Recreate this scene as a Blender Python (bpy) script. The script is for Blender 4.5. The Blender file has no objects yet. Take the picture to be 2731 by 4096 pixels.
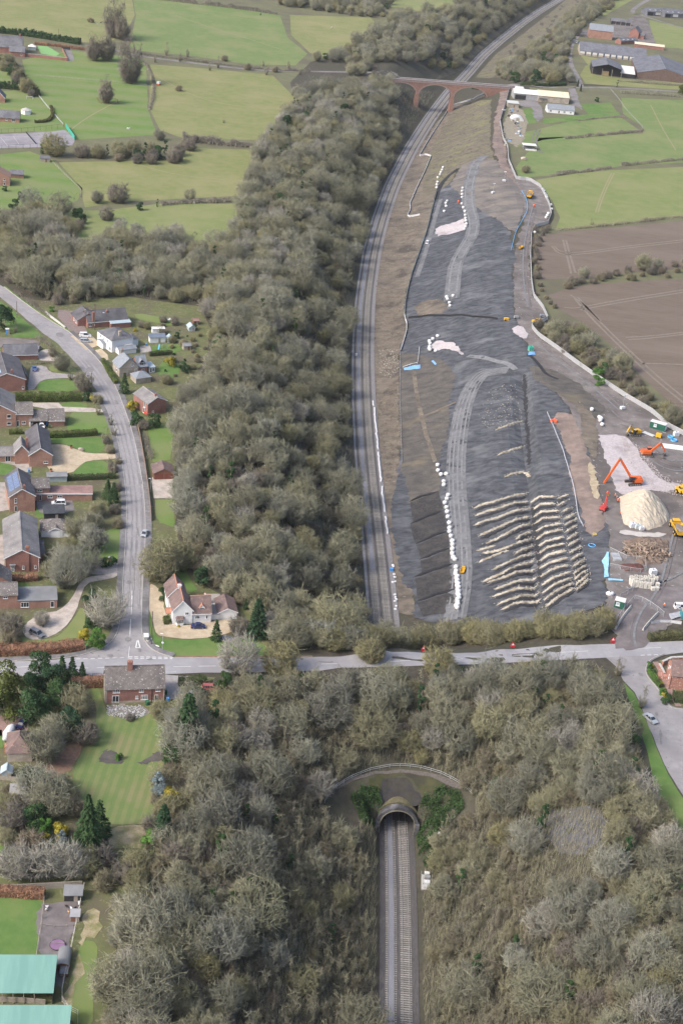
import bpy,math,random
import numpy as np
from mathutils import Vector,Matrix
from mathutils.geometry import delaunay_2d_cdt
# ------------------------------------------------------------------ camera, sky, sun, exposure
scene=bpy.context.scene
C=scene.collection
FPX,PITCH,ROLL,CAMH=5794.0,math.radians(27.75),math.radians(6.1),240.0
cam_d=bpy.data.cameras.new("camera");cam=bpy.data.objects.new("camera",cam_d);C.objects.link(cam)
cam.matrix_world=Matrix.Translation((0,0,CAMH))@Matrix.Rotation(math.radians(90)-PITCH,4,'X')@Matrix.Rotation(ROLL,4,'Z')
cam_d.sensor_fit='VERTICAL';cam_d.sensor_height=36.0;cam_d.lens=36.0*FPX/4096.0
cam_d.clip_start=1.0;cam_d.clip_end=20000.0
scene.camera=cam
SUN_EL,SUN_AZ=math.radians(42),math.radians(238)
world=bpy.data.worlds.new("World");scene.world=world;world.use_nodes=True
wn=world.node_tree.nodes;bg=wn["Background"]
sky=wn.new("ShaderNodeTexSky");sky.sky_type='NISHITA';sky.sun_disc=False
sky.sun_elevation=SUN_EL;sky.sun_rotation=SUN_AZ
sky.air_density=1.0;sky.dust_density=4.0;sky.ozone_density=1.0
world.node_tree.links.new(sky.outputs[0],bg.inputs[0]);bg.inputs[1].default_value=0.125
sun_d=bpy.data.lights.new("sun",'SUN');sun=bpy.data.objects.new("sun",sun_d);C.objects.link(sun)
sun_d.energy=1.5;sun_d.angle=math.radians(14);sun_d.color=(1.0,0.97,0.92)
_sd=Vector((math.cos(SUN_EL)*math.sin(SUN_AZ),math.cos(SUN_EL)*math.cos(SUN_AZ),math.sin(SUN_EL)))
sun.rotation_euler=(-_sd).to_track_quat('-Z','Y').to_euler()
vs=scene.view_settings;vs.view_transform='Standard';vs.look='None';vs.exposure=0.95;vs.gamma=1.0;vs.use_curve_mapping=False
cy=scene.cycles
cy.max_bounces=4;cy.diffuse_bounces=2;cy.glossy_bounces=2;cy.transmission_bounces=3;cy.transparent_max_bounces=6;cy.volume_bounces=0
cy.sample_clamp_indirect=6.0;cy.use_denoising=True
try:cy.denoiser='OPENIMAGEDENOISE'
except Exception:pass
scene.render.use_persistent_data=False
RNG=np.random.default_rng(7);random.seed(11)
R=math.radians;HAZE=4e-5
# ------------------------------------------------------------------ small helpers
def link(o,parent=None):
 C.objects.link(o)
 if parent is not None:o.parent=parent
 return o
def tag(o,label=None,cat=None,group=None,kind=None):
 if label:o['label']=label
 if cat:o['category']=cat
 if group:o['group']=group
 if kind:o['kind']=kind
 return o
def thing(name,label,cat,loc=(0,0,0),rz=0.0,group=None):
 o=bpy.data.objects.new(name,None);link(o);o.empty_display_size=0.3
 o.location=loc;o.rotation_euler=(0,0,rz)
 return tag(o,label,cat,group)
def copy_tree(o,parent=None):
 c=o.copy();link(c)
 if parent is not None:c.parent=parent
 for ch in o.children:copy_tree(ch,c)
 return c
def mesh_np(name,v,f,mat=None,smooth=False):
 me=bpy.data.meshes.new(name)
 v=np.asarray(v,dtype=np.float32)
 if isinstance(f,np.ndarray):
  n,k=f.shape
  me.vertices.add(len(v));me.vertices.foreach_set("co",v.ravel())
  me.loops.add(n*k);me.loops.foreach_set("vertex_index",f.astype(np.int32).ravel())
  me.polygons.add(n);me.polygons.foreach_set("loop_start",np.arange(0,n*k,k,dtype=np.int32))
  me.update(calc_edges=True)
 else:
  me.from_pydata([tuple(map(float,p))for p in v],[],f);me.update()
 if smooth:me.polygons.foreach_set("use_smooth",np.ones(len(me.polygons),dtype=bool))
 if mat is not None:me.materials.append(mat)
 return me
def obj(name,me,parent=None,loc=None,rz=None):
 o=bpy.data.objects.new(name,me);link(o,parent)
 if loc is not None:o.location=loc
 if rz is not None:o.rotation_euler=(0,0,rz)
 return o
class MB:
 """collects boxes, tubes, prisms into one mesh"""
 def __init__(s):s.v=[];s.f=[]
 def add(s,v,f):
  b=len(s.v);s.v+=[tuple(p)for p in v];s.f+=[[i+b for i in q]for q in f];return s
 def box(s,x0,x1,y0,y1,z0,z1,M=None):
  v=[Vector(p)for p in((x0,y0,z0),(x1,y0,z0),(x1,y1,z0),(x0,y1,z0),(x0,y0,z1),(x1,y0,z1),(x1,y1,z1),(x0,y1,z1))]
  if M is not None:v=[M@p for p in v]
  return s.add(v,[(3,2,1,0),(4,5,6,7),(0,1,5,4),(1,2,6,5),(2,3,7,6),(3,0,4,7)])
 def cbox(s,c,d,rz=0.0,M=None):
  m=Matrix.Translation(c)@Matrix.Rotation(rz,4,'Z')
  if M is not None:m=M@m
  return s.box(-d[0]/2,d[0]/2,-d[1]/2,d[1]/2,-d[2]/2,d[2]/2,m)
 def bar(s,a,b,w,h=None,up=(0,0,1)):
  a=Vector(a);b=Vector(b);h=h or w;d=b-a;L=d.length
  if L<1e-6:return s
  d.normalize();u=Vector(up)
  if abs(d.dot(u))>0.98:u=Vector((1,0,0))
  x=d.cross(u).normalized();z=x.cross(d)
  q=[x*w/2*i+z*h/2*j for i,j in((-1,-1),(1,-1),(1,1),(-1,1))]
  return s.add([a+p for p in q]+[b+p for p in q],[(0,1,2,3),(7,6,5,4),(0,4,5,1),(1,5,6,2),(2,6,7,3),(3,7,4,0)])
 def tube(s,pts,r,n=8,cap=True,r2=None):
  pts=[Vector(p)for p in pts];k=len(pts);b=len(s.v);prev=None
  for i,p in enumerate(pts):
   d=(pts[min(i+1,k-1)]-pts[max(i-1,0)]).normalized()
   u=Vector((0,0,1))if abs(d.z)<.95 else Vector((1,0,0))
   x=d.cross(u).normalized();z=x.cross(d)
   rr=r if r2 is None else r+(r2-r)*i/max(1,k-1)
   for j in range(n):
    a=2*math.pi*j/n;s.v.append(tuple(p+x*(rr*math.cos(a))+z*(rr*math.sin(a))))
  for i in range(k-1):
   for j in range(n):
    s.f.append([b+i*n+j,b+i*n+(j+1)%n,b+(i+1)*n+(j+1)%n,b+(i+1)*n+j])
  if cap:s.f.append([b+j for j in range(n)][::-1]);s.f.append([b+(k-1)*n+j for j in range(n)])
  return s
 def cyl(s,c,r,h,n=12,r2=None,axis='Z'):
  c=Vector(c);d={'Z':Vector((0,0,h)),'X':Vector((h,0,0)),'Y':Vector((0,h,0))}[axis]
  return s.tube([c,c+d],r,n,True,r2)
 def prism(s,poly,z0,z1):
  n=len(poly)
  v=[(p[0],p[1],z0)for p in poly]+[(p[0],p[1],z1)for p in poly]
  return s.add(v,[list(range(n))[::-1],[n+i for i in range(n)]]+[[i,(i+1)%n,n+(i+1)%n,n+i]for i in range(n)])
 def extr(s,prof,a,b,axis='X'):
  """profile of (u,z) pairs extruded along x (or y) from a to b"""
  n=len(prof)
  if axis=='X':v=[(a,p[0],p[1])for p in prof]+[(b,p[0],p[1])for p in prof]
  else:v=[(p[0],a,p[1])for p in prof]+[(p[0],b,p[1])for p in prof]
  return s.add(v,[list(range(n)),[n+i for i in range(n)][::-1]]+[[i,n+i,n+(i+1)%n,(i+1)%n]for i in range(n)])
 def lump(s,c,d,n=6,seed=0,rough=0.12,sq=0.6,rz=0.0):
  """squarish rounded lump (bulk bag, stone)"""
  rnd=random.Random(seed);m=5;b=len(s.v);c=Vector(c);cr,sr=math.cos(rz),math.sin(rz)
  for i in range(m):
   t=i/(m-1);z=t;w=(1-abs(2*t-1)**3.2*0.35)if 0<i<m-1 else .72
   for j in range(8):
    a=2*math.pi*j/8+.39
    q=1/max(abs(math.cos(a)),abs(math.sin(a)));q=q*sq+(1-sq)
    rr=.5*w*q*(1+rnd.uniform(-rough,rough))
    x,y=rr*math.cos(a)*d[0],rr*math.sin(a)*d[1]
    s.v.append((c.x+x*cr-y*sr,c.y+x*sr+y*cr,c.z+d[2]*(z+rnd.uniform(-rough,rough)*.4*(i>0))))
  for i in range(m-1):
   for j in range(8):s.f.append([b+i*8+j,b+i*8+(j+1)%8,b+(i+1)*8+(j+1)%8,b+(i+1)*8+j])
  s.f.append([b+j for j in range(8)][::-1]);s.f.append([b+(m-1)*8+j for j in range(8)])
  return s
 def mesh(s,name,mat,smooth=False):return mesh_np(name,s.v if s.v else[(0,0,0)],s.f,mat,smooth)
 def build(s,name,mat,parent=None,loc=None,rz=None,smooth=False):return obj(name,s.mesh(name,mat,smooth),parent,loc,rz)
# ------------------------------------------------------------------ materials (all procedural)
_mats={}
def lerp3(a,b,t):return tuple(a[i]+(b[i]-a[i])*t for i in range(3))
def M(name,c1,c2=None,scale=0.5,c3=None,scale3=0.05,rough=0.9,bump=0.0,bscale=None,stretch=(1,1,1),rotz=0.0,lo=.35,hi=.65,lo3=.45,hi3=.65,spec=0.25,metal=0.0,rand=0.0,coords='Position',detail=6.0,fleck=None,fscale=6.0,fth=.68,transmission=0.0,alpha=1.0):
 if name in _mats:return _mats[name]
 m=bpy.data.materials.new(name);m.use_nodes=True;nt=m.node_tree;N=nt.nodes;L=nt.links
 b=N["Principled BSDF"];b.inputs["Roughness"].default_value=rough;b.inputs["Metallic"].default_value=metal
 b.inputs["Specular IOR Level"].default_value=spec
 if transmission:b.inputs["Transmission Weight"].default_value=transmission
 if alpha<1:b.inputs["Alpha"].default_value=alpha
 if c2 is None and not rand:
  b.inputs["Base Color"].default_value=(*c1,1)
  if not bump:_mats[name]=m;return m
 if coords=='Position':src=N.new("ShaderNodeNewGeometry").outputs["Position"]
 else:src=N.new("ShaderNodeTexCoord").outputs["Object"]
 mp=N.new("ShaderNodeMapping");mp.inputs["Scale"].default_value=stretch;mp.inputs["Rotation"].default_value=(0,0,rotz);L.new(src,mp.inputs[0])
 col=None
 def noise(sc,det=detail,plain=False):
  n=N.new("ShaderNodeTexNoise");n.inputs["Scale"].default_value=sc;n.inputs["Detail"].default_value=det;n.inputs["Roughness"].default_value=.6
  L.new(src if plain else mp.outputs[0],n.inputs["Vector"]);return n.outputs["Fac"]
 def ramp(fac,a,bb):
  r=N.new("ShaderNodeMapRange");r.inputs[1].default_value=a;r.inputs[2].default_value=bb;L.new(fac,r.inputs[0]);return r.outputs[0]
 def mix(fac,A,B,mode='MIX'):
  x=N.new("ShaderNodeMix");x.data_type='RGBA';x.blend_type=mode
  if isinstance(fac,float):x.inputs[0].default_value=fac
  else:L.new(fac,x.inputs[0])
  for i,q in((6,A),(7,B)):
   if isinstance(q,tuple):x.inputs[i].default_value=(*q,1)
   else:L.new(q,x.inputs[i])
  return x.outputs[2]
 if c2 is not None:col=mix(ramp(noise(scale),lo,hi),tuple(c1),tuple(c2))
 else:col=tuple(c1)
 if c3 is not None:col=mix(ramp(noise(scale3,4.0),lo3,hi3),col,tuple(c3))
 if fleck is not None:col=mix(ramp(noise(fscale,2.0,True),fth,fth+.05),col,tuple(fleck))
 if rand:
  oi=N.new("ShaderNodeObjectInfo");hs=N.new("ShaderNodeHueSaturation")
  r=N.new("ShaderNodeMapRange");r.inputs[3].default_value=1-rand;r.inputs[4].default_value=1+rand;L.new(oi.outputs["Random"],r.inputs[0]);L.new(r.outputs[0],hs.inputs["Value"])
  if isinstance(col,tuple):hs.inputs["Color"].default_value=(*col,1)
  else:L.new(col,hs.inputs["Color"])
  col=hs.outputs[0]
 if not isinstance(col,tuple):L.new(col,b.inputs["Base Color"])
 if bump:
  bp=N.new("ShaderNodeBump");bp.inputs["Strength"].default_value=min(1.0,bump);bp.inputs["Distance"].default_value=.2*max(1,bump);L.new(noise(bscale or scale*3),bp.inputs["Height"]);L.new(bp.outputs[0],b.inputs["Normal"])
 _mats[name]=m;return m
def stripes(m,colour,width,rotz,amount=.5,soft=.15):
 """mown bands: mixes a second colour in parallel bands into the base colour"""
 nt=m.node_tree;N=nt.nodes;L=nt.links;b=N["Principled BSDF"]
 g=N.new("ShaderNodeNewGeometry");mp=N.new("ShaderNodeMapping");mp.inputs["Rotation"].default_value=(0,0,rotz);L.new(g.outputs["Position"],mp.inputs[0])
 w=N.new("ShaderNodeTexWave");w.inputs["Scale"].default_value=0.314/width/2*1.0;w.inputs["Distortion"].default_value=.6;w.inputs["Detail"].default_value=3;w.inputs["Detail Scale"].default_value=3;L.new(mp.outputs[0],w.inputs["Vector"])
 r=N.new("ShaderNodeMapRange");r.inputs[1].default_value=.5-soft;r.inputs[2].default_value=.5+soft;r.inputs[4].default_value=amount;L.new(w.outputs["Fac"],r.inputs[0])
 x=N.new("ShaderNodeMix");x.data_type='RGBA';old=b.inputs["Base Color"].links[0].from_socket
 L.new(r.outputs[0],x.inputs[0]);L.new(old,x.inputs[6]);x.inputs[7].default_value=(*colour,1);L.new(x.outputs[2],b.inputs["Base Color"])
 return m
# ------------------------------------------------------------------ photo pixel -> ray
cP,sP=math.cos(PITCH),math.sin(PITCH);cR,sR=math.cos(ROLL),math.sin(ROLL)
def ray(px,py):
 a=(np.asarray(px,float)-1365.5)/FPX;b=(np.asarray(py,float)-2048)/FPX;u=a*cR+b*sR;v=b*cR-a*sR
 return u,cP-v*sP,-sP-v*cP
def at_z(px,py,z):
 dx,dy,dz=ray(px,py);t=(z-CAMH)/dz;return dx*t,dy*t
PLAT=22.0
# rail centre line, photo pixels on the level of the rails
_rl=[(1597,4096),(1593,3750),(1590,3400),(1560,2900),(1524,2430),(1507,2240),(1481,2000),(1462,1800),(1450,1600),(1447,1400),(1456,1200),(1485,1000),(1520,871),(1566,740),(1642,592),(1719,470),(1797,366),(1858,305),(1925,226),(1995,165),(2082,96),(2165,39),(2260,-15)]
_rx,_ry=at_z(np.array([p[0]for p in _rl]),np.array([p[1]for p in _rl]),0.0)
_rx=np.concatenate([[_rx[0]-1.5],_rx]);_ry=np.concatenate([[90.0],_ry])
yy=np.arange(90,2400,4.0);xx=np.interp(yy,_ry,_rx)
_sl=(_rx[-1]-_rx[-4])/(_ry[-1]-_ry[-4]);xx=np.where(yy>_ry[-1],_rx[-1]+(yy-_ry[-1])*_sl,xx)
for _ in range(40):xx[1:-1]=(xx[:-2]+2*xx[1:-1]+xx[2:])/4
RY,RX=yy,xx
def xr(y):return np.interp(y,RY,RX)
_te=[(2020,372),(1992,470),(1984,560),(1995,640),(2040,740),(2085,830),(2095,900),(2062,1000),(2050,1100),(2050,1200),(2062,1290),(2100,1400),(2170,1520),(2275,1640),(2345,1800),(2400,1980),(2430,2150),(2425,2300),(2400,2430)]
_tx,_ty=at_z(np.array([p[0]for p in _te]),np.array([p[1]for p in _te]),PLAT)
_o=np.argsort(_ty);_tx,_ty=_tx[_o],_ty[_o]
def x_crest(y):
 x=np.interp(y,_ty,_tx);far=np.clip((y-_ty[-1])/60,0,1);return x*(1-far)+(xr(y)+75)*far
YP=float(at_z(1592,3322,0.0)[1]);YF=YP+69.0;YA,YB=YP-19.0,YF+19.0
RAIL_ANG=math.atan2(float(xr(YP+30)-xr(YP-40)),70.0)
def prof(t):t=np.clip(t,0,1);return .55*t+.45*t*t*(3-2*t)
def cut_near(x,y):
 r=xr(np.minimum(y,YA));d=np.where(y<YA,np.abs(x-r),np.hypot(x-r,y-YA))
 z=PLAT*prof((d-4.4)/42.0)
 c=np.maximum(0,(np.abs(x-xr(y))-4.6)*1.5)
 return np.where(y<YP+(x-xr(y))*-math.tan(RAIL_ANG),np.minimum(z,c),z)
def cut_far(x,y):
 r=xr(np.maximum(y,YB));yc=np.maximum(y,YB)
 obl=1.0/np.sqrt(1+np.gradient(RX,RY)**2);ob=np.interp(y,RY,obl)
 dx=x-r;side=dx>0
 wl=40/ob;wr=np.maximum(30,x_crest(yc)-r-5.5)
 hx=np.where(side,np.maximum(0,dx-5.5/ob)/wr,np.maximum(0,-dx-4.8/ob)/wl)
 hy=np.maximum(0,YB-y)/np.where(side,42.0,40.0)
 return PLAT*prof(np.hypot(hx,hy))
_gl=[(2095,1500),(2101,1650),(2112,1757),(2120,1971),(2128,2025),(2138,2116),(2149,2228),(2149,2300),(2165,2400)]
def zbase(x,y):return np.minimum(cut_near(x,y),cut_far(x,y))
def seg_dist(x,y,P):
 d=np.full(np.shape(x),1e9);sg=np.zeros(np.shape(x))
 for(ax,ay),(bx,by)in zip(P[:-1],P[1:]):
  vx,vy=bx-ax,by-ay;t=np.clip(((x-ax)*vx+(y-ay)*vy)/(vx*vx+vy*vy),0,1)
  q=np.hypot(x-ax-t*vx,y-ay-t*vy);cr=vx*(y-ay)-vy*(x-ax)
  m=q<d;d=np.where(m,q,d);sg=np.where(m,cr,sg)
 return d,sg
def march(px,py,hf):
 px=np.atleast_1d(np.asarray(px,float));py=np.atleast_1d(np.asarray(py,float))
 dx,dy,dz=ray(px,py)
 t0=(34.0-CAMH)/dz;t1=(-1.0-CAMH)/dz;n=140;res=t1.copy();done=np.zeros(len(px),bool);pt=t0.copy()
 for i in range(1,n+1):
  t=t0+(t1-t0)*i/n;under=(CAMH+dz*t<hf(dx*t,dy*t))&~done
  if under.any():
   a=pt.copy();b=t.copy()
   for _ in range(9):
    mid=(a+b)/2;u=CAMH+dz*mid<hf(dx*mid,dy*mid);b=np.where(u,mid,b);a=np.where(u,a,mid)
   res=np.where(under,b,res);done|=under
  pt=t
 return dx*res,dy*res,CAMH+dz*res
_gx,_gy,_=march([p[0]for p in _gl],[p[1]for p in _gl],zbase);GUL=list(zip(_gx,_gy))
def zfull(x,y):
 z=zbase(x,y)
 d,sg=seg_dist(x,y,GUL)
 z=z-np.where(sg<0,2.6*np.exp(-(d/4.2)**2),2.6*np.exp(-(d/1.4)**2))
 on=(z<PLAT-.3)&(z>.4)
 rough=.35*np.sin(x*.31+y*.17)*np.sin(y*.23-x*.11)+.25*np.sin(x*.7+1.3*np.sin(y*.41))*np.sin(y*.53)
 return z+rough*np.clip(np.minimum(z,PLAT-z)/3,0,1)
print('YP',YP,'xr',float(xr(YP)),'ang',math.degrees(RAIL_ANG),'crest',_ty[0],_ty[-1],'rail end',_ry[-1],_rx[-1])
# terrain grid: fine where the photograph looks, coarse to the horizon
GX=np.concatenate([np.arange(-6000,-520,400),np.arange(-520,-120,8),np.arange(-120,-2,2.5),np.arange(-2,6,2.5),np.arange(6,40,1.0),np.arange(40,240,2.5),np.arange(240,640,8),np.arange(640,6001,400)])
GY=np.concatenate([np.arange(-400,140,60),np.arange(140,245,2.5),np.arange(245,315,1.0),np.arange(315,700,2.5),np.arange(700,1300,5),np.arange(1300,2200,20),np.arange(2200,9000,400)])
_X,_Y=np.meshgrid(GX,GY);GZ=zfull(_X,_Y)
def hz(x,y):
 x=np.asarray(x,float);y=np.asarray(y,float)
 i=np.clip(np.searchsorted(GX,x)-1,0,len(GX)-2);j=np.clip(np.searchsorted(GY,y)-1,0,len(GY)-2)
 u=(x-GX[i])/(GX[i+1]-GX[i]);v=(y-GY[j])/(GY[j+1]-GY[j])
 return(GZ[j,i]*(1-u)+GZ[j,i+1]*u)*(1-v)+(GZ[j+1,i]*(1-u)+GZ[j+1,i+1]*u)*v
def gp(px,py):
 """photo pixel -> point on the ground"""
 x,y,z=march([px],[py],hz);return Vector((x[0],y[0],float(hz(x[0],y[0]))))
def gpl(pts):
 x,y,z=march([p[0]for p in pts],[p[1]for p in pts],hz);return np.stack([x,y,hz(x,y)],1)
def densify(P,step):
 out=[];n=len(P)
 for i in range(n-1):
  a,b=np.array(P[i],float),np.array(P[i+1],float);k=max(1,int(np.hypot(*(b-a)[:2])/step))
  out+=[a+(b-a)*j/k for j in range(k)]
 out.append(np.array(P[-1],float));return np.array(out)
def smooth_line(P,it=2):
 P=[np.array(p,float)for p in P]
 for _ in range(it):
  Q=[P[0]]
  for a,b in zip(P[:-1],P[1:]):Q+=[a*.75+b*.25,a*.25+b*.75]
  Q.append(P[-1]);P=Q
 return np.array(P)
def inside(x,y,poly):
 poly=np.asarray(poly);r=np.zeros(np.shape(x),bool);n=len(poly);j=n-1
 for i in range(n):
  xi,yi=poly[i,0],poly[i,1];xj,yj=poly[j,0],poly[j,1]
  c=((yi>y)!=(yj>y))&(x<(xj-xi)*(y-yi)/((yj-yi)or 1e-12)+xi);r^=c;j=i
 return r
def drape(name,poly,mat,off,step=2.5,kind='structure',hf=None,bump=None):
 """a sheet over the ground inside a world polygon; its inner points lie on the terrain's own grid"""
 hf=hf or hz
 P=densify(np.vstack([poly,poly[:1]])[:,:2],step)[:-1]
 x0,y0=P.min(0);x1,y1=P.max(0)
 gx=GX[(GX>x0)&(GX<x1)];gy=GY[(GY>y0)&(GY<y1)]
 if step>2.5:gx=np.arange(x0+step/2,x1,step);gy=np.arange(y0+step/2,y1,step)
 if step<2.0:gx=np.arange(x0+step/2,x1,step);gy=np.arange(y0+step/2,y1,step)
 Q=np.zeros((0,2))
 if len(gx)and len(gy):
  a,b=np.meshgrid(gx,gy);a=a.ravel();b=b.ravel();m=inside(a,b,P)
  a,b=a[m],b[m]
  if len(a):
   dd=np.full(len(a),1e9)
   for p in P:dd=np.minimum(dd,(a-p[0])**2+(b-p[1])**2)
   m=dd>(step*.3)**2;Q=np.stack([a[m],b[m]],1)
 A=np.vstack([P,Q]);n=len(P)
 vv,ee,ff,*_=delaunay_2d_cdt([Vector((float(p[0]),float(p[1])))for p in A],[],[list(range(n))],1,1e-4)
 V=np.array([(p.x,p.y)for p in vv]);Z=hf(V[:,0],V[:,1])+off
 if bump is not None:Z=Z+bump(V[:,0],V[:,1])
 me=mesh_np(name,np.column_stack([V,Z]),[list(f)for f in ff],mat)
 o=obj(name,me)
 if kind:o['kind']=kind
 return o
RAGGED={'rough_bank','scrubby_bank','clay_slope','upper_slip','site_compound','dirt_track','brown_slope','tan_subsoil','stone_patch','stone_bed','dark_mud','pale_mud','road_mud','rough_grass','leaf_bed','bare_slope','mossy_slope','flower_bed','chicken_run','yard','farm_yard'}
def sheet(name,pts,mat,off,step=2.5,smooth=0,**k):
 P=gpl(pts)[:,:2];rag=k.pop('ragged',.55 if name in RAGGED else .12)
 if smooth:
  Q=[np.array(p)for p in P]
  for _ in range(smooth):
   W=[]
   for i in range(len(Q)):a,b=Q[i],Q[(i+1)%len(Q)];W+=[a*.75+b*.25,a*.25+b*.75]
   Q=W
  P=np.array(Q)
 if rag:
  gg=np.random.default_rng(int(abs(P[0,0])*13+abs(P[0,1])));P=densify(np.vstack([P,P[:1]]),max(1.2,step*.5)if rag>.3 else 2.5)[:-1];n=len(P);e=gg.normal(0,1,(n,2));e=e*.6+np.interp(np.arange(n)[:,None]*np.ones((1,1)),np.arange(0,n+6,5),gg.normal(0,1,len(np.arange(0,n+6,5))))*.9;P=P+e*rag
 return drape(name,P,mat,off,step,**k)
def offset_line(P,d):
 P=np.asarray(P,float)[:,:2];T=np.gradient(P,axis=0);T/=np.linalg.norm(T,axis=1)[:,None]+1e-9
 return P+np.stack([-T[:,1],T[:,0]],1)*np.asarray(d)[...,None]if np.ndim(d)else P+np.stack([-T[:,1],T[:,0]],1)*d
def ribbon(name,P,a,b,mat,off,kind='structure',hf=None):
 """strip along a world line between lateral offsets a and b (a<b), draped"""
 hf=hf or hz
 k=max(1,int(abs(np.max(np.asarray(b)-np.asarray(a)))/2.5));cols=[]
 for i in range(k+1):cols.append(offset_line(P,np.asarray(a)+(np.asarray(b)-np.asarray(a))*i/k))
 V=np.stack(cols,1);n=len(V);Z=hf(V[...,0],V[...,1])+off
 W=np.dstack([V,Z]).reshape(-1,3);f=[]
 for i in range(n-1):
  for j in range(k):q=i*(k+1)+j;f.append((q,q+k+1,q+k+2,q+1))
 o=obj(name,mesh_np(name,W,np.array(f)[:,::-1],mat))
 if kind:o['kind']=kind
 return o
def catmull(pts,step=2.0):
 """smooth world line through photo points on the ground"""
 P=gpl(pts)[:,:2];return densify(smooth_line(P,2),step)
def wline(P):return np.asarray(P,float)
# ------------------------------------------------------------------ ground materials
m_litter=M('leaf_litter',(.055,.049,.038),(.09,.08,.06),.6,(.07,.07,.046),.07,bump=.5,bscale=2.0,fleck=(.11,.098,.08),fscale=2.5,fth=.66)
m_field=M('pasture',(.16,.20,.07),(.205,.225,.09),.16,(.23,.232,.105),.03,bump=.25,bscale=1.5,lo3=.45,hi3=.7)
m_field2=M('rough_pasture',(.17,.195,.07),(.22,.222,.092),.18,(.245,.235,.11),.035,bump=.3,bscale=1.5)
m_fieldg=M('green_pasture',(.13,.19,.062),(.17,.21,.08),.2,(.20,.22,.095),.035,bump=.25,bscale=1.5)
m_orch=M('orchard_grass',(.11,.19,.045),(.145,.21,.06),.2,(.18,.212,.075),.035,bump=.25,bscale=1.5)
m_lawn=M('lawn',(.088,.165,.042),(.118,.195,.052),.4,(.15,.20,.065),.08,bump=.2,bscale=3)
m_lawn_strip=M('striped_lawn',(.135,.19,.06),(.18,.21,.08),.35,(.215,.205,.10),.09,bump=.2,bscale=3);stripes(m_lawn_strip,(.11,.17,.055),1.1,R(2),.5)
m_plough=M('ploughed_soil',(.135,.104,.082),(.17,.135,.108),.5,(.185,.148,.12),.03,bump=.4,bscale=1.2,stretch=(.25,1.6,1),rotz=R(-4))
m_plough_track=M('wheel_track',(.235,.20,.165),(.195,.162,.135),.6)
m_asph=M('asphalt',(.27,.255,.26),(.33,.315,.315),.5,(.235,.22,.225),.06,bump=.1,bscale=6,fleck=(.17,.16,.165),fscale=.9,fth=.66,rough=.85)
m_asph2=M('main_road_asphalt',(.31,.30,.315),(.36,.35,.36),.6,(.27,.26,.275),.05,bump=.1,bscale=6,rough=.85)
m_asph_old=M('old_asphalt',(.20,.185,.185),(.26,.24,.235),.6,(.16,.145,.14),.1,bump=.2,bscale=5)
m_pave=M('pavement_asphalt',(.17,.165,.17),(.24,.23,.23),.9,(.13,.125,.125),.2,bump=.1,bscale=5)
m_kerb=M('kerb_stone',(.36,.34,.32),(.45,.43,.40),2.0)
m_white=M('road_paint',(.72,.72,.72),(.60,.60,.60),3.0)
m_gravel=M('gravel_drive',(.44,.355,.25),(.54,.45,.33),1.2,(.39,.31,.215),.25,bump=.3,bscale=8)
m_gravel_pink=M('pink_gravel',(.44,.38,.33),(.54,.48,.43),1.5,(.36,.31,.27),.3,bump=.3,bscale=8)
m_gravel_grey=M('grey_gravel',(.30,.275,.27),(.38,.355,.345),1.5,(.25,.23,.225),.2,bump=.2,bscale=8)
m_paving=M('paving',(.34,.31,.28),(.44,.40,.37),1.6,(.27,.25,.22),.4)
m_block=M('red_block_paving',(.26,.17,.15),(.32,.22,.20),2.0)
m_ballast=M('ballast',(.082,.076,.076),(.135,.125,.123),3.0,(.11,.10,.098),.3,bump=.6,bscale=9,stretch=(1.4,.3,1))
m_ballast_pale=M('fresh_ballast',(.205,.204,.226),(.27,.268,.292),4.0,bump=.5,bscale=9)
m_rail=M('rail_steel',(.46,.45,.44),(.34,.31,.29),.8,rough=.4,metal=.25,spec=.5)
m_sleeper=M('concrete_sleeper',(.25,.232,.21),(.34,.318,.288),2.0,rand=.18)
m_clay=M('blue_clay',(.045,.048,.056),(.105,.109,.122),.45,(.19,.194,.206),.09,bump=.7,bscale=1.4,stretch=(.5,1.1,1),rotz=R(-12),lo3=.54,hi3=.8,fleck=(.26,.245,.22),fscale=1.7,fth=.72)
m_clay_brown=M('brown_clay',(.075,.07,.066),(.125,.112,.10),.35,(.165,.14,.10),.07,bump=.7,bscale=1.4,stretch=(.6,1,1),lo3=.54,hi3=.7,fleck=(.24,.21,.17),fscale=1.4,fth=.69)
m_black=M('black_membrane_soil',(.036,.034,.036),(.058,.055,.055),1.2,(.072,.067,.064),.3,bump=.3,bscale=2)
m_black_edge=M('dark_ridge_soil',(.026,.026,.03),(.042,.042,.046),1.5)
m_rough=M('rough_brown_grass',(.125,.104,.086),(.20,.168,.132),.35,(.088,.075,.066),.1,bump=.8,bscale=1.0,stretch=(.7,1,1),lo3=.5,hi3=.66,fleck=(.24,.225,.16),fscale=.8,fth=.64)
m_rough2=M('scrubby_bank_grass',(.11,.098,.074),(.175,.155,.11),.28,(.175,.168,.085),.09,bump=.8,bscale=1.0,stretch=(.5,1,1),rotz=R(-25),lo3=.52,hi3=.66,fleck=(.09,.075,.065),fscale=.4,fth=.6)
m_redtrack=M('red_dirt_track',(.20,.15,.128),(.265,.205,.18),.5,(.15,.12,.108),.12,bump=.3,bscale=2)
m_mud=M('compound_mud',(.145,.128,.12),(.23,.205,.195),.22,(.115,.10,.095),.06,bump=.5,bscale=1.2,fleck=(.33,.31,.30),fscale=.7,fth=.66)
m_mud_dark=M('dark_mud',(.155,.138,.138),(.215,.19,.188),.5,(.13,.115,.115),.1,bump=.4,bscale=1.5)
m_haul=M('haul_road',(.13,.132,.14),(.19,.192,.20),.5,(.11,.112,.12),.12,bump=.4,bscale=2)
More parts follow.
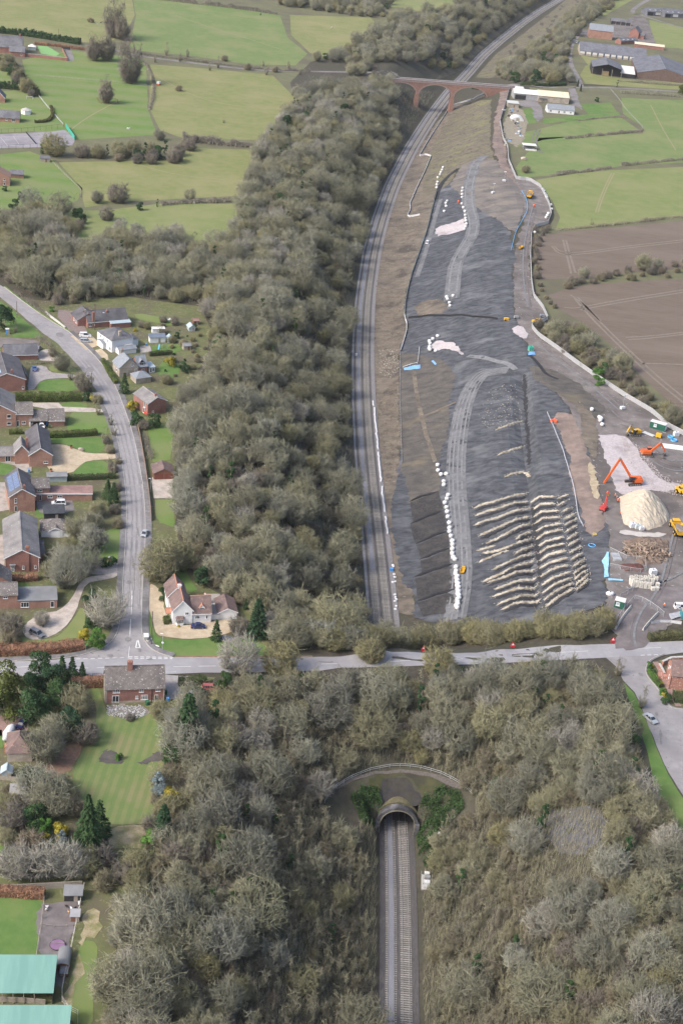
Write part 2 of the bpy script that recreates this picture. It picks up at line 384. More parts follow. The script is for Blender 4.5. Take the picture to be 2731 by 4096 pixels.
m_rut=M('wheel_rut',(.22,.222,.23),(.16,.162,.17),.7,bump=.3,bscale=2)
m_stonebed=M('pink_stone_bed',(.40,.36,.365),(.52,.47,.475),1.2,(.30,.26,.265),.12,bump=.6,bscale=3,lo3=.52,hi3=.7)
m_stone=M('pale_stone',(.43,.385,.31),(.56,.51,.43),1.3,(.33,.285,.22),.4,bump=.6,bscale=3)
m_tan=M('tan_subsoil',(.31,.25,.17),(.42,.36,.26),.6,bump=.4)
m_conc=M('concrete',(.40,.39,.37),(.50,.49,.47),1.2)
m_tennis=M('tennis_tarmac',(.26,.245,.265),(.32,.30,.32),.4,(.22,.205,.225),.1)
m_hay=M('dry_grass',(.30,.245,.15),(.40,.34,.225),.7,(.20,.20,.085),.3,bump=.8,bscale=2)
m_leafred=M('beech_leaf_litter',(.21,.12,.085),(.29,.185,.13),1.0,(.17,.13,.09),.2,bump=.4)
m_rubblebed=M('limestone_rockery',(.16,.145,.125),(.27,.255,.24),1.6,bump=.8,bscale=3,fleck=(.5,.5,.51),fscale=1.4,fth=.64)
# ------------------------------------------------------------------ the ground
def build_terrain():
 ny,nx=GZ.shape;V=np.stack([_X,_Y,GZ],2).reshape(-1,3)
 i=np.arange(ny*nx).reshape(ny,nx);F=np.stack([i[:-1,:-1],i[:-1,1:],i[1:,1:],i[1:,:-1]],2).reshape(-1,4)
 cx=(GX[:-1]+GX[1:])/2;cyy=(GY[:-1]+GY[1:])/2;a,b=np.meshgrid(cx,cyy)
 hole=(np.abs(a-xr(b))<4.9)&(b>YP-1.0)&(np.minimum(GZ[:-1,:-1],GZ[1:,1:])<8.2)&(b<YP+40)
 o=obj('ground',mesh_np('ground',V,F[~hole.ravel()],m_litter));o['kind']='structure'
build_terrain()
# pastures and gardens (photo outlines projected on the ground)
m_garden=M('garden_ground',(.105,.122,.05),(.15,.155,.07),.35,(.12,.105,.07),.09,bump=.4,bscale=2.0,fleck=(.19,.185,.10),fscale=.8,fth=.6)
m_meadow=M('rough_meadow',(.125,.13,.07),(.165,.16,.09),.2,(.12,.108,.075),.05,bump=.4,bscale=1.2)
sheet('garden_ground',[(-260,1010),(-120,1080),(60,1190),(230,1210),(500,1185),(640,1205),(800,1225),(840,1310),(830,1420),(740,1560),(700,1700),(705,2100),(740,2250),(800,2330),(1000,2450),(1060,2550),(1110,2625),(-260,2670)],m_garden,.03,8.0)
sheet('garden_ground',[(-260,2700),(250,2702),(661,2700),(860,2710),(780,2790),(720,2880),(700,3050),(690,3250),(650,3360),(560,3480),(480,3700),(440,4000),(420,4200),(-260,4200)],m_garden,.03,8.0)
sheet('meadow',[(-600,960),(-60,960),(560,955),(900,980),(955,880),(985,760),(1040,600),(1180,420),(1160,330),(1240,250),(1500,150),(1600,60),(1800,20),(1850,-80),(-600,-80)],m_meadow,.03,12.0)
sheet('meadow',[(2045,365),(2010,480),(2020,560),(2045,650),(2075,716),(2125,720),(2170,745),(2206,815),(2216,862),(2200,905),(2140,918),(2133,950),(2133,1120),(2145,1190),(2175,1230),(2200,1285),(2165,1310),(2320,1440),(2510,1580),(2690,1710),(2900,1820),(3100,1700),(3100,330),(2731,345),(2500,345),(2300,345),(2050,345)],m_meadow,.03,12.0)
sheet('meadow',[(2280,335),(2265,260),(2275,180),(2330,115),(2400,60),(2470,10),(2480,-70),(3200,-70),(3200,330),(2731,345)],m_meadow,.03,12.0)
sheet('corner_garden',[(2582,2690),(2600,2660),(2640,2640),(2760,2620),(2900,2640),(2900,2836),(2740,2834),(2690,2828),(2664,2805),(2628,2745)],m_garden,.03,6.0)
ribbon('block_path',catmull([(2618,2648),(2640,2680),(2655,2720),(2680,2770),(2712,2826)],2.0),-.8,.8,m_block,.1)
A,B_,D_=.06,.12,.18
for nm,pts,mt in(('field',[(-420,150),(-420,-60),(520,-60),(540,60),(500,140),(420,175),(322,168),(180,140),(0,118)],m_field2),('field',[(525,-50),(640,-8),(900,28),(1120,62),(1150,150),(1230,215),(1180,262),(1000,258),(760,222),(570,205),(520,190),(545,60)],m_fieldg),('field',[(1160,60),(1480,70),(1520,110),(1420,170),(1300,230),(1240,212),(1165,140)],m_field2),('field',[(600,-60),(1700,-70),(1830,10),(1750,62),(1600,30),(1400,15),(1100,-5),(800,-20)],m_field),('orchard',[(90,240),(287,200),(470,222),(560,236),(585,262),(592,436),(627,540),(296,560),(261,505),(157,390),(110,320)],m_orch),('field',[(601,258),(800,272),(1089,300),(1180,392),(1060,560),(740,556),(640,520),(598,430)],m_field2),('field',[(235,650),(697,640),(723,592),(1030,600),(960,784),(523,805),(340,830),(322,749)],m_field2),('field',[(230,842),(418,842),(640,815),(960,815),(930,1000),(600,945),(300,960),(200,930)],m_field),('garden_lawn',[(-60,370),(60,362),(150,385),(255,500),(296,556),(130,525),(-60,535)],m_orch),('garden_lawn',[(-60,625),(120,605),(215,640),(330,755),(312,800),(250,830),(100,830),(-60,850)],m_orch),('garden_lawn',[(-60,250),(28,247),(78,320),(20,330),(-60,325)],m_orch),('field',[(2154,552),(2300,545),(2569,534),(2575,511),(2490,455),(2482,392),(2800,404),(2800,646),(2480,665),(2350,684),(2210,702),(2072,712),(2062,670),(2100,620),(2140,576)],m_fieldg),('field',[(2141,720),(2300,694),(2445,681),(2731,668),(2800,664),(2800,852),(2731,860),(2367,905),(2222,914),(2238,871),(2206,801)],m_field),('paddock',[(2050,540),(2140,520),(2300,480),(2480,470),(2555,520),(2300,545),(2170,560),(2060,590)],m_fieldg),('garden_lawn',[(2170,475),(2320,460),(2470,448),(2480,462),(2300,482),(2170,496)],m_lawn),('garden_lawn',[(2320,418),(2440,410),(2465,447),(2350,455)],m_lawn),('garden_lawn',[(2088,437),(2130,432),(2145,490),(2100,500)],m_lawn),('farm_grass',[(2320,220),(2390,235),(2380,262),(2340,262),(2318,300),(2340,335),(2480,345),(2731,360),(2731,330),(2550,322),(2380,300)],m_field2),('farm_lawn',[(2595,80),(2731,110),(2800,130),(2800,200),(2660,190),(2600,160)],m_field),('farm_grass',[(2410,65),(2510,10),(2560,-20),(2500,-30),(2400,40)],m_field),):
 o=sheet(nm,pts,mt,A,8.0)
stripes(m_orch,(.19,.215,.095),11.0,R(84),.55,.35)
for pts in([(2120,950),(2250,928),(2400,915),(2731,884),(2800,876),(2800,1068),(2731,1075),(2500,1092),(2330,1112),(2160,1118),(2135,1040)],[(2193,1181),(2280,1150),(2367,1137),(2731,1115),(2800,1110),(2800,1720),(2731,1650),(2640,1575),(2524,1470),(2445,1382),(2330,1290),(2230,1235)]):
 sheet('ploughed_field',pts,m_plough,A,8.0)
def track_line(pts,w,mat,off=.12,name='wheel_track'):
 return ribbon(name,catmull(pts,3.0),-w/2,w/2,mat,off)
for pts in([(2731,960),(2500,985),(2330,1010),(2240,1010),(2215,985)],[(2731,968),(2500,993),(2330,1018),(2235,1020),(2205,985)],[(2731,1160),(2540,1190),(2420,1210),(2300,1235),(2255,1230)],[(2731,1170),(2540,1200),(2420,1221),(2320,1240)],[(2310,1190),(2370,1260),(2480,1370),(2620,1500),(2731,1590)],[(2296,1195),(2355,1265),(2465,1375),(2605,1510),(2731,1612)],[(2731,1330),(2600,1345),(2500,1350)],[(2731,1338),(2600,1354),(2510,1360)],[(2250,960),(2262,1010),(2275,1060),(2282,1095)],[(2262,960),(2275,1010),(2290,1060),(2300,1092)],[(2731,1460),(2640,1455),(2560,1455)],[(2280,1180),(2330,1215),(2400,1285)]):
 track_line(pts,1.1,m_plough_track)
# ------------------------------------------------------------------ roads
road_r=[(18,1150),(89,1204),(179,1270),(277,1329),(339,1382),(393,1436),(442,1503),(469,1556),(495,1621),(522,1697),(545,1782),(562,1871),(576,1961),(582,2045),(584,2130),(580,2218),(574,2307),(569,2429),(567,2518),(574,2552),(596,2588),(630,2611),(701,2632)]
road_l=[(-30,1166),(45,1226),(112,1284),(179,1337),(232,1373),(286,1436),(326,1480),(370,1543),(402,1585),(424,1630),(446,1684),(469,1751),(482,1818),(495,1898),(504,1974),(508,2045),(502,2173),(495,2262),(491,2352),(482,2473),(469,2536),(440,2575),(400,2598),(357,2613),(300,2630)]
road_r=[(-260,985),(-120,1060)]+road_r;road_l=[(-280,1010),(-150,1085)]+road_l
sheet('village_road',road_r+[(701,2650),(300,2650)]+road_l[::-1],m_asph,.10,4.0)
mr_top=[(-200,2655),(0,2650),(223,2640),(313,2629),(357,2636),(701,2632),(920,2634),(1080,2632),(1200,2631),(1366,2627),(1697,2614),(1975,2601),(2289,2582),(2498,2575),(2589,2571),(2731,2566),(2900,2560)]
mr_bot=[(2900,2604),(2731,2611),(2652,2620),(2525,2625),(2420,2632),(2324,2637),(2200,2643),(1975,2656),(1697,2664),(1366,2674),(1282,2684),(980,2690),(812,2692),(661,2701),(380,2704),(250,2703),(0,2708),(-200,2714)]
sheet('main_road',mr_top+mr_bot,m_asph2,.14,4.0)
sd_r=[(2652,2618),(2610,2634),(2589,2650),(2579,2682),(2589,2710),(2624,2748),(2660,2809),(2685,2834),(2731,2838),(2900,2845)]
sd_l=[(2420,2630),(2462,2668),(2476,2696),(2492,2724),(2534,2770),(2561,2825),(2591,2905),(2611,2952),(2638,3021),(2671,3092),(2710,3153),(2731,3186),(2860,3400)]
sheet('side_road',sd_r+[(3100,3300)]+sd_l[::-1],m_asph,.12,4.0)
lane=catmull([(440,196),(488,207),(566,226),(697,243),(915,270),(1089,285),(1359,288),(1500,291),(1590,300)],4.0);ribbon('lane',lane,-2.2,2.2,m_asph_old,.12)
lane2=catmull([(2036,338),(2120,345),(2230,352),(2330,350),(2480,352),(2731,368),(2900,378)],4.0);ribbon('lane',lane2,-2.2,2.2,m_asph_old,.12)
ribbon('farm_drive',catmull([(2325,350),(2305,300),(2280,260),(2275,200),(2300,150),(2340,125)],4.0),-2.0,2.2,m_asph_old,.13)
ribbon('farm_drive',catmull([(2640,70),(2560,60),(2520,50),(2545,25),(2590,0),(2640,-20)],4.0),-2.4,2.4,m_asph_old,.13)
ribbon('farm_drive',catmull([(2540,55),(2620,80),(2731,112),(2800,128)],4.0),-2.0,2.0,m_asph_old,.13)
# pavements with kerbs
def pavement(pts,w,side,name='pavement',mat=None,kerb=True):
 P=catmull(pts,3.0)
 a,b=(0,w)if side>0 else(-w,0)
 o=ribbon(name,P,a,b,mat or m_pave,.22)
 if kerb:
  s=MB();Q=offset_line(P,-.08*side)
  for p,q in zip(Q[:-1],Q[1:]):s.bar((*p,float(hz(*p))+.13),(*q,float(hz(*q))+.13),.18,.26)
  k=s.build('kerb',m_kerb);k['kind']='structure'
pavement([(277,1327),(339,1382),(393,1436),(442,1503),(469,1556),(495,1621),(522,1697),(545,1782),(562,1871),(576,1961),(582,2045),(584,2130),(580,2218),(574,2307),(569,2429),(567,2518),(574,2552),(596,2588),(630,2611),(690,2630)],1.9,1)
pavement([(388,1570),(424,1630),(446,1684),(469,1751),(482,1818),(495,1898),(504,1974),(508,2045),(502,2173),(495,2262),(491,2352),(482,2473),(469,2536),(440,2575),(400,2598),(357,2613),(300,2628),(223,2636),(0,2647),(-120,2652)],1.7,-1)
pavement([(18,1148),(89,1203),(179,1269),(277,1327)],.9,1,'verge',m_lawn)
pavement([(701,2632),(920,2633),(1080,2632),(1250,2630)],.8,1,'verge',m_leafred)
pavement([(2652,2618),(2610,2634),(2589,2650),(2579,2682),(2589,2710),(2624,2748),(2660,2809),(2685,2834),(2731,2838)],.5,1,'pavement')
# road paint
def paint(pts_list,w,off=.19,dash=None,name='road_marking'):
 s=MB()
 for a,b in pts_list:
  A_=gp(*a);B2=gp(*b);d=(B2-A_);L=d.length;d.normalize();n=Vector((-d.y,d.x,0))*w/2
  segs=[(0,L)]if not dash else[(t,min(L,t+dash[0]))for t in np.arange(0,L,dash[0]+dash[1])]
  for t0,t1 in segs:
   p,q=A_+d*float(t0),A_+d*float(t1);z=Vector((0,0,off))
   s.add([p-n+z,q-n+z,q+n+z,p+n+z],[(0,1,2,3)])
 o=s.build(name,m_white);o['kind']='structure';return o
paint([((530,2385),(526,2460)),((524,2478),(521,2548)),((519,2588),(514,2636))],.14)
paint([((529,2365),(527,2400)),((522,2500),(520,2540))],.14,.20)
paint([((305,2638),(510,2633))],.2,dash=(1.1,.8));paint([((515,2629),(700,2632))],.28,dash=(1.0,.55));paint([((515,2635),(690,2637))],.28,dash=(1.0,.55))
paint([((550,2564),(544,2592)),((553,2562),(561,2592)),((543,2593),(562,2593))],.34)
paint([((60,2672),(160,2666)),((300,2674),(355,2674)),((388,2673),(440,2672)),((694,2669),(764,2668)),((794,2667),(863,2666)),((896,2666),(962,2664)),((1000,2664),(1066,2662)),((1285,2658),(1350,2657)),((1560,2648),(1640,2644)),((1780,2642),(1850,2637)),((2050,2625),(2130,2620)),((2230,2612),(2350,2606)),((2550,2596),(2640,2592))],.14)
paint([((664,2691),(705,2690))],.12);paint([((2560,2623),(2652,2620))],.22,dash=(1.2,.8))
# grass verge beside the side road
sheet('verge',[(2490,2728),(2534,2774),(2561,2830),(2591,2910),(2611,2956),(2638,3025),(2671,3096),(2710,3157),(2740,3200),(2800,3330),(2700,3330),(2650,3230),(2610,3130),(2590,3020),(2560,2930),(2530,2840)],m_lawn,.07,5.0)
sheet('verge',[(0,1205),(45,1235),(112,1292),(175,1346),(150,1352),(100,1350),(60,1352),(20,1290),(0,1260)],m_lawn,.07,5.0)
# gardens by the village road
sheet('garden_lawn',[(569,2428),(585,2428),(600,2450),(614,2500),(625,2540),(650,2555),(760,2558),(830,2553),(920,2556),(1000,2550),(1060,2580),(1080,2626),(920,2629),(740,2628),(660,2612),(610,2585),(590,2555),(580,2520)],m_lawn,.08,6.0)
sheet('driveway',[(594,2330),(630,2352),(650,2372),(655,2420),(672,2478),(690,2502),(762,2502),(880,2478),(935,2476),(945,2520),(900,2540),(830,2552),(740,2558),(650,2550),(626,2538),(612,2490),(600,2440),(588,2420)],m_gravel,.12,5.0,smooth=2)
sheet('garden_lawn',[(680,2255),(720,2240),(775,2340),(790,2360),(760,2372),(700,2290)],m_lawn,.08)
sheet('patio',[(820,2376),(880,2376),(905,2440),(845,2452)],m_paving,.10)
sheet('garden_lawn',[(330,2700),(380,2712),(400,2760),(415,2800),(430,2850),(500,2880),(560,2870),(600,2850),(640,2890),(680,2960),(668,3060),(640,3180),(625,3296),(440,3300),(300,3270),(285,3180),(300,3060),(350,2985),(390,2900),(385,2820),(350,2760),(318,2740)],m_lawn_strip,.08,5.0,smooth=1)
sheet('rough_grass',[(420,3302),(625,3300),(620,3350),(560,3400),(430,3390)],m_hay,.09,4.0,smooth=1)
sheet('leaf_bed',[(240,2990),(330,2960),(318,3040),(280,3090),(200,3110),(180,3060)],m_leafred,.1,4.0,smooth=1)
sheet('rockery',[(425,2822),(560,2822),(592,2850),(570,2872),(500,2880),(430,2862)],m_rubblebed,.10,2.5,smooth=1,ragged=.5)
sheet('flower_bed',[(395,3008),(440,3012),(500,3042),(480,3056),(420,3040),(400,3024)],m_clay_brown,.13,2.5,smooth=2)
sheet('flower_bed',[(548,3056),(600,3022),(640,3006),(650,3020),(620,3048),(570,3064)],m_clay_brown,.13,2.5,smooth=2)
sheet('forecourt',[(664,2700),(760,2705),(830,2720),(830,2770),(740,2790),(680,2800),(664,2790)],m_gravel_grey,.1)
sheet('garden_lawn',[(700,2720),(820,2715),(830,2760),(740,2775)],m_field,.13,smooth=1)
sheet('driveway',[(120,2480),(180,2452),(240,2445),(280,2400),(320,2330),(345,2310),(420,2300),(470,2290),(470,2310),(400,2322),(350,2335),(325,2390),(310,2440),(280,2490),(240,2530),(180,2558),(110,2560),(85,2520)],m_gravel_pink,.12,4.0,smooth=1)
sheet('garden_lawn',[(250,2540),(300,2470),(330,2420),(345,2470),(335,2560),(280,2568),(120,2572),(60,2560),(80,2545),(180,2562)],m_field,.10,smooth=1)
sheet('garden_lawn',[(70,2330),(105,2330),(140,2355),(180,2360),(180,2365),(75,2365)],m_lawn,.1)
# gardens along the left of the road
sheet('driveway',[(185,1780),(255,1778),(300,1795),(350,1815),(470,1815),(472,1838),(350,1842),(310,1870),(285,1895),(190,1895)],m_gravel,.12,5.0,smooth=1)
sheet('garden_lawn',[(172,1752),(300,1752),(400,1748),(420,1762),(415,1810),(350,1812),(300,1792),(255,1774),(180,1776)],m_lawn,.08,smooth=1)
sheet('garden_lawn',[(285,1896),(312,1870),(350,1844),(435,1842),(438,1895),(360,1900)],m_lawn,.08,smooth=1)
sheet('garden_lawn',[(272,1700),(285,1652),(300,1648),(410,1650),(440,1700),(450,1740),(380,1730),(270,1722)],m_field if False else m_orch,.08,smooth=1)
sheet('driveway',[(60,1608),(120,1612),(235,1612),(250,1628),(370,1632),(420,1640),(415,1650),(255,1648),(125,1625),(60,1622)],m_gravel_pink,.12,5.0)
sheet('garden_lawn',[(232,1612),(320,1608),(360,1625),(330,1632),(250,1628)],m_lawn,.09,smooth=1)
sheet('garden_lawn',[(146,1545),(165,1525),(220,1515),(270,1517),(310,1530),(318,1566),(150,1566)],m_lawn,.09,smooth=1)
sheet('driveway',[(120,1465),(185,1462),(200,1488),(260,1495),(310,1500),(310,1512),(220,1514),(165,1522),(145,1545),(135,1560),(110,1560),(118,1500)],m_gravel_grey,.12,smooth=1)
sheet('garden_lawn',[(195,1465),(235,1460),(300,1470),(312,1490),(250,1494),(205,1486)],m_field,.1,smooth=1)
sheet('driveway',[(155,1405),(190,1395),(225,1410),(240,1440),(205,1448),(150,1440)],m_gravel_pink,.12,smooth=1)
sheet('yard',[(-40,1352),(100,1352),(145,1365),(150,1392),(-40,1392)],m_mud,.11)
sheet('garden_lawn',[(375,2140),(440,2120),(480,2100),(484,2180),(470,2250),(400,2258),(300,2245),(280,2190),(290,2150)],m_orch,.08,smooth=1)
sheet('driveway',[(290,2250),(400,2262),(480,2250),(490,2290),(400,2300),(290,2290)],m_gravel_grey,.11)
sheet('driveway',[(145,2005),(290,2000),(300,2040),(250,2060),(160,2050)],m_asph_old,.11)
sheet('garden_lawn',[(145,2035),(180,2030),(180,2070),(150,2075)],m_lawn,.09)
sheet('garden_lawn',[(-30,1850),(40,1850),(60,1890),(30,1900),(-30,1900)],m_lawn,.09)
sheet('patio',[(-30,1830),(75,1825),(130,1850),(125,1890),(90,1890),(60,1862),(-30,1845)],m_paving,.12)
sheet('patio',[(-60,1930),(25,1930),(40,2040),(-60,2060)],m_paving,.11)
sheet('patio',[(-60,2140),(20,2140),(18,2290),(-60,2290)],m_paving,.11)
# right side of the village road
sheet('driveway',[(286,1344),(320,1338),(370,1342),(400,1380),(345,1402)],m_gravel,.12)
sheet('driveway',[(358,1408),(405,1396),(430,1420),(435,1440),(410,1448)],m_gravel,.12)
sheet('driveway',[(232,1240),(300,1245),(330,1290),(350,1330),(290,1338),(262,1305),(232,1270)],M('dark_brick_drive',(.20,.155,.145),(.25,.20,.185),1.0),.12)
sheet('garden_lawn',[(540,1250),(640,1268),(700,1280),(700,1305),(620,1290),(545,1278)],m_orch,.09,smooth=1)
sheet('garden_lawn',[(607,1385),(700,1372),(760,1385),(700,1412),(610,1412)],m_lawn,.09)
sheet('garden_lawn',[(640,1450),(680,1445),(720,1455),(720,1500),(680,1515),(630,1505)],m_lawn,.09,smooth=1)
sheet('garden_lawn',[(545,1575),(575,1572),(580,1622),(550,1625)],m_lawn,.09)
sheet('garden_lawn',[(592,1705),(690,1690),(690,1740),(680,1840),(610,1850),(598,1780)],m_orch,.09)
sheet('driveway',[(607,1910),(690,1905),(690,1994),(618,1994)],m_gravel_pink,.12)
sheet('garden_lawn',[(620,2000),(690,1998),(700,2090),(690,2110),(640,2090),(622,2060)],m_orch,.09)
sheet('patio',[(560,1385),(600,1382),(608,1410),(560,1412)],m_paving,.12)
# bottom left: chicken runs and paddocks
sheet('garden_lawn',[(-80,3575),(175,3585),(172,3610),(160,3700),(145,3832),(-80,3830)],m_lawn,.08,5.0);
sheet('chicken_run',[(178,3612),(318,3608),(312,3680),(300,3770),(285,3850),(268,3910),(250,3950),(190,3960),(185,3840),(150,3835),(165,3700)],m_mud_dark,.11)
sheet('paddock',[(330,3760),(392,3768),(390,3850),(380,3960),(368,4120),(310,4120),(270,4060),(275,3960),(300,3850)],m_orch,.08,smooth=1)
for pts in([(335,3650),(385,3640),(400,3700),(390,3760),(330,3760),(318,3800),(312,3720)],[(268,3960),(300,3850),(330,3800),(325,3880),(290,3950),(275,4040),(310,4130),(290,4130),(255,4000)]):
 sheet('rough_grass',pts,m_hay,.10,smooth=1)
sheet('paddock',[(-60,4040),(110,4040),(250,4050),(250,4130),(-60,4130)],m_mud_dark,.1)
sheet('garden_lawn',[(-60,3360),(15,3340),(22,3400),(-10,3430),(-60,3430)],m_lawn,.1)
sheet('garden_lawn',[(-60,2930),(10,2920),(15,2990),(-60,3000)],m_lawn,.1)
sheet('driveway',[(-60,2870),(40,2860),(120,2875),(110,2930),(10,2945),(-60,2920)],m_block,.1)
# top: courts, drives
sheet('tennis_court',[(-60,540),(190,528),(262,520),(300,560),(290,582),(150,590),(-60,595)],m_tennis,.11)
sheet('driveway',[(262,195),(285,196),(300,243),(272,245)],m_asph_old,.12)
sheet('artificial_turf',[(150,183),(190,186),(240,215),(225,225),(165,215)],M('bright_turf',(.19,.36,.13),(.22,.40,.16),1.0),.12)
sheet('yard',[(2060,405),(2140,398),(2165,430),(2170,470),(2150,490),(2135,470),(2128,430),(2080,425)],m_asph_old,.12)
sheet('yard',[(2270,352),(2300,350),(2312,395),(2330,440),(2290,420)],m_asph_old,.12)
sheet('yard',[(2040,420),(2090,440),(2110,490),(2090,570),(2060,590),(2020,560),(2010,500)],M('scrap_ground',(.22,.19,.15),(.30,.27,.20),.5),.1)
sheet('farm_yard',[(2310,120),(2360,118),(2480,90),(2540,62),(2580,70),(2600,110),(2620,180),(2560,190),(2480,150),(2340,150)],m_mud,.10)
for pts in([(2160,520),(2140,560),(2150,590),(2175,615)],[(2150,515),(2125,550),(2140,590),(2160,612)]):track_line(pts,.9,m_mud_dark,.16)
# ------------------------------------------------------------------ landslip works
FENCE=[(2036,357),(2019,418),(1997,488),(2010,557),(2028,592),(2032,644),(2062,718),(2115,723),(2158,749),(2193,818),(2202,862),(2189,897),(2136,910),(2123,940),(2119,1024),(2123,1128),(2132,1189),(2167,1233),(2189,1281),(2141,1303),(2119,1307),(2150,1346),(2219,1394),(2306,1459),(2393,1520),(2498,1590),(2602,1651),(2672,1712),(2731,1742)]
TOE=[(1745,770),(1728,833),(1704,934),(1660,1056),(1641,1114),(1621,1200),(1616,1265),(1628,1313),(1616,1362),(1599,1410),(1599,1468),(1597,1585),(1602,1700),(1603,1800)]
cess=[(1822,415),(1745,490),(1668,610),(1610,720),(1560,850),(1525,985),(1500,1140),(1492,1300),(1492,1450),(1500,1620),(1512,1780),(1528,1950),(1548,2130),(1566,2300),(1580,2450)]
sheet('rough_bank',cess+[(1660,2470),(1650,2300),(1620,2100),(1606,1900)]+TOE[::-1]+[(1790,745),(1850,640),(1900,520),(1960,420),(1900,412)],m_rough,.10,2.5)
sheet('scrubby_bank',[(1830,425),(1900,408),(1965,400),(1960,470),(1960,560),(1975,660),(1990,740),(1905,660),(1830,680),(1790,745),(1745,770),(1690,790),(1690,700),(1740,560)],m_rough2,.16,2.5)
sheet('clay_slope',TOE+[(1606,1854),(1592,1880),(1576,1950),(1566,2060),(1580,2200),(1600,2330),(1650,2350),(1656,2470),(1900,2500),(2200,2500),(2420,2420),(2425,2300),(2430,2150),(2400,1980),(2345,1800),(2275,1640),(2190,1530),(2110,1400),(2062,1290),(2050,1200),(2050,1100),(2058,1010),(2040,930),(2010,880),(1960,850),(1900,820),(1840,760),(1800,730)],m_clay,.22,2.5)
sheet('upper_slip',[(1800,735),(1850,660),(1905,640),(1985,640),(2010,690),(2062,740),(2090,800),(2095,850),(2060,930),(2010,900),(1960,860),(1900,835),(1840,780)],M('dark_slip_soil',(.105,.095,.092),(.165,.15,.142),.35,(.20,.175,.15),.09,bump=.6,bscale=1.5,stretch=(.4,1.2,1),rotz=R(-8)),.27,2.5)
sheet('site_compound',FENCE[5:]+[(2900,1830),(2900,2540),(2731,2480),(2600,2540),(2480,2560),(2400,2500),(2420,2420),(2425,2300),(2430,2150),(2400,1980),(2345,1800),(2275,1640),(2190,1530),(2110,1400),(2062,1290),(2050,1200),(2050,1100),(2058,1010),(2090,900),(2085,830),(2040,745)],m_mud,.17,2.5)
sheet('dirt_track',[(2000,365),(2036,362),(2019,418),(1997,490),(2008,560),(2024,600),(2030,650),(2056,720),(2090,760),(2060,770),(2020,700),(1985,640),(1968,590),(1972,520),(1985,440)],m_redtrack,.24,2.5)
# brown side of the slip, black membrane bays, dark gullies
sheet('brown_slope',[(1602,1410),(1680,1420),(1760,1440),(1820,1500),(1800,1620),(1790,1750),(1760,1820),(1745,1900),(1752,1990),(1700,2040),(1640,2020),(1620,1930),(1606,1854),(1602,1700),(1598,1560)],m_clay_brown,.30,2.5)
sheet('brown_slope',[(2110,1470),(2200,1480),(2320,1540),(2420,1640),(2360,1700),(2330,1640),(2270,1600),(2200,1560),(2140,1520)],m_clay_brown,.31,2.5)
sheet('brown_slope',[(2205,1650),(2290,1660),(2330,1740),(2365,1880),(2400,1990),(2420,2120),(2360,2150),(2320,2040),(2290,1950),(2260,1800)],m_redtrack,.29,2.5,smooth=1)
sheet('brown_slope',[(2300,1590),(2345,1620),(2380,1700),(2400,1790),(2380,1850),(2345,1800),(2320,1700)],m_rough,.33,2.5,smooth=1)
sheet('brown_slope',[(1660,1210),(1780,1195),(1790,1250),(1700,1265),(1660,1262)],m_rough,.30,smooth=1)
sheet('tan_subsoil',[(2345,1850),(2362,1850),(2385,1960),(2392,2010),(2365,1990),(2352,1930)],m_tan,.36,smooth=1)
bays=[[(1640,2012),(1752,1968),(1768,2040),(1650,2088)],[(1640,2100),(1770,2050),(1786,2118),(1660,2172)],[(1664,2184),(1788,2132),(1800,2185),(1680,2236)],[(1682,2246),(1806,2196),(1815,2250),(1690,2302)],[(1662,2316),(1816,2262),(1824,2352),(1670,2402)],[(1668,2414),(1822,2362),(1826,2440),(1690,2470)]]
for b in bays:sheet('membrane_bay',b,m_black,.34,2.5)
def ridge(name,pts,w,h,mat,jit=.12,seed=0,kind='structure',step=.8,flatten=.0):
 """a low mound of loose material along a line on the ground"""
 rr=np.random.default_rng(seed);P=densify(smooth_line(gpl(pts)[:,:2],1),step);n=len(P);k=7;T=np.gradient(P,axis=0);T/=np.linalg.norm(T,axis=1)[:,None];N_=np.stack([-T[:,1],T[:,0]],1)
 V=[]
 for j in range(k):
  u=j/(k-1)*2-1;e=np.minimum(1,np.minimum(np.arange(n),np.arange(n)[::-1])/3.0+.15)
  off=u*w/2*(1+rr.uniform(-jit,jit,n)*2)*e
  Q=P+N_*off[:,None];z=hz(Q[:,0],Q[:,1])+.22+h*(1-u*u)*(1+rr.uniform(-jit,jit,n)*2)*e-(.35 if abs(u)==1 else 0)
  V.append(np.column_stack([Q,z]))
 V=np.stack(V,1).reshape(-1,3);f=[(i*k+j,i*k+j+1,(i+1)*k+j+1,(i+1)*k+j)for i in range(n-1)for j in range(k-1)]
 o=obj(name,mesh_np(name,V,np.array(f),mat));
 if kind:o['kind']=kind
 return o
for i,(a,b)in enumerate((((1636,2010),(1756,1966)),((1640,2098),(1772,2044)),((1660,2178),(1788,2126)),((1676,2240),(1806,2192)),((1656,2310),(1816,2258)),((1664,2408),(1824,2356)))):
 ridge('soil_ridge',[a,((a[0]+b[0])/2,(a[1]+b[1])/2-3),b],1.5,.7,m_black_edge,seed=i)
for i,pts in enumerate(([(2095,1500),(2101,1650),(2108,1757),(2116,1860)],[(2128,2025),(2138,2116),(2149,2228),(2160,2330)])):
 G_=catmull(pts,.7);q_=np.random.default_rng(i).normal(0,.3,(2,len(G_)));ribbon('gully',G_,-.55+q_[0],.6+q_[1],m_black_edge,.33)
ribbon('drain_pipe_trench',catmull([(1632,1274),(1700,1266),(1800,1265),(1900,1271),(1988,1279)],2.0),-.5,.5,m_black_edge,.33)
ribbon('dark_gully',catmull([(2110,1420),(2135,1440),(2160,1470),(2180,1500),(2230,1520)],2.0),-.7,.9,m_black_edge,.34)
ribbon('tan_track',catmull([(1652,1490),(1662,1560),(1672,1620),(1684,1668),(1700,1740),(1722,1800),(1738,1850)],2.0),-.7,.9,m_rough,.36)
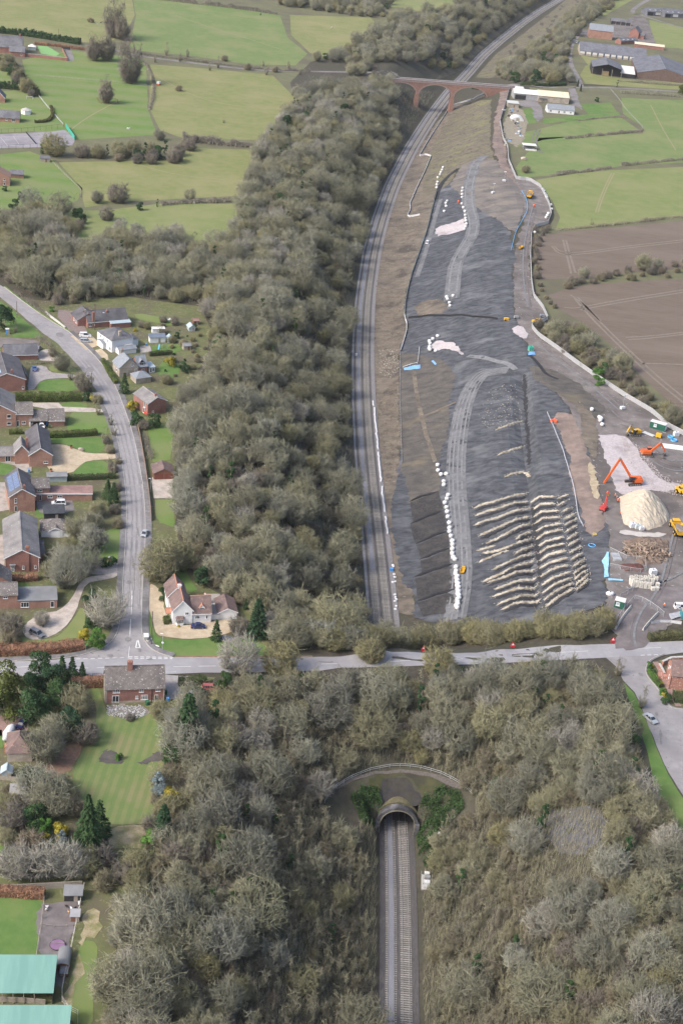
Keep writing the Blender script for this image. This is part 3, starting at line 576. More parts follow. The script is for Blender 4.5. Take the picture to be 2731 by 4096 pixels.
ribbon('tan_track',catmull([(1690,1668),(1740,1650),(1800,1620),(1822,1612)],2.0),-.7,.7,m_rough,.37)
# haul road up the slope with paired wheel ruts
haul=[(1818,2480),(1845,2330),(1840,2200),(1836,2100),(1825,1990),(1822,1880),(1830,1760),(1850,1640),(1880,1555),(1920,1500),(1975,1487),(2030,1484)]
hp=catmull(haul,2.0);ribbon('haul_road',hp,-3.4,3.6,m_haul,.32)
for a,b in((-2.2,-1.6),(-.7,-.1),(.9,1.5),(2.3,2.8)):ribbon('wheel_rut',hp,a,b,m_rut,.38)
haul2=[(1805,1200),(1812,1120),(1820,1060),(1850,1000),(1890,940),(1890,880),(1872,830),(1870,760),(1885,700),(1900,650),(1940,625)]
hp2=catmull(haul2,2.0);ribbon('haul_road',hp2,-3.6,3.6,m_haul,.34)
for a,b in((-2.4,-1.6),(1.3,2.2)):ribbon('wheel_rut',hp2,a,b,m_rut,.40)
ribbon('haul_road',catmull([(1870,1425),(1950,1438),(2030,1455),(2060,1480)],2.0),-1.2,1.2,m_rut,.33)
ribbon('haul_road',catmull([(1742,800),(1752,760),(1775,720),(1830,675)],2.0),-1.3,1.3,m_black_edge,.34)
ribbon('haul_road',catmull([(1665,1110),(1690,1040),(1715,960),(1735,880),(1760,800)],2.0),-1.4,1.0,m_haul,.34)
sheet('stone_patch',[(1743,915),(1765,905),(1845,880),(1855,875),(1858,905),(1850,925),(1770,944),(1748,948)],m_stonebed,.42,2.5)
sheet('stone_patch',[(1735,1368),(1760,1362),(1812,1372),(1825,1390),(1862,1418),(1850,1420),(1800,1405),(1765,1402),(1740,1410),(1732,1395)],m_stonebed,.42,2.5,smooth=1)
sheet('stone_patch',[(2055,1305),(2090,1312),(2115,1345),(2108,1358),(2070,1345),(2050,1325)],m_stonebed,.30,2.5,smooth=1)
sheet('stone_bed',[(2388,1742),(2415,1738),(2470,1738),(2510,1752),(2545,1792),(2565,1830),(2600,1880),(2640,1925),(2731,1945),(2731,1960),(2640,1968),(2560,1965),(2470,1985),(2440,1890),(2410,1810)],m_stonebed,.26,2.5,smooth=1)
sheet('dark_mud',[(2400,2470),(2440,2400),(2500,2370),(2600,2350),(2731,2350),(2900,2400),(2900,2480),(2731,2470),(2640,2500),(2590,2570),(2560,2590),(2470,2590),(2462,2560),(2490,2500),(2460,2490)],m_mud_dark,.24,4.0)
sheet('pale_mud',[(2470,2120),(2560,2135),(2660,2130),(2650,2150),(2540,2150),(2480,2140)],M('pale_mud',(.42,.39,.36),(.50,.47,.44),.6),.27,smooth=1)
# muddy site entrance crossing the road edge
sheet('road_mud',[(2470,2560),(2540,2575),(2600,2572),(2560,2598),(2500,2608),(2480,2590)],m_mud_dark,.26,3.0,smooth=1)
# counterfort drains: long mounds of pale stone laid up the slope
dz=lambda x,y:(1520+x*1.3516,1320+y*1.3516)
_L=[(275,530),(278,553),(278,580),(290,612),(312,634),(400,622),(405,640),(395,668),(330,712),(300,748),(312,752),(335,770),(330,792),(345,815),(355,831)]
_R=[(432,487),(437,509),(440,531),(441,553),(445,576),(446,598),(450,620),(452,641),(455,662),(456,684),(460,708),(465,732),(467,755),(471,777),(476,796)]
_Q=[(555,488),(552,508),(566,527),(576,545),(580,561),(582,580),(586,601),(590,620),(595,641),(600,660),(605,680),(610,697),(613,711),(616,724),(616,738)]
dr=[]
for k in range(15):
 a,b,c=_L[k],_R[k],_Q[k];j1=(b[0]+16,b[1]+24);m1=(a[0]*.45+b[0]*.55,a[1]*.45+b[1]*.55-3)
 if k==6:a=(300,662);m1=(372,650)
 dr.append([dz(*q)for q in(a,m1,b)])
 m2=(j1[0]*.35+c[0]*.65,j1[1]*.35+c[1]*.65-1);dr.append([dz(*q)for q in((j1[0]-4,j1[1]-1),j1,m2)]);dr.append([dz(*q)for q in((m2[0]+6,m2[1]+7),c)])
dr+=[[(1978,1724),(2030,1706),(2086,1686)],[(1986,1824),(2040,1806),(2092,1790)],[(2015,1910),(2060,1896),(2098,1890),(2118,1908)],[dz(285,655),dz(340,640)],[dz(290,690),dz(330,672),dz(380,655)]]
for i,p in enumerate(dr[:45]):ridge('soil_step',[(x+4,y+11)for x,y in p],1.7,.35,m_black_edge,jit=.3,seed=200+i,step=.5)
for i,p in enumerate(dr):
 o=ridge('stone_drain',p,1.0,.45,m_stone,jit=.36,seed=50+i,kind=None,step=.4)
 y0=min(q[1]for q in p)
 tag(o,'pale rubble-filled drain trench laid up the dark clay slip','stone drain','rubble drains on the slip')
# wear: tyre arcs in the compound, seams and worn bands on the village road, vehicle marks in the pastures
for i,pts in enumerate(([(2560,1800),(2620,1860),(2700,1890),(2740,1880)],[(2570,1790),(2630,1845),(2700,1872),(2740,1865)],[(2640,1830),(2690,1850),(2735,1845)],[(2480,1700),(2540,1720),(2600,1780),(2660,1840)],[(2690,2140),(2660,2260),(2640,2340),(2590,2420)],[(2704,2140),(2676,2262),(2655,2345),(2606,2424)],[(2731,2290),(2660,2330),(2560,2350),(2500,2360)],[(2420,1620),(2480,1680),(2530,1700)],[(2128,830),(2110,900),(2090,1000),(2090,1120),(2110,1230)],[(2140,840),(2122,910),(2102,1005),(2102,1120),(2122,1230)],[(2540,2590),(2530,2530),(2560,2450),(2590,2410)],[(2520,2590),(2510,2530),(2538,2455)],[(2150,1380),(2260,1470),(2380,1560),(2470,1640)],[(2160,1372),(2270,1460),(2390,1548),(2480,1630)])):
 track_line(pts,.7,m_mud_dark if i%2 else m_rut,.33,'tyre_track')
m_seam=M('road_seam',(.19,.18,.18),(.25,.24,.24),1.0);m_worn=M('worn_asphalt',(.295,.28,.28),(.335,.32,.32),.6,(.26,.245,.25),.1)
VR=catmull([((a[0]+b[0])/2,(a[1]+b[1])/2)for a,b in zip([(277,1329),(393,1436),(469,1556),(522,1697),(562,1871),(582,2045),(580,2218),(574,2307),(569,2429)],[(190,1345),(300,1450),(388,1565),(450,1700),(490,1871),(508,2045),(499,2218),(493,2307),(484,2445)])],2.0)
for j,(a,b,mt)in enumerate(((-2.1,-1.3,m_worn),(-.6,.1,m_worn),(.9,1.7,m_worn),(-1.05,-.92,m_seam),(.35,.47,m_seam),(2.1,2.24,m_seam))):
 q_=np.random.default_rng(j).normal(0,.07,len(VR));ribbon('road_wear',VR[6*j:],a+q_[6*j:],b+q_[6*j:],mt,.13+.004*j)
for i,(x,y,w,h)in enumerate(((530,2250,7,26),(515,1700,8,10),(548,2130,5,20),(470,1610,9,8),(360,1480,14,9),(240,1340,16,8),(520,2330,10,6),(512,2560,12,7),(450,2620,14,5),(560,2600,9,6),(600,2640,12,4),(900,2655,30,3),(1300,2650,34,4),(2100,2618,40,5),(2620,2860,8,8),(2640,2950,6,30),(2560,2700,10,6))):
 sheet('tar_patch',[(x-w,y-h),(x+w*.8,y-h),(x+w,y+h),(x-w*.7,y+h)],m_seam,.20,4.0,smooth=1,ragged=.25)
for pts in([(2445,692),(2420,740),(2395,800),(2380,850)],[(2455,692),(2430,740),(2405,800),(2390,850)],[(620,300),(760,380),(900,420),(1040,430)],[(560,660),(700,700),(900,720)],[(700,60),(840,110),(980,150),(1130,200)],[(240,560),(330,480),(480,400)],[(2600,420),(2650,520),(2700,600)]):
 track_line(pts,.9,M('field_path',(.24,.225,.12),(.28,.26,.14),.5),.10,'field_path')
# ------------------------------------------------------------------ railway
ycut=np.arange(150,2200,2.0);RC=np.stack([xr(ycut),ycut],1)
NEAR,FAR_=RC[RC[:,1]<=YP-1],RC[RC[:,1]>=YB-2]
ribbon('ballast_bed',NEAR,-4.5,4.3,m_ballast,.12);ribbon('ballast_bed',FAR_,-5.6,4.3,m_ballast,.12)
ribbon('ballast_bed',RC[(RC[:,1]>=YP-3)&(RC[:,1]<=YB+2)],-4.2,4.2,m_ballast,.09,hf=lambda x,y:np.zeros(np.shape(x)))
ribbon('cess_path',FAR_,-5.4,-3.8,M('cess_gravel',(.19,.18,.18),(.25,.235,.235),1.5),.17)
ribbon('cess_path',FAR_[8:],3.7,4.6,M('pale_cess',(.27,.265,.275),(.21,.205,.205),1.0),.17)
def track(name,label,off,pale):
 t=thing(name,label,'railway track')
 L_=offset_line(RC,off)
 for s in(-.7525,.7525):
  P=offset_line(L_,s);mb=MB();n=len(P);b=[]
  prof_=[(-.07,.14),(.07,.14),(.04,.20),(.04,.36),(-.04,.36),(-.04,.20)]
  T=np.gradient(P,axis=0);T/=np.linalg.norm(T,axis=1)[:,None];N_=np.stack([-T[:,1],T[:,0]],1);k=len(prof_)
  V=np.stack([np.column_stack([P+N_*u,np.full(n,zz)])for u,zz in prof_],1).reshape(-1,3)
  f=np.array([(i*k+j,i*k+(j+1)%k,(i+1)*k+(j+1)%k,(i+1)*k+j)for i in range(n-1)for j in range(k)])
  obj('rail',mesh_np('rail',V,f,m_rail),t)
 if pale:
  for seg in(L_[L_[:,1]<YP+40],L_[L_[:,1]>YB+40]):
   ribbon('ballast_fill',seg,-.60,.60,m_ballast_pale,.30,kind=None,hf=lambda x,y:np.zeros(np.shape(x))).parent=t
# sleepers
 S=densify(L_,.05);d=np.concatenate([[0],np.cumsum(np.linalg.norm(np.diff(S,axis=0),axis=1))]);st=np.arange(.3,d[-1],.66)
 sx=np.interp(st,d,S[:,0]);sy=np.interp(st,d,S[:,1]);an=np.arctan2(np.gradient(sy),np.gradient(sx))-math.pi/2
 mb=MB();mb.box(-1.28,1.28,-.14,.14,.02,.26 if not pale else .24);me=mb.mesh('sleeper',m_sleeper)
 vis=[i for i in range(len(sx))if(YP-72<sy[i]<YP+4)or(YB+4<sy[i]<YB+125)]
 vis=vis[:298];vs_=set(vis)
 for i in vis:obj('sleeper',me,t,(sx[i],sy[i],0),an[i])
 rest=MB()
 for i in range(len(sx)):
  if i in vs_ or YP+4<sy[i]<YB:continue
  rest.cbox((sx[i],sy[i],.14),(2.56,.28,.24),an[i])
 o=rest.build('sleepers_beyond',m_sleeper,t);o['kind']='stuff'
 return t
track('railway_track','railway track with its bed filled level in pale grey ballast',1.68,True)
track('railway_track','railway track with bare concrete sleepers showing between its rails',-1.68,False)
# cable trough and white-wrapped pipe beside the right track
def pipe_line(name,label,cat,pts,r,mat,z=.3,n=8,wig=0.0,seed=1,step=1.5,group=None):
 P=densify(smooth_line(gpl(pts)[:,:2],1),step);rr=np.random.default_rng(seed)
 P=P+rr.normal(0,1,P.shape)*wig;Z=hz(P[:,0],P[:,1])+z
 o=MB().tube([(p[0],p[1],q)for p,q in zip(P,Z)],r,n).build(name,mat);return tag(o,label,cat,group)
m_whitep=M('white_sheet',(.74,.74,.75),(.62,.62,.64),1.5,rough=.6)
for i,pts in enumerate(([(1491,1607),(1493,1626)],[(1497,1634),(1499,1680),(1503,1700),(1507,1750),(1511,1800)],[(1512,1812),(1518,1880),(1524,1930)],[(1526,1948),(1532,2000),(1538,2050)],[(1541,2070),(1546,2110),(1550,2140)])):
 pipe_line('cable_trough',['short','longest','long straight','middle','southernmost'][i]+' length of white cable trough beside the right hand track','cable trough',pts,.32,m_whitep,.35,seed=i,wig=.1)
wht=MB().lump((0,0,0),(1.0,.7,.5),seed=3).mesh('rubble_bag',m_whitep)
for i,(x,y)in enumerate([(1570,2264),(1573,2270),(1575,2300),(1578,2312),(1580,2330),(1570,2332),(1578,2382),(1581,2392),(1584,2400),(1579,2408),(1583,2428),(1580,2440)]):
 tag(obj('rubble_bag',wht,loc=gp(x,y)+Vector((0,0,.1)),rz=i*1.1),'small white bag dumped by the track beside the blue bin','bag','white bags beside the track')
bb=thing('blue_bin','small bright blue plastic box beside the right hand track','bin',gp(1564,2284));m_blue=M('blue_plastic',(.08,.27,.62),(.10,.30,.66),2,rough=.5)
MB().box(-.5,.5,-.5,.5,.1,.9).build('body',m_blue,bb);MB().box(-.56,.56,-.56,.56,.9,1.02).build('lid',m_blue,bb)
# ------------------------------------------------------------------ tunnel portal
m_brickdark=M('sooty_brick',(.05,.05,.055),(.10,.098,.102),1.0,(.20,.198,.208),.35,bump=.5,bscale=4,lo3=.52,hi3=.68)
m_stonering=M('lichen_stone',(.33,.30,.21),(.22,.20,.155),1.5)
tp=thing('tunnel_portal','sooty horseshoe brick tunnel mouth at the end of the cutting','tunnel portal',(float(xr(YP)),YP-1.2,0),-RAIL_ANG)
Rr,hs_=4.25,2.9
def arch(r,hs,n=20):return[(-r*.98,0),(-r,hs*.6)]+[(r*math.cos(math.pi-math.pi*i/n),hs+r*math.sin(math.pi*i/n))for i in range(n+1)]+[(r,hs*.6),(r*.98,0)]
def ring(r0,r1,y0,y1):
 mb=MB();a,b=arch(r0,hs_),arch(r1,hs_);n=len(a)
 v=[(p[0],y0,p[1])for p in a]+[(p[0],y0,p[1])for p in b]+[(p[0],y1,p[1])for p in a]+[(p[0],y1,p[1])for p in b];f=[]
 for i in range(n-1):f+=[(i,i+1,n+i+1,n+i),(2*n+i+1,2*n+i,3*n+i,3*n+i+1),(n+i,n+i+1,3*n+i+1,3*n+i),(i+1,i,2*n+i,2*n+i+1)]
 return mb.add(v,f)
ring(Rr,Rr+1.0,0,5.0).build('barrel',m_brickdark,tp)
ring(Rr+.02,Rr+.2,-.12,.35).build('arch_ring',m_stonering,tp)
ring(Rr-.02,Rr+.55,5.0,71.0).build('lining',m_brickdark,tp)
ring(Rr+1.0,Rr+1.5,1.6,5.5).build('extrados',M('mossy_earth',(.11,.10,.06),(.17,.15,.09),1.0,(.10,.12,.04),.4),tp)
for s in(-1,1):
 MB().box(s*5.0-.55,s*5.0+.55,-.9,1.4,-.2,3.6).build('buttress',m_brickdark,tp)
# white marker lamp by the portal
mk=thing('signal_marker','small white marker post at the right foot of the tunnel mouth','marker',gp(1664,3322)+Vector((0,0,0)))
MB().cyl((0,0,0),.06,1.2,8).build('post',m_whitep,mk);MB().cbox((0,0,1.35),(.5,.12,.4)).build('plate',m_whitep,mk)
sheet('bare_slope',[(1505,3200),(1520,3140),(1550,3105),(1600,3095),(1650,3105),(1690,3150),(1705,3210),(1640,3215),(1600,3210),(1560,3212)],M('bare_earth',(.036,.034,.035),(.055,.05,.05),.6,(.06,.055,.035),.2,bump=.5),.12,2.5,smooth=1)
sheet('mossy_slope',[(1430,3190),(1470,3120),(1550,3085),(1620,3080),(1720,3100),(1790,3150),(1820,3200),(1710,3212),(1660,3140),(1600,3096),(1530,3130),(1505,3200)],M('moss',(.05,.055,.026),(.075,.072,.036),.5,(.048,.044,.036),.2,bump=.5),.08,2.5,smooth=1)
sheet('gravel_cess',[(1330,3140),(1400,3110),(1500,3085),(1600,3076),(1720,3092),(1800,3118),(1850,3150),(1835,3160),(1720,3106),(1600,3090),(1500,3098),(1410,3124),(1340,3160)],M('pink_rubble',(.095,.082,.075),(.15,.132,.12),2.0),.14,2.5)
# arc fence round the portal: white tube rails on posts
m_galv=M('galvanised_tube',(.52,.53,.54),(.40,.41,.42),2.0,rough=.5,metal=.3)
def rail_fence(name,label,pts,mat,post_h=1.1,rails=(.55,1.05),r=.045,gap=2.6,pr=.05,group=None,mesh=None,cat='fence',smooth=1,box=False,meshmat=None):
 G=gpl(pts)[:,:2];P=densify(smooth_line(G,1)if smooth else G,.5);d=np.concatenate([[0],np.cumsum(np.linalg.norm(np.diff(P,axis=0),axis=1))])
 n=max(2,int(d[-1]/gap)+1);st=np.linspace(0,d[-1],n);px_=np.interp(st,d,P[:,0]);py_=np.interp(st,d,P[:,1]);pz=hz(px_,py_)
 t=thing(name,label,cat,(px_[0],py_[0],pz[0]),0,group);o3=Vector((px_[0],py_[0],pz[0]))
 pm=MB()
 if box:pm.box(-pr,pr,-pr,pr,-.3,post_h)
 else:pm.cyl((0,0,-.3),pr,post_h+.3,6)
 pm=pm.mesh('post',mat)
 k=max(1,n//290)
 for i in range(0,n,k):obj('post',pm,t,Vector((px_[i],py_[i],pz[i]))-o3)
 for h in rails:
  MB().tube([Vector((px_[i],py_[i],pz[i]+h))-o3 for i in range(n)],r,6).build('rail',mat,t)
 if mesh:
  V=[];f=[]
  for i in range(n):
   for hh in mesh:V.append((px_[i]-o3.x,py_[i]-o3.y,pz[i]+hh-o3.z))
  for i in range(n-1):f.append((2*i,2*i+2,2*i+3,2*i+1))
  obj('panel',mesh_np('panel',V,f,meshmat or mat),t)
 return t
rail_fence('handrail_fence','pale tubular handrail fence arching round above the tunnel mouth',[(1298,3212),(1318,3180),(1360,3140),(1420,3108),(1480,3085),(1540,3072),(1600,3067),(1660,3072),(1720,3086),(1790,3110),(1850,3145),(1890,3185)],m_galv,1.2,(.6,1.15),.05,2.6,.05)
# equipment hut and boxes by the near track
loc=thing('relay_cabinet','white and grey lineside equipment cabinets beside the near tracks','cabinet',gp(1704,3545));m_cab=M('cabinet_white',(.72,.73,.74),(.64,.65,.66),2,rough=.5);m_cabg=M('cabinet_grey',(.25,.26,.27),(.33,.34,.35),2)
for(x,y,w,d_,h,mt)in((0,.0,1.3,1.0,1.5,m_cab),(.1,1.6,1.3,.8,1.7,m_cabg),(0,3.0,1.1,.7,1.6,m_cab)):
 MB().box(x-w/2,x+w/2,y-d_/2,y+d_/2,0,h).box(x-w/2-.06,x+w/2+.06,y-d_/2-.06,y+d_/2+.06,h,h+.08).build('cabinet_body',mt,loc)
MB().box(-1.2,1.2,-1.2,4.0,-.35,.06).build('plinth',m_conc,loc)
for i,s in enumerate((-1.25,1.25)):MB().tube([(s,-1.2,0),(s,-1.2,1.1),(s,4.0,1.1),(s,4.0,0)],.04,6).build('guard_rail',m_galv,loc)
b2=thing('survey_box','small white box standing in scrub right of the tunnel mouth','box',gp(1752,3340));MB().lump((0,0,0),(.9,.8,.8),seed=2).build('body',m_whitep,b2);MB().box(-.4,.4,-.4,.4,.8,.86).build('lid',m_cab,b2)
for(x,y)in((1908,3462),(1946,3459)):
 tag(obj('rubble_bag',wht,loc=gp(x,y)),'small white bag lying in the scrub of the right hand cutting','bag','white bags in the cutting scrub')
# left signal and posts
for x,y,lab in((1424,1425,'white lineside box on the left of the curving tracks'),(1510,718,'pale trackside cabinet at the wood edge on the curve'),(1424,970,'small white trackside post at the wood edge below the curve')):
 q=thing('lineside_box',lab,'lineside box',gp(x,y));MB().box(-.5,.5,-.4,.4,.2,1.3).build('body',m_cab,q);MB().cyl((0,0,-.2),.12,.5,6).build('post',m_galv,q)
# ------------------------------------------------------------------ trees
m_bark=M('bark',(.33,.305,.235),(.24,.225,.175),1.5,rand=.25,coords='Object')
def twig_mat(name,cols,v=.22):
 m=bpy.data.materials.new(name);m.use_nodes=True;N=m.node_tree.nodes;L=m.node_tree.links;b=N["Principled BSDF"];b.inputs["Roughness"].default_value=.85;b.inputs["Specular IOR Level"].default_value=.2
 oi=N.new("ShaderNodeObjectInfo");cr=N.new("ShaderNodeValToRGB");el=cr.color_ramp.elements
 while len(el)<len(cols):el.new(.5)
 for i,c in enumerate(cols):el[i].position=i/(len(cols)-1);el[i].color=(*c,1)
 L.new(oi.outputs["Random"],cr.inputs[0])
 g=N.new("ShaderNodeNewGeometry");n=N.new("ShaderNodeTexNoise");n.inputs["Scale"].default_value=.45;n.inputs["Detail"].default_value=3;L.new(g.outputs["Position"],n.inputs["Vector"])
 r=N.new("ShaderNodeMapRange");r.inputs[1].default_value=.3;r.inputs[2].default_value=.7;r.inputs[3].default_value=1-v;r.inputs[4].default_value=1+v;L.new(n.outputs["Fac"],r.inputs[0])
 hs=N.new("ShaderNodeHueSaturation");L.new(cr.outputs[0],hs.inputs["Color"]);L.new(r.outputs[0],hs.inputs["Value"]);L.new(hs.outputs[0],b.inputs["Base Color"]);return m
m_twig=twig_mat('bare_twigs',[(0.239,0.235,0.175),(0.286,0.275,0.180),(0.196,0.195,0.150),(0.291,0.290,0.235),(0.253,0.250,0.165),(0.210,0.210,0.165),(0.282,0.272,0.165),(0.301,0.295,0.225),(0.239,0.228,0.140),(0.186,0.185,0.150)])
m_twig_olive=twig_mat('olive_twigs',[(.245,.235,.13),(.235,.22,.14),(.265,.245,.13),(.22,.215,.13),(.255,.24,.15)])
m_twig_pale=twig_mat('pale_twigs',[(.33,.315,.27),(.29,.275,.235),(.35,.335,.28)])
m_twig_brown=twig_mat('brown_twigs',[(.185,.165,.14),(.215,.19,.155),(.165,.15,.13),(.20,.182,.142)])
m_twig_slope=twig_mat('sapling_twigs',[(.245,.232,.165),(.278,.258,.165),(.215,.207,.157),(.26,.245,.165),(.232,.205,.157)])
m_twig_dark=twig_mat('slope_scrub_twigs',[(.20,.182,.13),(.235,.208,.14),(.18,.165,.125),(.225,.205,.125),(.215,.178,.138)])
def unit(a):return a/(np.linalg.norm(a,axis=-1,keepdims=True)+1e-9)
def tube_np(A,B,ra,rb,n,g):
 """n-sided tapered tubes from A to B (arrays)"""
 d=unit(B-A);x=unit(np.cross(d,unit(g.normal(size=d.shape))));y=np.cross(d,x);t=2*np.pi*np.arange(n)/n
 off=x[:,None]*np.cos(t)[None,:,None]+y[:,None]*np.sin(t)[None,:,None]
 V=np.concatenate([A[:,None]+off*ra[:,None,None],B[:,None]+off*rb[:,None,None]],1).reshape(-1,3);j=np.arange(n)
 q=np.stack([j,(j+1)%n,n+(j+1)%n,n+j],1);F=(np.arange(len(A))[:,None,None]*2*n+q[None]).reshape(-1,4)
 return V,np.concatenate([F[:,[0,1,2]],F[:,[0,2,3]]])
def spike_np(A,B,w,g):
 d=unit(B-A);x=unit(np.cross(d,unit(g.normal(size=d.shape))));y=np.cross(d,x);w=w[:,None]
 V=np.stack([A+x*w,A-x*w*.5+y*w*.87,A-x*w*.5-y*w*.87,B],1).reshape(-1,3);f=np.array([[0,1,3],[1,2,3],[2,0,3]])
 return V,(np.arange(len(A))[:,None,None]*4+f[None]).reshape(-1,3)
def cat_np(L):
 V=[];F=[];o=0
 for v,f in L:V.append(v);F.append(f+o);o+=len(v)
 return np.concatenate(V),np.concatenate(F)
def grow_tree(seed,H,spread,n=(12,8,9,6),low=.1,fork=.12,tw=.05,spray=.9,upb=.25,lump=.16,r0=None,jit=(.42,.3),emin=.05):
 """a bare tree: limbs, branches, twigs and sprays radiating from a low fork out to a lumpy dome; returns trunk and crown mesh data"""
 g=np.random.default_rng(seed);O=np.array([0,0,fork*H]);r0=r0 or .023*H;cz=H*(.5+low/2);rz=H*(.5-low/2)
 lobes=unit(g.normal(size=(9,3))+np.array([0,0,.5]));lw=g.uniform(-lump,lump,9)
 def shell(d):
  E=np.array([spread,spread,rz]);o=(O-np.array([0,0,cz]))/E;q=d/E
  a=(q*q).sum(-1);b=(q*o).sum(-1);c=(o*o).sum()-1;t=(-b+np.sqrt(np.maximum(0,b*b-a*c)))/a
  return t*(1+(np.maximum(0,(d[...,None,:]*lobes).sum(-1)-.55)*2.2*lw).sum(-1))
 k1=n[0];az=np.arange(k1)*2.4+g.uniform(-.3,.3,k1);el=np.arcsin(np.clip(emin+(1-emin)*(np.arange(k1)+.5)/k1+g.normal(0,.04,k1),-.1,1));d1=np.stack([np.cos(az)*np.cos(el),np.sin(az)*np.cos(el),np.sin(el)],1)
 lf=g.uniform(.72,1.12,k1);L1=shell(d1)*g.uniform(.6,.78,k1)*lf;E1=O+d1*L1[:,None];C1=O+d1*L1[:,None]*.5+np.array([0,0,1.0])*L1[:,None]*(-.12+upb*.0)+g.normal(0,.06,(k1,3))*L1[:,None]
 def bez(A,Cc,B,t):t=t[...,None];return A*(1-t)**2+Cc*2*t*(1-t)+B*t*t
 tr=[tube_np(np.array([[0,0,-.3]]),O[None]+.0,np.array([r0*1.3]),np.array([r0]),6,g)]
 for i in range(4):
  t0=np.full(k1,i/4);t1=np.full(k1,(i+1)/4);tr.append(tube_np(bez(O,C1,E1,t0),bez(O,C1,E1,t1),r0*.55*(1-t0*.75),r0*.55*(1-t1*.75),5,g))
 I=np.repeat(np.arange(k1),n[1]);t=g.uniform(.25,1,len(I));A2=bez(O,C1[I],E1[I],t);d2=unit(d1[I]+g.normal(0,jit[0],(len(I),3))+np.array([0,0,.08]));d2[:,2]=np.maximum(d2[:,2],-.12);d2=unit(d2)
 B2=O+d2*(shell(d2)*g.uniform(.7,.95,len(I))*lf[I])[:,None];C2=(A2+B2)/2+g.normal(0,.05,A2.shape)*spread*.6
 cr=[];r2=r0*.2
 for i in range(3):
  t0=np.full(len(I),i/3);t1=np.full(len(I),(i+1)/3);cr.append(tube_np(bez(A2,C2,B2,t0),bez(A2,C2,B2,t1),np.maximum(.02,r2*(1-t0*.7)),np.maximum(.018,r2*(1-t1*.7)),3,g))
 J=np.repeat(np.arange(len(I)),n[2]);t=g.uniform(.25,1,len(J));A3=bez(A2[J],C2[J],B2[J],t);d3=unit(d2[J]+g.normal(0,jit[1],(len(J),3))+np.array([0,0,.06]));B3t=O+d3*(shell(d3)*g.uniform(.82,1.06,len(J))*lf[I][J])[:,None]
 dv=B3t-A3;L3=np.minimum(np.linalg.norm(dv,axis=1),spread*.42);B3=A3+unit(dv)*L3[:,None]
 cr.append(tube_np(A3,B3,np.full(len(J),tw*.55),np.full(len(J),tw*.35),3,g))
 K=np.repeat(np.arange(len(J)),n[3]);t=g.uniform(.2,1,len(K));A4=A3[K]+(B3-A3)[K]*t[:,None];d4=unit(unit(B3-A3)[K]+g.normal(0,.3,(len(K),3))+np.array([0,0,.12]));B4=A4+d4*(spray*g.uniform(.55,1.5,len(K)))[:,None]
 cr.append(spike_np(A4,B4,np.full(len(K),tw*.62),g))
 return cat_np(tr),cat_np(cr)
PROTO={}
def proto(key,mat,**k):
 (tv,tf),(cv,cf)=grow_tree(**k)
 PROTO[key]=(mesh_np('trunk',tv,tf,m_bark),mesh_np('crown',cv,cf,mat),k['H'],k['spread'])
for i in range(5):proto(f'wood{i}',m_twig,seed=100+i,H=(11.0,12.5,10.0,13.5,11.5)[i],spread=(6.0,6.6,5.2,5.6,7.0)[i],n=(12,8,8,4),tw=.085,spray=1.25,lump=.3)
for i in range(2):proto(f'pale{i}',m_twig_pale,seed=120+i,H=11.0,spread=5.8,n=(12,7,7,4),tw=.085,spray=1.3,jit=(.4,.25),lump=.3)
for i in range(3):proto(f'olive{i}',m_twig_olive,seed=140+i,H=7.5,spread=4.6,n=(12,8,8,5),tw=.075,low=.02,fork=.06,spray=.95,lump=.3)
for i in range(3):proto(f'pole{i}',m_twig_slope,seed=160+i,H=8.0+i,spread=1.6,n=(6,5,5,3),low=.1,fork=.05,tw=.075,spray=1.05,jit=(.22,.25),r0=.08,emin=.55,lump=.3)
for i in range(3):proto(f'scrub{i}',m_twig_dark,seed=180+i,H=4.6,spread=3.0,n=(9,6,7,4),tw=.07,low=0,fork=.04,spray=1.0,r0=.05,lump=.35)
for i in range(2):proto(f'brown{i}',m_twig_brown,seed=190+i,H=5.0,spread=3.0,n=(10,7,7,4),tw=.07,low=0,fork=.05,spray=.95,r0=.06,lump=.3)
proto('dark0',m_twig_brown,seed=210,H=18.0,spread=4.6,n=(14,7,6,3),tw=.12,spray=2.0,low=.05,fork=.1,emin=.3)
proto('bigdark',m_twig_brown,seed=214,H=24.0,spread=6.5,n=(16,8,7,3),tw=.15,spray=2.6,low=.03,fork=.08,emin=.25)
# leafy evergreens
def leaf_cloud(seed,blobs,n,size,mat,name='crown',flat=.0):
 g=np.random.default_rng(seed);B=np.array(blobs,float);w=B[:,3]**2;w/=w.sum();k=g.choice(len(B),n,p=w)
 d=g.normal(size=(n,3));d/=np.linalg.norm(d,axis=1)[:,None];d[:,2]=np.where(d[:,2]<-.35,-d[:,2],d[:,2])
 rad=g.uniform(.55,1.03,n)**.6;c=B[k,:3]+d*(B[k,3]*rad)[:,None]*np.array([1,1,1-flat])
 a=d+g.normal(0,.6,(n,3));a/=np.linalg.norm(a,axis=1)[:,None];t=np.cross(a,g.normal(size=(n,3)));t/=np.linalg.norm(t,axis=1)[:,None];b=np.cross(a,t)
 s=(size*g.uniform(.6,1.3,n))[:,None]
 V=np.stack([c-t*s,c-b*s*.55,c+t*s,c+b*s*.55],1).reshape(-1,3);F=np.arange(n*4).reshape(n,4)
 return mesh_np(name,V,F,mat)
def leaf_mat(name,cols):
 return twig_mat(name,cols,.45)
m_ever=leaf_mat('dark_evergreen',[(.035,.075,.030),(.05,.095,.035),(.03,.065,.035),(.045,.085,.028)])
m_ever_y=leaf_mat('yellow_conifer',[(.115,.125,.03),(.09,.11,.03)])
m_laurel=leaf_mat('bright_laurel',[(.075,.17,.035),(.095,.19,.04)])
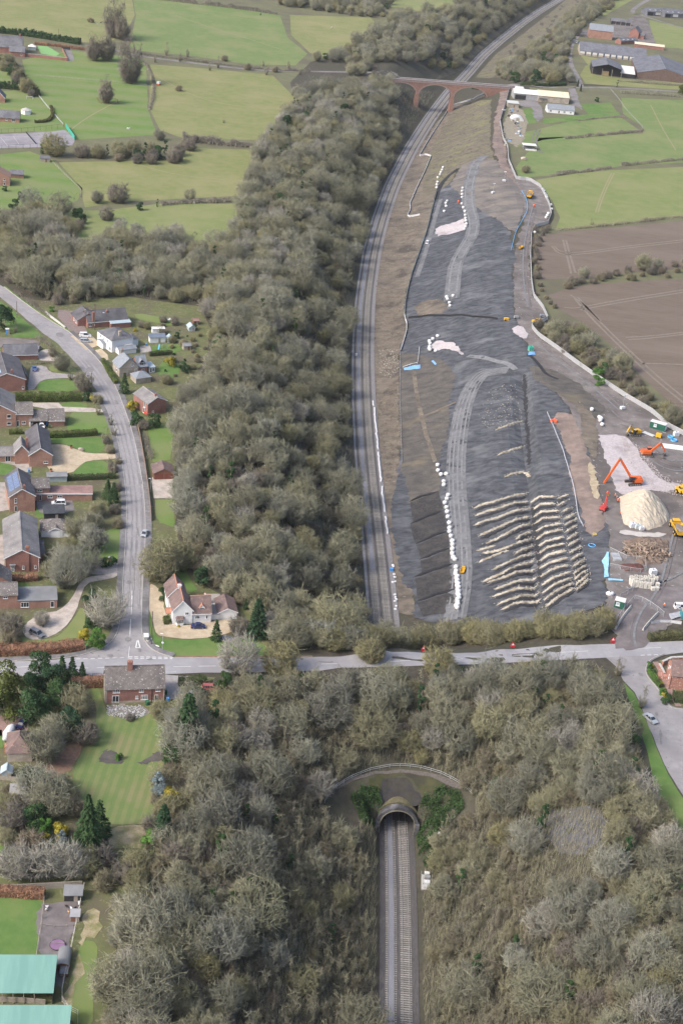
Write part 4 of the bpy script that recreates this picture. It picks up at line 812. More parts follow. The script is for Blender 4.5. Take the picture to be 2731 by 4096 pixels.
m_gold=leaf_mat('golden_shrub',[(.36,.30,.035),(.30,.26,.04)])
m_spruce=leaf_mat('spruce_needles',[(.04,.08,.03),(.05,.09,.035)])
m_blue_sp=leaf_mat('blue_spruce',[(.16,.21,.22),(.19,.24,.25)])
m_ivy=leaf_mat('ivy',[(.035,.08,.03),(.05,.09,.03),(.03,.07,.032)])
def blob_set(seed,H,Rr_,n,base=.2):
 g=np.random.default_rng(seed);out=[]
 for i in range(n):
  z=H*(base+(.95-base)*g.random());rr=Rr_*math.sqrt(max(.05,1-((z/H-.45)/.62)**2));a=g.uniform(0,6.28);q=rr*math.sqrt(g.random())*.75;out.append((q*math.cos(a),q*math.sin(a),z,Rr_*g.uniform(.28,.45)))
 return out
def trunk_mesh(H,r):return MB().tube([(0,0,-.3),(0.05,0,H*.4),(0,.05,H*.85)],r,6,True,r*.3).mesh('trunk',m_bark)
def proto_leaf(key,mat,seed,H,Rr_,n,size,nb=14,base=.15):
 PROTO[key]=(trunk_mesh(H,max(.06,H*.014)),leaf_cloud(seed,blob_set(seed,H,Rr_,nb,base),n,size,mat),H,Rr_)
proto_leaf('ever0',m_ever,301,8.0,4.2,4200,.26,18);proto_leaf('ever1',m_ever,302,6.0,3.0,2800,.24,14);proto_leaf('laurel',m_laurel,303,4.0,2.6,2600,.2,12,.05)
proto_leaf('gold',m_gold,304,3.0,1.5,1600,.16,9,.08);proto_leaf('bluesp',m_blue_sp,305,7.0,2.6,2600,.22,16,.1);proto_leaf('ivyc',m_ivy,306,9.0,1.4,2200,.22,14,.1);proto_leaf('yconifer',m_ever_y,307,11.0,4.4,5200,.26,24,.05);proto_leaf('greenbush',m_ever,308,2.2,1.4,1400,.14,9,.1)
def conifer(key,mat,seed,H,Rb,n=5200,size=.22,droop=.25,pw=1.0):
 g=np.random.default_rng(seed);V=[];k=0;cs=[];ds=[]
 nl=int(H/.55)
 for l in range(nl):
  z=H*(.06+.93*l/nl);rr=Rb*(1-z/H)**pw*g.uniform(.82,1.12)+.12;nb=max(4,int(5+rr*3))
  for b in range(nb):
   a=2*math.pi*b/nb+g.uniform(-.3,.3)+l;L=rr*g.uniform(.75,1.1);m=max(2,int(n/nl/nb))
   t=g.uniform(.25,1,m)**.7;lat=g.normal(0,.13,m)*L*(1.1-t*.6)
   cs.append(np.stack([math.cos(a)*t*L-math.sin(a)*lat,math.sin(a)*t*L+math.cos(a)*lat,z-droop*t*t*L+g.normal(0,.06,m)],1));ds.append(np.tile([math.cos(a),math.sin(a),-droop*1.4],(m,1)))
 c=np.concatenate(cs);d=np.concatenate(ds)+g.normal(0,.35,(len(c),3));d/=np.linalg.norm(d,axis=1)[:,None]
 b=np.cross(d,g.normal(size=(len(c),3))*.5+np.array([0,0,1]));b/=np.linalg.norm(b,axis=1)[:,None];s=(size*g.uniform(.7,1.5,len(c)))[:,None]
 V=np.stack([c-d*s,c-b*s*.4,c+d*s,c+b*s*.4],1).reshape(-1,3)
 PROTO[key]=(trunk_mesh(H,H*.014),mesh_np('crown',V,np.arange(len(V)).reshape(-1,4),mat),H,Rb)
conifer('spruce',m_spruce,401,16.0,4.6,7000,.30,.35);conifer('spruce_s',m_spruce,402,7.5,2.2,3200,.2,.2);conifer('cypress',m_spruce,403,11.0,1.9,4200,.22,-.3,.6);conifer('darkcone',m_ever,404,13.0,3.6,6000,.28,.15,.7)
TREES=[]
def plant(key,pos,label,name='bare_tree',s=1.0,rz=None,group=None,cat='tree',sx=None):
 tm,cm,H,Rs=PROTO[key];rz=random.uniform(0,6.28)if rz is None else rz
 t=thing(name,label,cat,(pos[0],pos[1],pos[2]-.15),rz,group);k=sx or s;t.scale=(k,k,s)
 obj('trunk',tm,t);obj('crown',cm,t);return t
def poisson(poly,dmin,seed,k=24,avoid=None):
 g=np.random.default_rng(seed);poly=np.asarray(poly)[:,:2];x0,y0=poly.min(0);x1,y1=poly.max(0)
 area=(x1-x0)*(y1-y0);n=int(area/(dmin*dmin)*k/4);cell={};out=[]
 X=g.uniform(x0,x1,n);Y=g.uniform(y0,y1,n);m=inside(X,Y,poly)
 for x,y in zip(X[m],Y[m]):
  i,j=int(x//dmin),int(y//dmin);ok=True
  for a in(-1,0,1):
   for b in(-1,0,1):
    for q in cell.get((i+a,j+b),()):
     if(q[0]-x)**2+(q[1]-y)**2<dmin*dmin:ok=False;break
    if not ok:break
   if not ok:break
  if ok:cell.setdefault((i,j),[]).append((x,y));out.append((x,y))
 return np.array(out)if out else np.zeros((0,2))
def project(P):
 """world point -> photo pixel"""
 x,y,z=P[0],P[1],P[2]-CAMH;d=y*cP-z*sP;u=x/d;v=-(y*sP+z*cP)/d;return 1365.5+FPX*(u*cR-v*sR),2048+FPX*(u*sR+v*cR)
# ------------------------------------------------------------------ the three-arched brick bridge
def bridge():
 L0=np.array(at_z(1588,318,23.2));R0=np.array(at_z(2046,352,23.2));d=R0-L0;Ln=float(np.hypot(*d));d=d/Ln;ang=math.atan2(d[1],d[0])
 t=thing('brick_bridge','red brick arched road bridge spanning the deep railway cutting','bridge',(L0[0],L0[1],0),ang)
 mb1=M('bridge_brick',(.26,.145,.115),(.32,.19,.15),.5,(.20,.125,.105),.12,coords='Object',bump=.3);W=6.0;top=22.6
 def xl(px,py,z):q=np.array(at_z(px,py,z));return float(np.dot(q-L0,d))
# pier centres along the deck from the photograph
 p1,p2=xl(1680,352,20.0),xl(1822,362,20.0);sp=p2-p1
 edges=[p1-sp,p1,p2,p2+sp];prof_=[]
 pts=[];r=sp/2-1.1;n=14
 for k in range(3):
  c=(edges[k]+edges[k+1])/2;rise=r*.62
  pts.append([(c-r*math.cos(math.pi*i/n),top-1.4-rise+rise*math.sin(math.pi*i/n))for i in range(n+1)])
# spandrel: one band with arched openings below
 prof_=[(0-4,top),(0-4,12.0)]
 for k in range(3):
  sy=pts[k][0][1];prof_.append((pts[k][0][0],12.0 if k==0 else sy));prof_+=pts[k];
 prof_+=[(pts[2][-1][0],12.0),(Ln+4,12.0),(Ln+4,top)]
 F=[]
 xs=[p for p in prof_[1:-1]]
 V2=[];
 for x,z in prof_[1:-1]:V2+=[(x,0,z),(x,0,top),(x,W,z),(x,W,top)]
 for i in range(len(xs)-1):
  a,b=4*i,4*(i+1)
  if abs(xs[i+1][0]-xs[i][0])>1e-6:F+=[(a,b,b+1,a+1),(b+2,a+2,a+3,b+3)]
  F+=[(a+2,b+2,b,a)]
 F+=[(0,1,3,2),(len(V2)-4,len(V2)-2,len(V2)-1,len(V2)-3)]
 obj('spandrel',mesh_np('spandrel',V2,[list(f)for f in F],mb1),t)
 for q in(p1,p2):
  g0=min(float(hz(*(L0+d*q))),14.0);MB().add([(q-1.6,-.5,g0-2),(q+1.6,-.5,g0-2),(q+1.6,W+.5,g0-2),(q-1.6,W+.5,g0-2),(q-1.15,.05,pts[1][0][1]+.2),(q+1.15,.05,pts[1][0][1]+.2),(q+1.15,W-.05,pts[1][0][1]+.2),(q-1.15,W-.05,pts[1][0][1]+.2)],[(3,2,1,0),(4,5,6,7),(0,1,5,4),(1,2,6,5),(2,3,7,6),(3,0,4,7)]).build('pier',mb1,t)
 for k in range(3):
  mb=MB();c=(edges[k]+edges[k+1])/2
  P_=pts[k];Q_=[(c+(x-c)*1.07,z+.6)for x,z in P_]
  for i in range(n):mb.add([(P_[i][0],-.06,P_[i][1]),(P_[i+1][0],-.06,P_[i+1][1]),(Q_[i+1][0],-.06,Q_[i+1][1]),(Q_[i][0],-.06,Q_[i][1])],[(0,1,2,3)])
  mb.build('arch_ring',M('arch_brick',(.27,.185,.16),(.32,.23,.20),.8),t)
 MB().box(-8,Ln+8,.5,W-.5,top,top+.12).build('deck',m_asph_old,t)
 for y in(0,W-.45):
  pa=MB().box(-8,Ln+8,y,y+.45,top,top+1.25).build('parapet',M('parapet_brick',(.21,.165,.165),(.27,.22,.215),.6),t);MB().box(-8.05,Ln+8.05,y-.08,y+.53,top+1.25,top+1.42).build('coping',m_conc,pa);MB().box(-8.02,Ln+8.02,y-.1 if y==0 else y+.4,y+.05 if y==0 else y+.55,top-.3,top).build('string_course',M('string_stone',(.30,.24,.22),(.35,.29,.27),.6),pa)
 return t,L0,d
BR,BL0,BD=bridge()
iv=np.array(BL0)+BD*76
def ivy_on(pos,dims,n,seed,label):
 g=np.random.default_rng(seed);c=g.uniform(-.5,.5,(n,3))*np.array(dims);a=g.normal(size=(n,3));a=unit(a);t_=unit(np.cross(a,g.normal(size=(n,3))));b=np.cross(a,t_);s=g.uniform(.25,.5,n)[:,None]
 V=np.stack([c-t_*s,c-b*s,c+t_*s,c+b*s],1).reshape(-1,3);o=obj('ivy',mesh_np('ivy',V,np.arange(n*4).reshape(-1,4),m_ever),loc=pos);tag(o,label,'ivy');return o
_iv=np.array(at_z(1926,350,20.0));ivy_on((_iv[0],_iv[1]-1.0,20.6),(15,2.0,4.2),2600,4,'dense green ivy hanging over the right arch of the bridge')
# ------------------------------------------------------------------ the woods
W_WEST=[(1180,385),(1360,362),(1500,342),(1600,345),(1745,372),(1690,440),(1590,600),(1510,760),(1440,960),(1402,1160),(1390,1400),(1400,1650),(1418,1900),(1432,2150),(1450,2440),(1450,2600),(1250,2605),(1120,2602),(1060,2540),(1000,2440),(900,2380),(800,2320),(760,2250),(730,2100),(722,1900),(722,1700),(760,1560),(850,1420),(850,1300),(800,1215),(640,1200),(500,1180),(330,1212),(200,1220),(90,1160),(-60,1080),(-60,1000),(60,985),(260,985),(480,985),(700,985),(900,1010),(960,880),(985,760),(1040,600),(1180,420)]
W_SOUTH_L=[(850,2770),(1100,2765),(1300,2762),(1560,2752),(1560,3040),(1430,3090),(1330,3140),(1280,3230),(1380,3330),(1500,3330),(1505,3600),(1500,3900),(1495,4300),(430,4400),(440,4000),(480,3700),(560,3480),(650,3360),(690,3250),(700,3050),(720,2880),(780,2790)]
W_SOUTH_R=[(1560,2752),(1900,2736),(2200,2724),(2290,2722),(2385,2725),(2455,2840),(2510,2960),(2550,3060),(2595,3200),(2690,3360),(2900,3600),(2900,4400),(1700,4400),(1690,3900),(1690,3500),(1760,3330),(1900,3260),(1900,3190),(1850,3130),(1720,3075),(1600,3050),(1560,3040)]
W_FAR=[(1500,250),(1580,250),(1700,280),(1830,270),(1900,190),(2000,110),(2080,50),(2160,0),(2200,-60),(1900,-60),(1800,40),(1600,80),(1480,150),(1350,220),(1250,250)]
W_FAR_R=[(1990,300),(2090,220),(2190,150),(2280,80),(2340,20),(2400,-60),(2480,-60),(2460,20),(2400,60),(2330,110),(2270,180),(2260,260),(2280,330),(2200,335),(2080,330),(2000,320)]
W_TOP=[(1100,-20),(1300,-60),(1560,-60),(1560,20),(1540,75),(1400,62),(1250,40),(1120,25)]
cand=[]
g=np.random.default_rng(5)
BLOCK=[]
for b in([(1460,3000),(1400,3110),(1300,3220),(1900,3220),(1850,3120),(1720,3060)],[(2180,3240),(2440,3235),(2470,3350),(2440,3500),(2340,3580),(2220,3540),(2170,3400)],[(1570,345),(1770,345),(1750,420),(1690,500),(1600,520)],[(1480,3180),(1540,3240),(1530,3420),(1460,3420),(1440,3300)]):BLOCK.append(gpl(b)[:,:2])
BIG={}
def crowded(x,y,r):
 i,j=int(x//12),int(y//12)
 return any((q[0]-x)**2+(q[1]-y)**2<r*r for a in(-1,0,1)for b in(-1,0,1)for q in BIG.get((i+a,j+b),()))
def add_wood(wood,poly,dmin,seed,keys,smin,smax,step=None):
 P=poisson(densify(np.vstack([gpl(poly),gpl(poly)[:1]])[:,:2],15),dmin,seed)
 for x,y in P:
  if any(inside(np.array([x]),np.array([y]),b)[0]for b in BLOCK):continue
  z=float(hz(x,y));rail_d=abs(x-float(xr(y)))
  if rail_d<(7.5 if y<1000 else 11 if x<float(xr(y))else 17+(y-1000)*.03)and not(YP+6<y<YF-4):continue
  key=keys(x,y,z,g);s=g.uniform(smin,smax)
  if key[:4]in('wood','pale','ever','oliv'):
   if crowded(x,y,(5.9 if z>16 else 5.0)*s if wood!='far' else 7):key=f'scrub{g.integers(3)}' if g.random()<.55 else f'pole{g.integers(3)}'
   else:BIG.setdefault((int(x//12),int(y//12)),[]).append((x,y))
  u,v=project((x,y,z+PROTO[key][2]*s*.6))
  if not(-90<u<2820 and-60<v<4230):continue
  d=math.sqrt(x*x+y*y+(z-CAMH)**2);cand.append((PROTO[key][3]*s/d*(.6 if v<0 or v>4096 or u<0 or u>2731 else 1),(x,y,z),key,s,wood))
def k_west(x,y,z,g):
 q=g.random()
 if z<13:return f'scrub{g.integers(3)}' if q<.26 else f'pole{g.integers(3)}' if q<.52 else f'olive{g.integers(3)}' if q<.68 else f'wood{g.integers(5)}'
 return f'wood{g.integers(5)}' if q<.70 else f'pale{g.integers(2)}' if q<.76 else f'olive{g.integers(3)}' if q<.88 else f'ever{g.integers(2)}' if q<.91 else 'ivyc' if q<.96 else f'brown{g.integers(2)}'
def k_south(x,y,z,g):
 q=g.random()
 if z<16:return f'pole{g.integers(3)}' if q<.74 else f'scrub{g.integers(3)}' if q<.90 else f'pale{g.integers(2)}' if q<.915 else f'olive{g.integers(3)}' if q<.95 else f'wood{g.integers(5)}' if q<.98 else 'ivyc'
 return f'wood{g.integers(5)}' if q<.60 else f'pale{g.integers(2)}' if q<.69 else f'olive{g.integers(3)}' if q<.88 else 'ever1' if q<.90 else 'ivyc' if q<.95 else f'brown{g.integers(2)}'
def k_far(x,y,z,g):
 q=g.random();return f'wood{g.integers(5)}' if q<.55 else f'brown{g.integers(2)}' if q<.7 else f'olive{g.integers(3)}' if q<.93 else 'ever1'
add_wood('west',W_WEST,4.6,1,k_west,.62,1.1)
add_wood('south_left',W_SOUTH_L,2.5,2,k_south,.6,1.08)
add_wood('south_right',W_SOUTH_R,2.5,3,k_south,.58,1.02)
add_wood('far',W_FAR,8.0,4,k_far,.75,1.1);add_wood('far',W_FAR_R,8.0,5,k_far,.7,1.0);add_wood('far',W_TOP,8.0,6,k_far,.7,1.0)
cand.sort(key=lambda c:-c[0])
KIND={'wood':('bare_tree','bare grey-brown tree','tree'),'pale':('pale_tree','pale silvery bare tree','tree'),'olive':('mossy_tree','olive mossy-twigged bare tree','tree'),'pole':('sapling','slim upright bare sapling','sapling'),'scrub':('bare_shrub','low dark bare shrub','shrub'),'brown':('brown_shrub','brown twiggy shrub','shrub'),'ever':('evergreen_tree','dark green evergreen','tree'),'ivyc':('ivy_clad_tree','upright ivy-clad green tree','tree')}
MARK=[(900,2450,'behind the white house'),(760,1900,'behind the timber garage'),(800,1350,'behind the villa gardens'),(300,1080,'above the upper village road'),(1350,1300,'beside the curving tracks'),(1380,2200,'above the tracks across from the blue box'),(1600,480,'near the brick bridge'),(1050,700,'beside the lower left fields'),(1080,1500,'in the thick of the village wood'),(1050,2050,'in the wood between timber garage and tracks'),(1000,2750,'along the main road by the cottage'),(1900,2720,'along the main road over the tunnel'),(1400,3150,'left of the tunnel handrail'),(1850,3150,'right of the tunnel handrail'),(750,3200,'beside the striped lawn'),(550,3700,'beside the hen run'),(1400,3800,'close left of the near tracks'),(1800,3700,'close right of the near tracks'),(2300,3300,'round the dark clearing'),(2550,3100,'beside the side road'),(2300,3900,'below the dark clearing'),(950,3700,'in the wood between hen run and tracks')]
count={};mass=[]
LIM={'wood':235,'pale':120,'olive':200,'pole':250,'scrub':260,'brown':90,'ever':60,'ivyc':80}
for size,pos,key,s,wood in cand:
 k=key.rstrip('0123456789')
 if count.get(k,0)<LIM[k]and wood!='far':
  count[k]=count.get(k,0)+1;nm,lab,cat=KIND[k];u,v=project(pos);wl=min(MARK,key=lambda q:(q[0]-u)**2+(q[1]-v)**2)[2];big='large ' if s>.95 else 'small ' if s<.74 else ''
  plant(key,pos,f'{big}{lab} {wl}',nm,s*g.uniform(.88,1.12),g.uniform(0,6.28),f'{nm.replace("_", " ")}s {wl}',cat,s)
 else:mass.append((pos,key,s))
# the rest of the wood, one mass: instances of the same trees on points
def gn_mass(name,pts,meshes,label,cat='woodland'):
 """points instanced with the given prototype meshes: [(x, y, z, scale, rot, index)]"""
 col=bpy.data.collections.new(name+'_kit')
 for i,me in enumerate(meshes):col.objects.link(bpy.data.objects.new(f'{name}_kit_{i:02d}',me))
 P=np.array(pts,float);me=bpy.data.meshes.new(name);me.vertices.add(len(P));me.vertices.foreach_set('co',P[:,:3].astype(np.float32).ravel())
 for nm_,ty,c in(('sc','FLOAT',P[:,3]),('rz','FLOAT',P[:,4]),('idx','INT',P[:,5])):
  at=me.attributes.new(nm_,ty,'POINT');at.data.foreach_set('value',c.astype(np.int32 if ty=='INT' else np.float32))
 o=obj(name,me);tag(o,label,cat,None,'stuff')
 ng=bpy.data.node_groups.new(name+'_scatter','GeometryNodeTree');ng.interface.new_socket('Geometry',in_out='INPUT',socket_type='NodeSocketGeometry');ng.interface.new_socket('Geometry',in_out='OUTPUT',socket_type='NodeSocketGeometry')
 N=ng.nodes;L=ng.links;gi=N.new('NodeGroupInput');go=N.new('NodeGroupOutput');ci=N.new('GeometryNodeCollectionInfo');ci.inputs['Collection'].default_value=col;ci.inputs['Separate Children'].default_value=True;ci.inputs['Reset Children'].default_value=True
 ip=N.new('GeometryNodeInstanceOnPoints');ip.inputs['Pick Instance'].default_value=True
 def attr(n,ty):
  a=N.new('GeometryNodeInputNamedAttribute');a.data_type=ty;a.inputs['Name'].default_value=n;return a.outputs['Attribute']
 cx=N.new('ShaderNodeCombineXYZ');L.new(attr('rz','FLOAT'),cx.inputs[2]);L.new(cx.outputs[0],ip.inputs['Rotation']);L.new(attr('sc','FLOAT'),ip.inputs['Scale']);L.new(attr('idx','INT'),ip.inputs['Instance Index'])
 L.new(gi.outputs[0],ip.inputs['Points']);L.new(ci.outputs[0],ip.inputs['Instance']);L.new(ip.outputs[0],go.inputs[0])
 md=o.modifiers.new('scatter','NODES');md.node_group=ng;return o
kit_keys=[k for k in PROTO if k.rstrip('0123456789')in LIM];kit=[];kit_i={}
for k in kit_keys:kit_i[k]=len(kit);kit.append(PROTO[k][1])
gn_mass('woodland_mass',[(p[0],p[1],p[2]-.2,s,g.uniform(0,6.28),kit_i[k])for p,k,s in mass],kit,'bare winter woodland and thickets reading as one mass between the single trees')
print('TREES',count,'mass',len(mass))
# undergrowth: thin upright stems and brambles over the wooded ground
def undergrowth(name,polys,n,h0,h1,w,mat,seed,label,spread=.35,cond=None,lean=.25):
 gg=np.random.default_rng(seed);X=[];Y=[]
 for poly in polys:
  P=gpl(poly)[:,:2];x0,y0=P.min(0);x1,y1=P.max(0);k=0;m=n
  x=gg.uniform(x0,x1,n*3);y=gg.uniform(y0,y1,n*3);ok=inside(x,y,P);x,y=x[ok][:n],y[ok][:n];X.append(x);Y.append(y)
 X=np.concatenate(X);Y=np.concatenate(Y);Z=hz(X,Y)
 ok=np.abs(X-xr(Y))>5.2;ok|=(Y>YP+5)&(Y<YF)
 if cond is not None:ok&=cond(X,Y,Z)
 X,Y,Z=X[ok],Y[ok],Z[ok];n=len(X)
 h=gg.uniform(h0,h1,n);dx,dy=gg.normal(0,lean,n)*h,gg.normal(0,lean,n)*h;a=gg.uniform(0,math.pi,n);ww=w*gg.uniform(.6,1.4,n)
 p0=np.stack([X-np.cos(a)*ww,Y-np.sin(a)*ww,Z-.1],1);p1=np.stack([X+np.cos(a)*ww,Y+np.sin(a)*ww,Z-.1],1);p2=np.stack([X+np.sin(a)*ww,Y-np.cos(a)*ww,Z-.1],1);p3=np.stack([X+dx,Y+dy,Z+h],1)
 V=np.stack([p0,p1,p2,p3],1).reshape(-1,3);b=np.arange(n)[:,None]*4;F=np.concatenate([b+np.array([[0,1,3]]),b+np.array([[1,2,3]]),b+np.array([[2,0,3]])])
 o=obj(name,mesh_np(name,V,F,mat));tag(o,label,'undergrowth',None,'stuff')
undergrowth('undergrowth',[W_SOUTH_L],42000,.6,3.6,.045,m_twig_slope,31,'thin bare stems and bramble covering the wood floor left of the tunnel cutting',lean=.16)
undergrowth('undergrowth',[W_SOUTH_R],40000,.6,3.6,.045,m_twig_slope,32,'thin bare stems and bramble covering the wood floor right of the tunnel cutting',lean=.16)
undergrowth('undergrowth',[W_WEST],36000,.6,3.2,.07,m_twig_slope,33,'bare stems and bramble under the wood beside the curving railway',lean=.2)
def leaf_cover(name,label,polys,n,size,mat,seed,h=.6):
 gg=np.random.default_rng(seed);L_=[]
 for poly in polys:
  P=gpl(poly)[:,:2];x=gg.uniform(P[:,0].min(),P[:,0].max(),n*3);y=gg.uniform(P[:,1].min(),P[:,1].max(),n*3);ok=inside(x,y,P);cl=np.sin(x*1.1+np.sin(y*.8))*np.sin(y*.9+1.3*np.sin(x*.5))>gg.normal(-.15,.45,len(x));ok&=cl;x,y=x[ok][:n],y[ok][:n];L_.append(np.stack([x,y,hz(x,y)+gg.random(len(x))**2*h],1))
 c=np.concatenate(L_);m=len(c);a=unit(gg.normal(size=(m,3))+np.array([0,-.3,1.0]));t_=unit(np.cross(a,gg.normal(size=(m,3))));b=np.cross(a,t_);s_=(size*gg.uniform(.6,1.4,m))[:,None]
 o=obj(name,mesh_np(name,np.stack([c-t_*s_,c-b*s_*.6,c+t_*s_,c+b*s_*.6],1).reshape(-1,3),np.arange(m*4).reshape(-1,4),mat));tag(o,label,'ground cover',None,'stuff')
leaf_cover('ivy_cover','green ivy spreading over the banks beside the tunnel mouth',[[(1400,3190),(1450,3150),(1505,3160),(1525,3290),(1450,3300)],[(1690,3190),(1760,3150),(1830,3170),(1860,3230),(1760,3330),(1700,3480),(1672,3420),(1672,3250)]],9000,.2,m_ivy,41,1.6)
leaf_cover('bramble_cover','patches of green bramble and ivy on the wood floor around the cutting',[W_SOUTH_L,W_SOUTH_R],9000,.22,leaf_mat('bramble',[(.085,.105,.04),(.10,.115,.05)]),42,1.0)
sheet('dark_clearing',[(2190,3250),(2260,3230),(2400,3245),(2440,3310),(2380,3400),(2270,3430),(2200,3380)],M('coal_clearing',(.085,.085,.095),(.13,.13,.145),.6,(.11,.10,.09),.2,bump=.5,fleck=(.32,.32,.32),fscale=1.6,fth=.66),.12,2.5,smooth=2,ragged=.8)
sheet('far_bank',[(1900,310),(1985,215),(2085,140),(2190,60),(2260,0),(2330,-50),(2420,-50),(2340,30),(2280,90),(2190,160),(2100,225),(2000,310)],m_rough2,.1,6.0)
sheet('far_bank',[(1740,320),(1850,280),(1905,215),(1990,140),(2080,70),(2150,10),(2200,-50),(2120,-50),(2060,20),(1960,100),(1880,170),(1820,230)],M('dim_bank',(.095,.088,.06),(.14,.128,.085),.3,(.08,.07,.055),.1),.1,6.0)
# ------------------------------------------------------------------ houses
m_brick=M('red_brick',(.27,.135,.112),(.335,.175,.145),1.6,(.235,.125,.108),.3,bump=.2,bscale=6,coords='Object')
m_brick2=M('orange_brick',(.32,.18,.14),(.385,.23,.18),1.6,(.28,.16,.13),.3,bump=.2,bscale=6,coords='Object')
m_brickf=M('flecked_brick',(.33,.16,.12),(.40,.21,.165),1.6,fleck=(.62,.58,.55),fscale=2.2,fth=.6,coords='Object')
m_render=M('white_render',(.78,.78,.79),(.72,.72,.73),1.0,coords='Object')
m_stonew=M('buff_stone',(.36,.31,.26),(.46,.405,.345),1.4,(.31,.26,.22),.4,bump=.3,coords='Object')
m_slate=M('grey_slate',(.135,.135,.15),(.185,.185,.20),.9,(.11,.11,.125),.2,bump=.25,bscale=5,rand=.1,coords='Object')
m_slateb=M('blue_slate',(.20,.22,.25),(.26,.28,.31),.9,bump=.2,bscale=5,coords='Object')
m_tile=M('lichened_tile',(.145,.13,.125),(.21,.19,.18),1.1,(.12,.105,.105),.25,bump=.35,bscale=4,fleck=(.50,.48,.44),fscale=2.3,fth=.63,coords='Object')
m_tileg=M('grey_concrete_tile',(.20,.19,.19),(.27,.255,.25),1.0,(.16,.15,.155),.25,bump=.3,bscale=5,fleck=(.40,.385,.36),fscale=2.0,fth=.66,coords='Object')
m_tiled=M('dark_tile',(.105,.10,.11),(.15,.145,.155),1.0,(.085,.082,.09),.25,bump=.3,bscale=5,coords='Object')
m_tiler=M('plum_tile',(.165,.115,.105),(.23,.165,.15),1.2,(.13,.095,.095),.3,bump=.3,bscale=5,fleck=(.29,.20,.15),fscale=1.6,fth=.62,coords='Object')
m_terra=M('terracotta',(.42,.19,.12),(.48,.24,.16),2.0)
m_upvc=M('white_frame',(.80,.80,.81),rough=.5)
m_glass=M('window_glass',(.035,.042,.052),rough=.12,spec=.6)
m_paleglass=M('conservatory_glass',(.36,.43,.46),(.44,.51,.54),.8,rough=.2,spec=.6)
m_lead=M('felt_roof',(.20,.205,.215),(.26,.265,.275),.8,(.16,.165,.17),.2)
m_redfelt=M('red_felt',(.27,.165,.15),(.33,.215,.195),.7,(.22,.14,.13),.25)
m_wood=M('brown_timber',(.17,.085,.06),(.22,.115,.08),2.0)
m_woodg=M('weathered_timber',(.30,.265,.22),(.37,.33,.28),2.0)
m_blackw=M('black_timber',(.03,.03,.034),(.05,.05,.055),2.0)
m_tin=M('corrugated_sheet',(.135,.14,.162),(.18,.185,.21),.5,(.115,.12,.14),.15,coords='Object')
m_tinw=M('white_sheet_roof',(.70,.69,.66),(.62,.60,.57),.6,coords='Object')
m_cream=M('cream_sheet_roof',(.62,.54,.40),(.70,.62,.48),.6,fleck=(.52,.36,.24),fscale=.9,fth=.64,coords='Object')
m_green_roof=M('green_sheet_roof',(.185,.35,.295),(.22,.39,.335),.35,(.165,.32,.275),.1,rough=.6,stretch=(3,.4,1),coords='Object')
m_solar=M('solar_panel',(.12,.16,.27),(.17,.215,.33),1.5,rough=.25,spec=.6)
def gable_wall(mb,x0,x1,y0,y1,he,rise,ridge):
 if ridge=='x':mb.extr([(y0,-.2),(y1,-.2),(y1,he),((y0+y1)/2,he+rise),(y0,he)],x0,x1,'X')
 elif ridge=='y':mb.extr([(x0,-.2),(x0,he),((x0+x1)/2,he+rise),(x1,he),(x1,-.2)],y0,y1,'Y')
 elif ridge=='m':mb.extr([(y0,-.2),(y1,-.2),(y1,he+rise),(y0,he)],x0,x1,'X')
 else:mb.box(x0,x1,y0,y1,-.2,he)
 return mb
def roof_mesh(mb,x0,x1,y0,y1,he,rise,ridge,ov=.35,vo=.22,t=.16):
 if ridge in 'xy':
  a0,a1,b0,b1=(y0,y1,x0,x1)if ridge=='x' else(x0,x1,y0,y1)
  m=(a0+a1)/2;k=rise/((a1-a0)/2);e=.03
  pr=[(a0-ov,he-ov*k+e),(m,he+rise+e),(a1+ov,he-ov*k+e),(a1+ov,he-ov*k+t),(m,he+rise+t*1.3),(a0-ov,he-ov*k+t)]
  mb.extr(pr if ridge=='x' else pr,b0-vo,b1+vo,'X' if ridge=='x' else 'Y')
 elif ridge=='h':
  q=min(x1-x0,y1-y0)/2;X0,X1,Y0,Y1=x0-ov,x1+ov,y0-ov,y1+ov;lo=he-.02;hi=he+rise
  if x1-x0>=y1-y0:r=[(x0+q,(y0+y1)/2,hi),(x1-q,(y0+y1)/2,hi)];f=[(0,1,5,4),(2,3,4,5),(1,2,5),(3,0,4),(3,2,1,0)]
  else:r=[((x0+x1)/2,y0+q,hi),((x0+x1)/2,y1-q,hi)];f=[(0,1,4),(1,2,5,4),(2,3,5),(3,0,4,5),(3,2,1,0)]
  mb.add([(X0,Y0,lo),(X1,Y0,lo),(X1,Y1,lo),(X0,Y1,lo)]+r,f)
 elif ridge=='m':
  mb.extr([(y0-ov,he+.02),(y1+ov,he+rise+.02),(y1+ov,he+rise+t),(y0-ov,he+t)],x0-vo,x1+vo,'X')
 else:mb.box(x0-ov*.5,x1+ov*.5,y0-ov*.5,y1+ov*.5,he,he+t)
 return mb
FACE={'f':lambda b,u,z:Matrix.Translation((b[0]+u,b[2],z)),'b':lambda b,u,z:Matrix.Translation((b[0]+u,b[3],z))@Matrix.Rotation(math.pi,4,'Z'),'l':lambda b,u,z:Matrix.Translation((b[0],b[2]+u,z))@Matrix.Rotation(-math.pi/2,4,'Z'),'r':lambda b,u,z:Matrix.Translation((b[1],b[2]+u,z))@Matrix.Rotation(math.pi/2,4,'Z')}
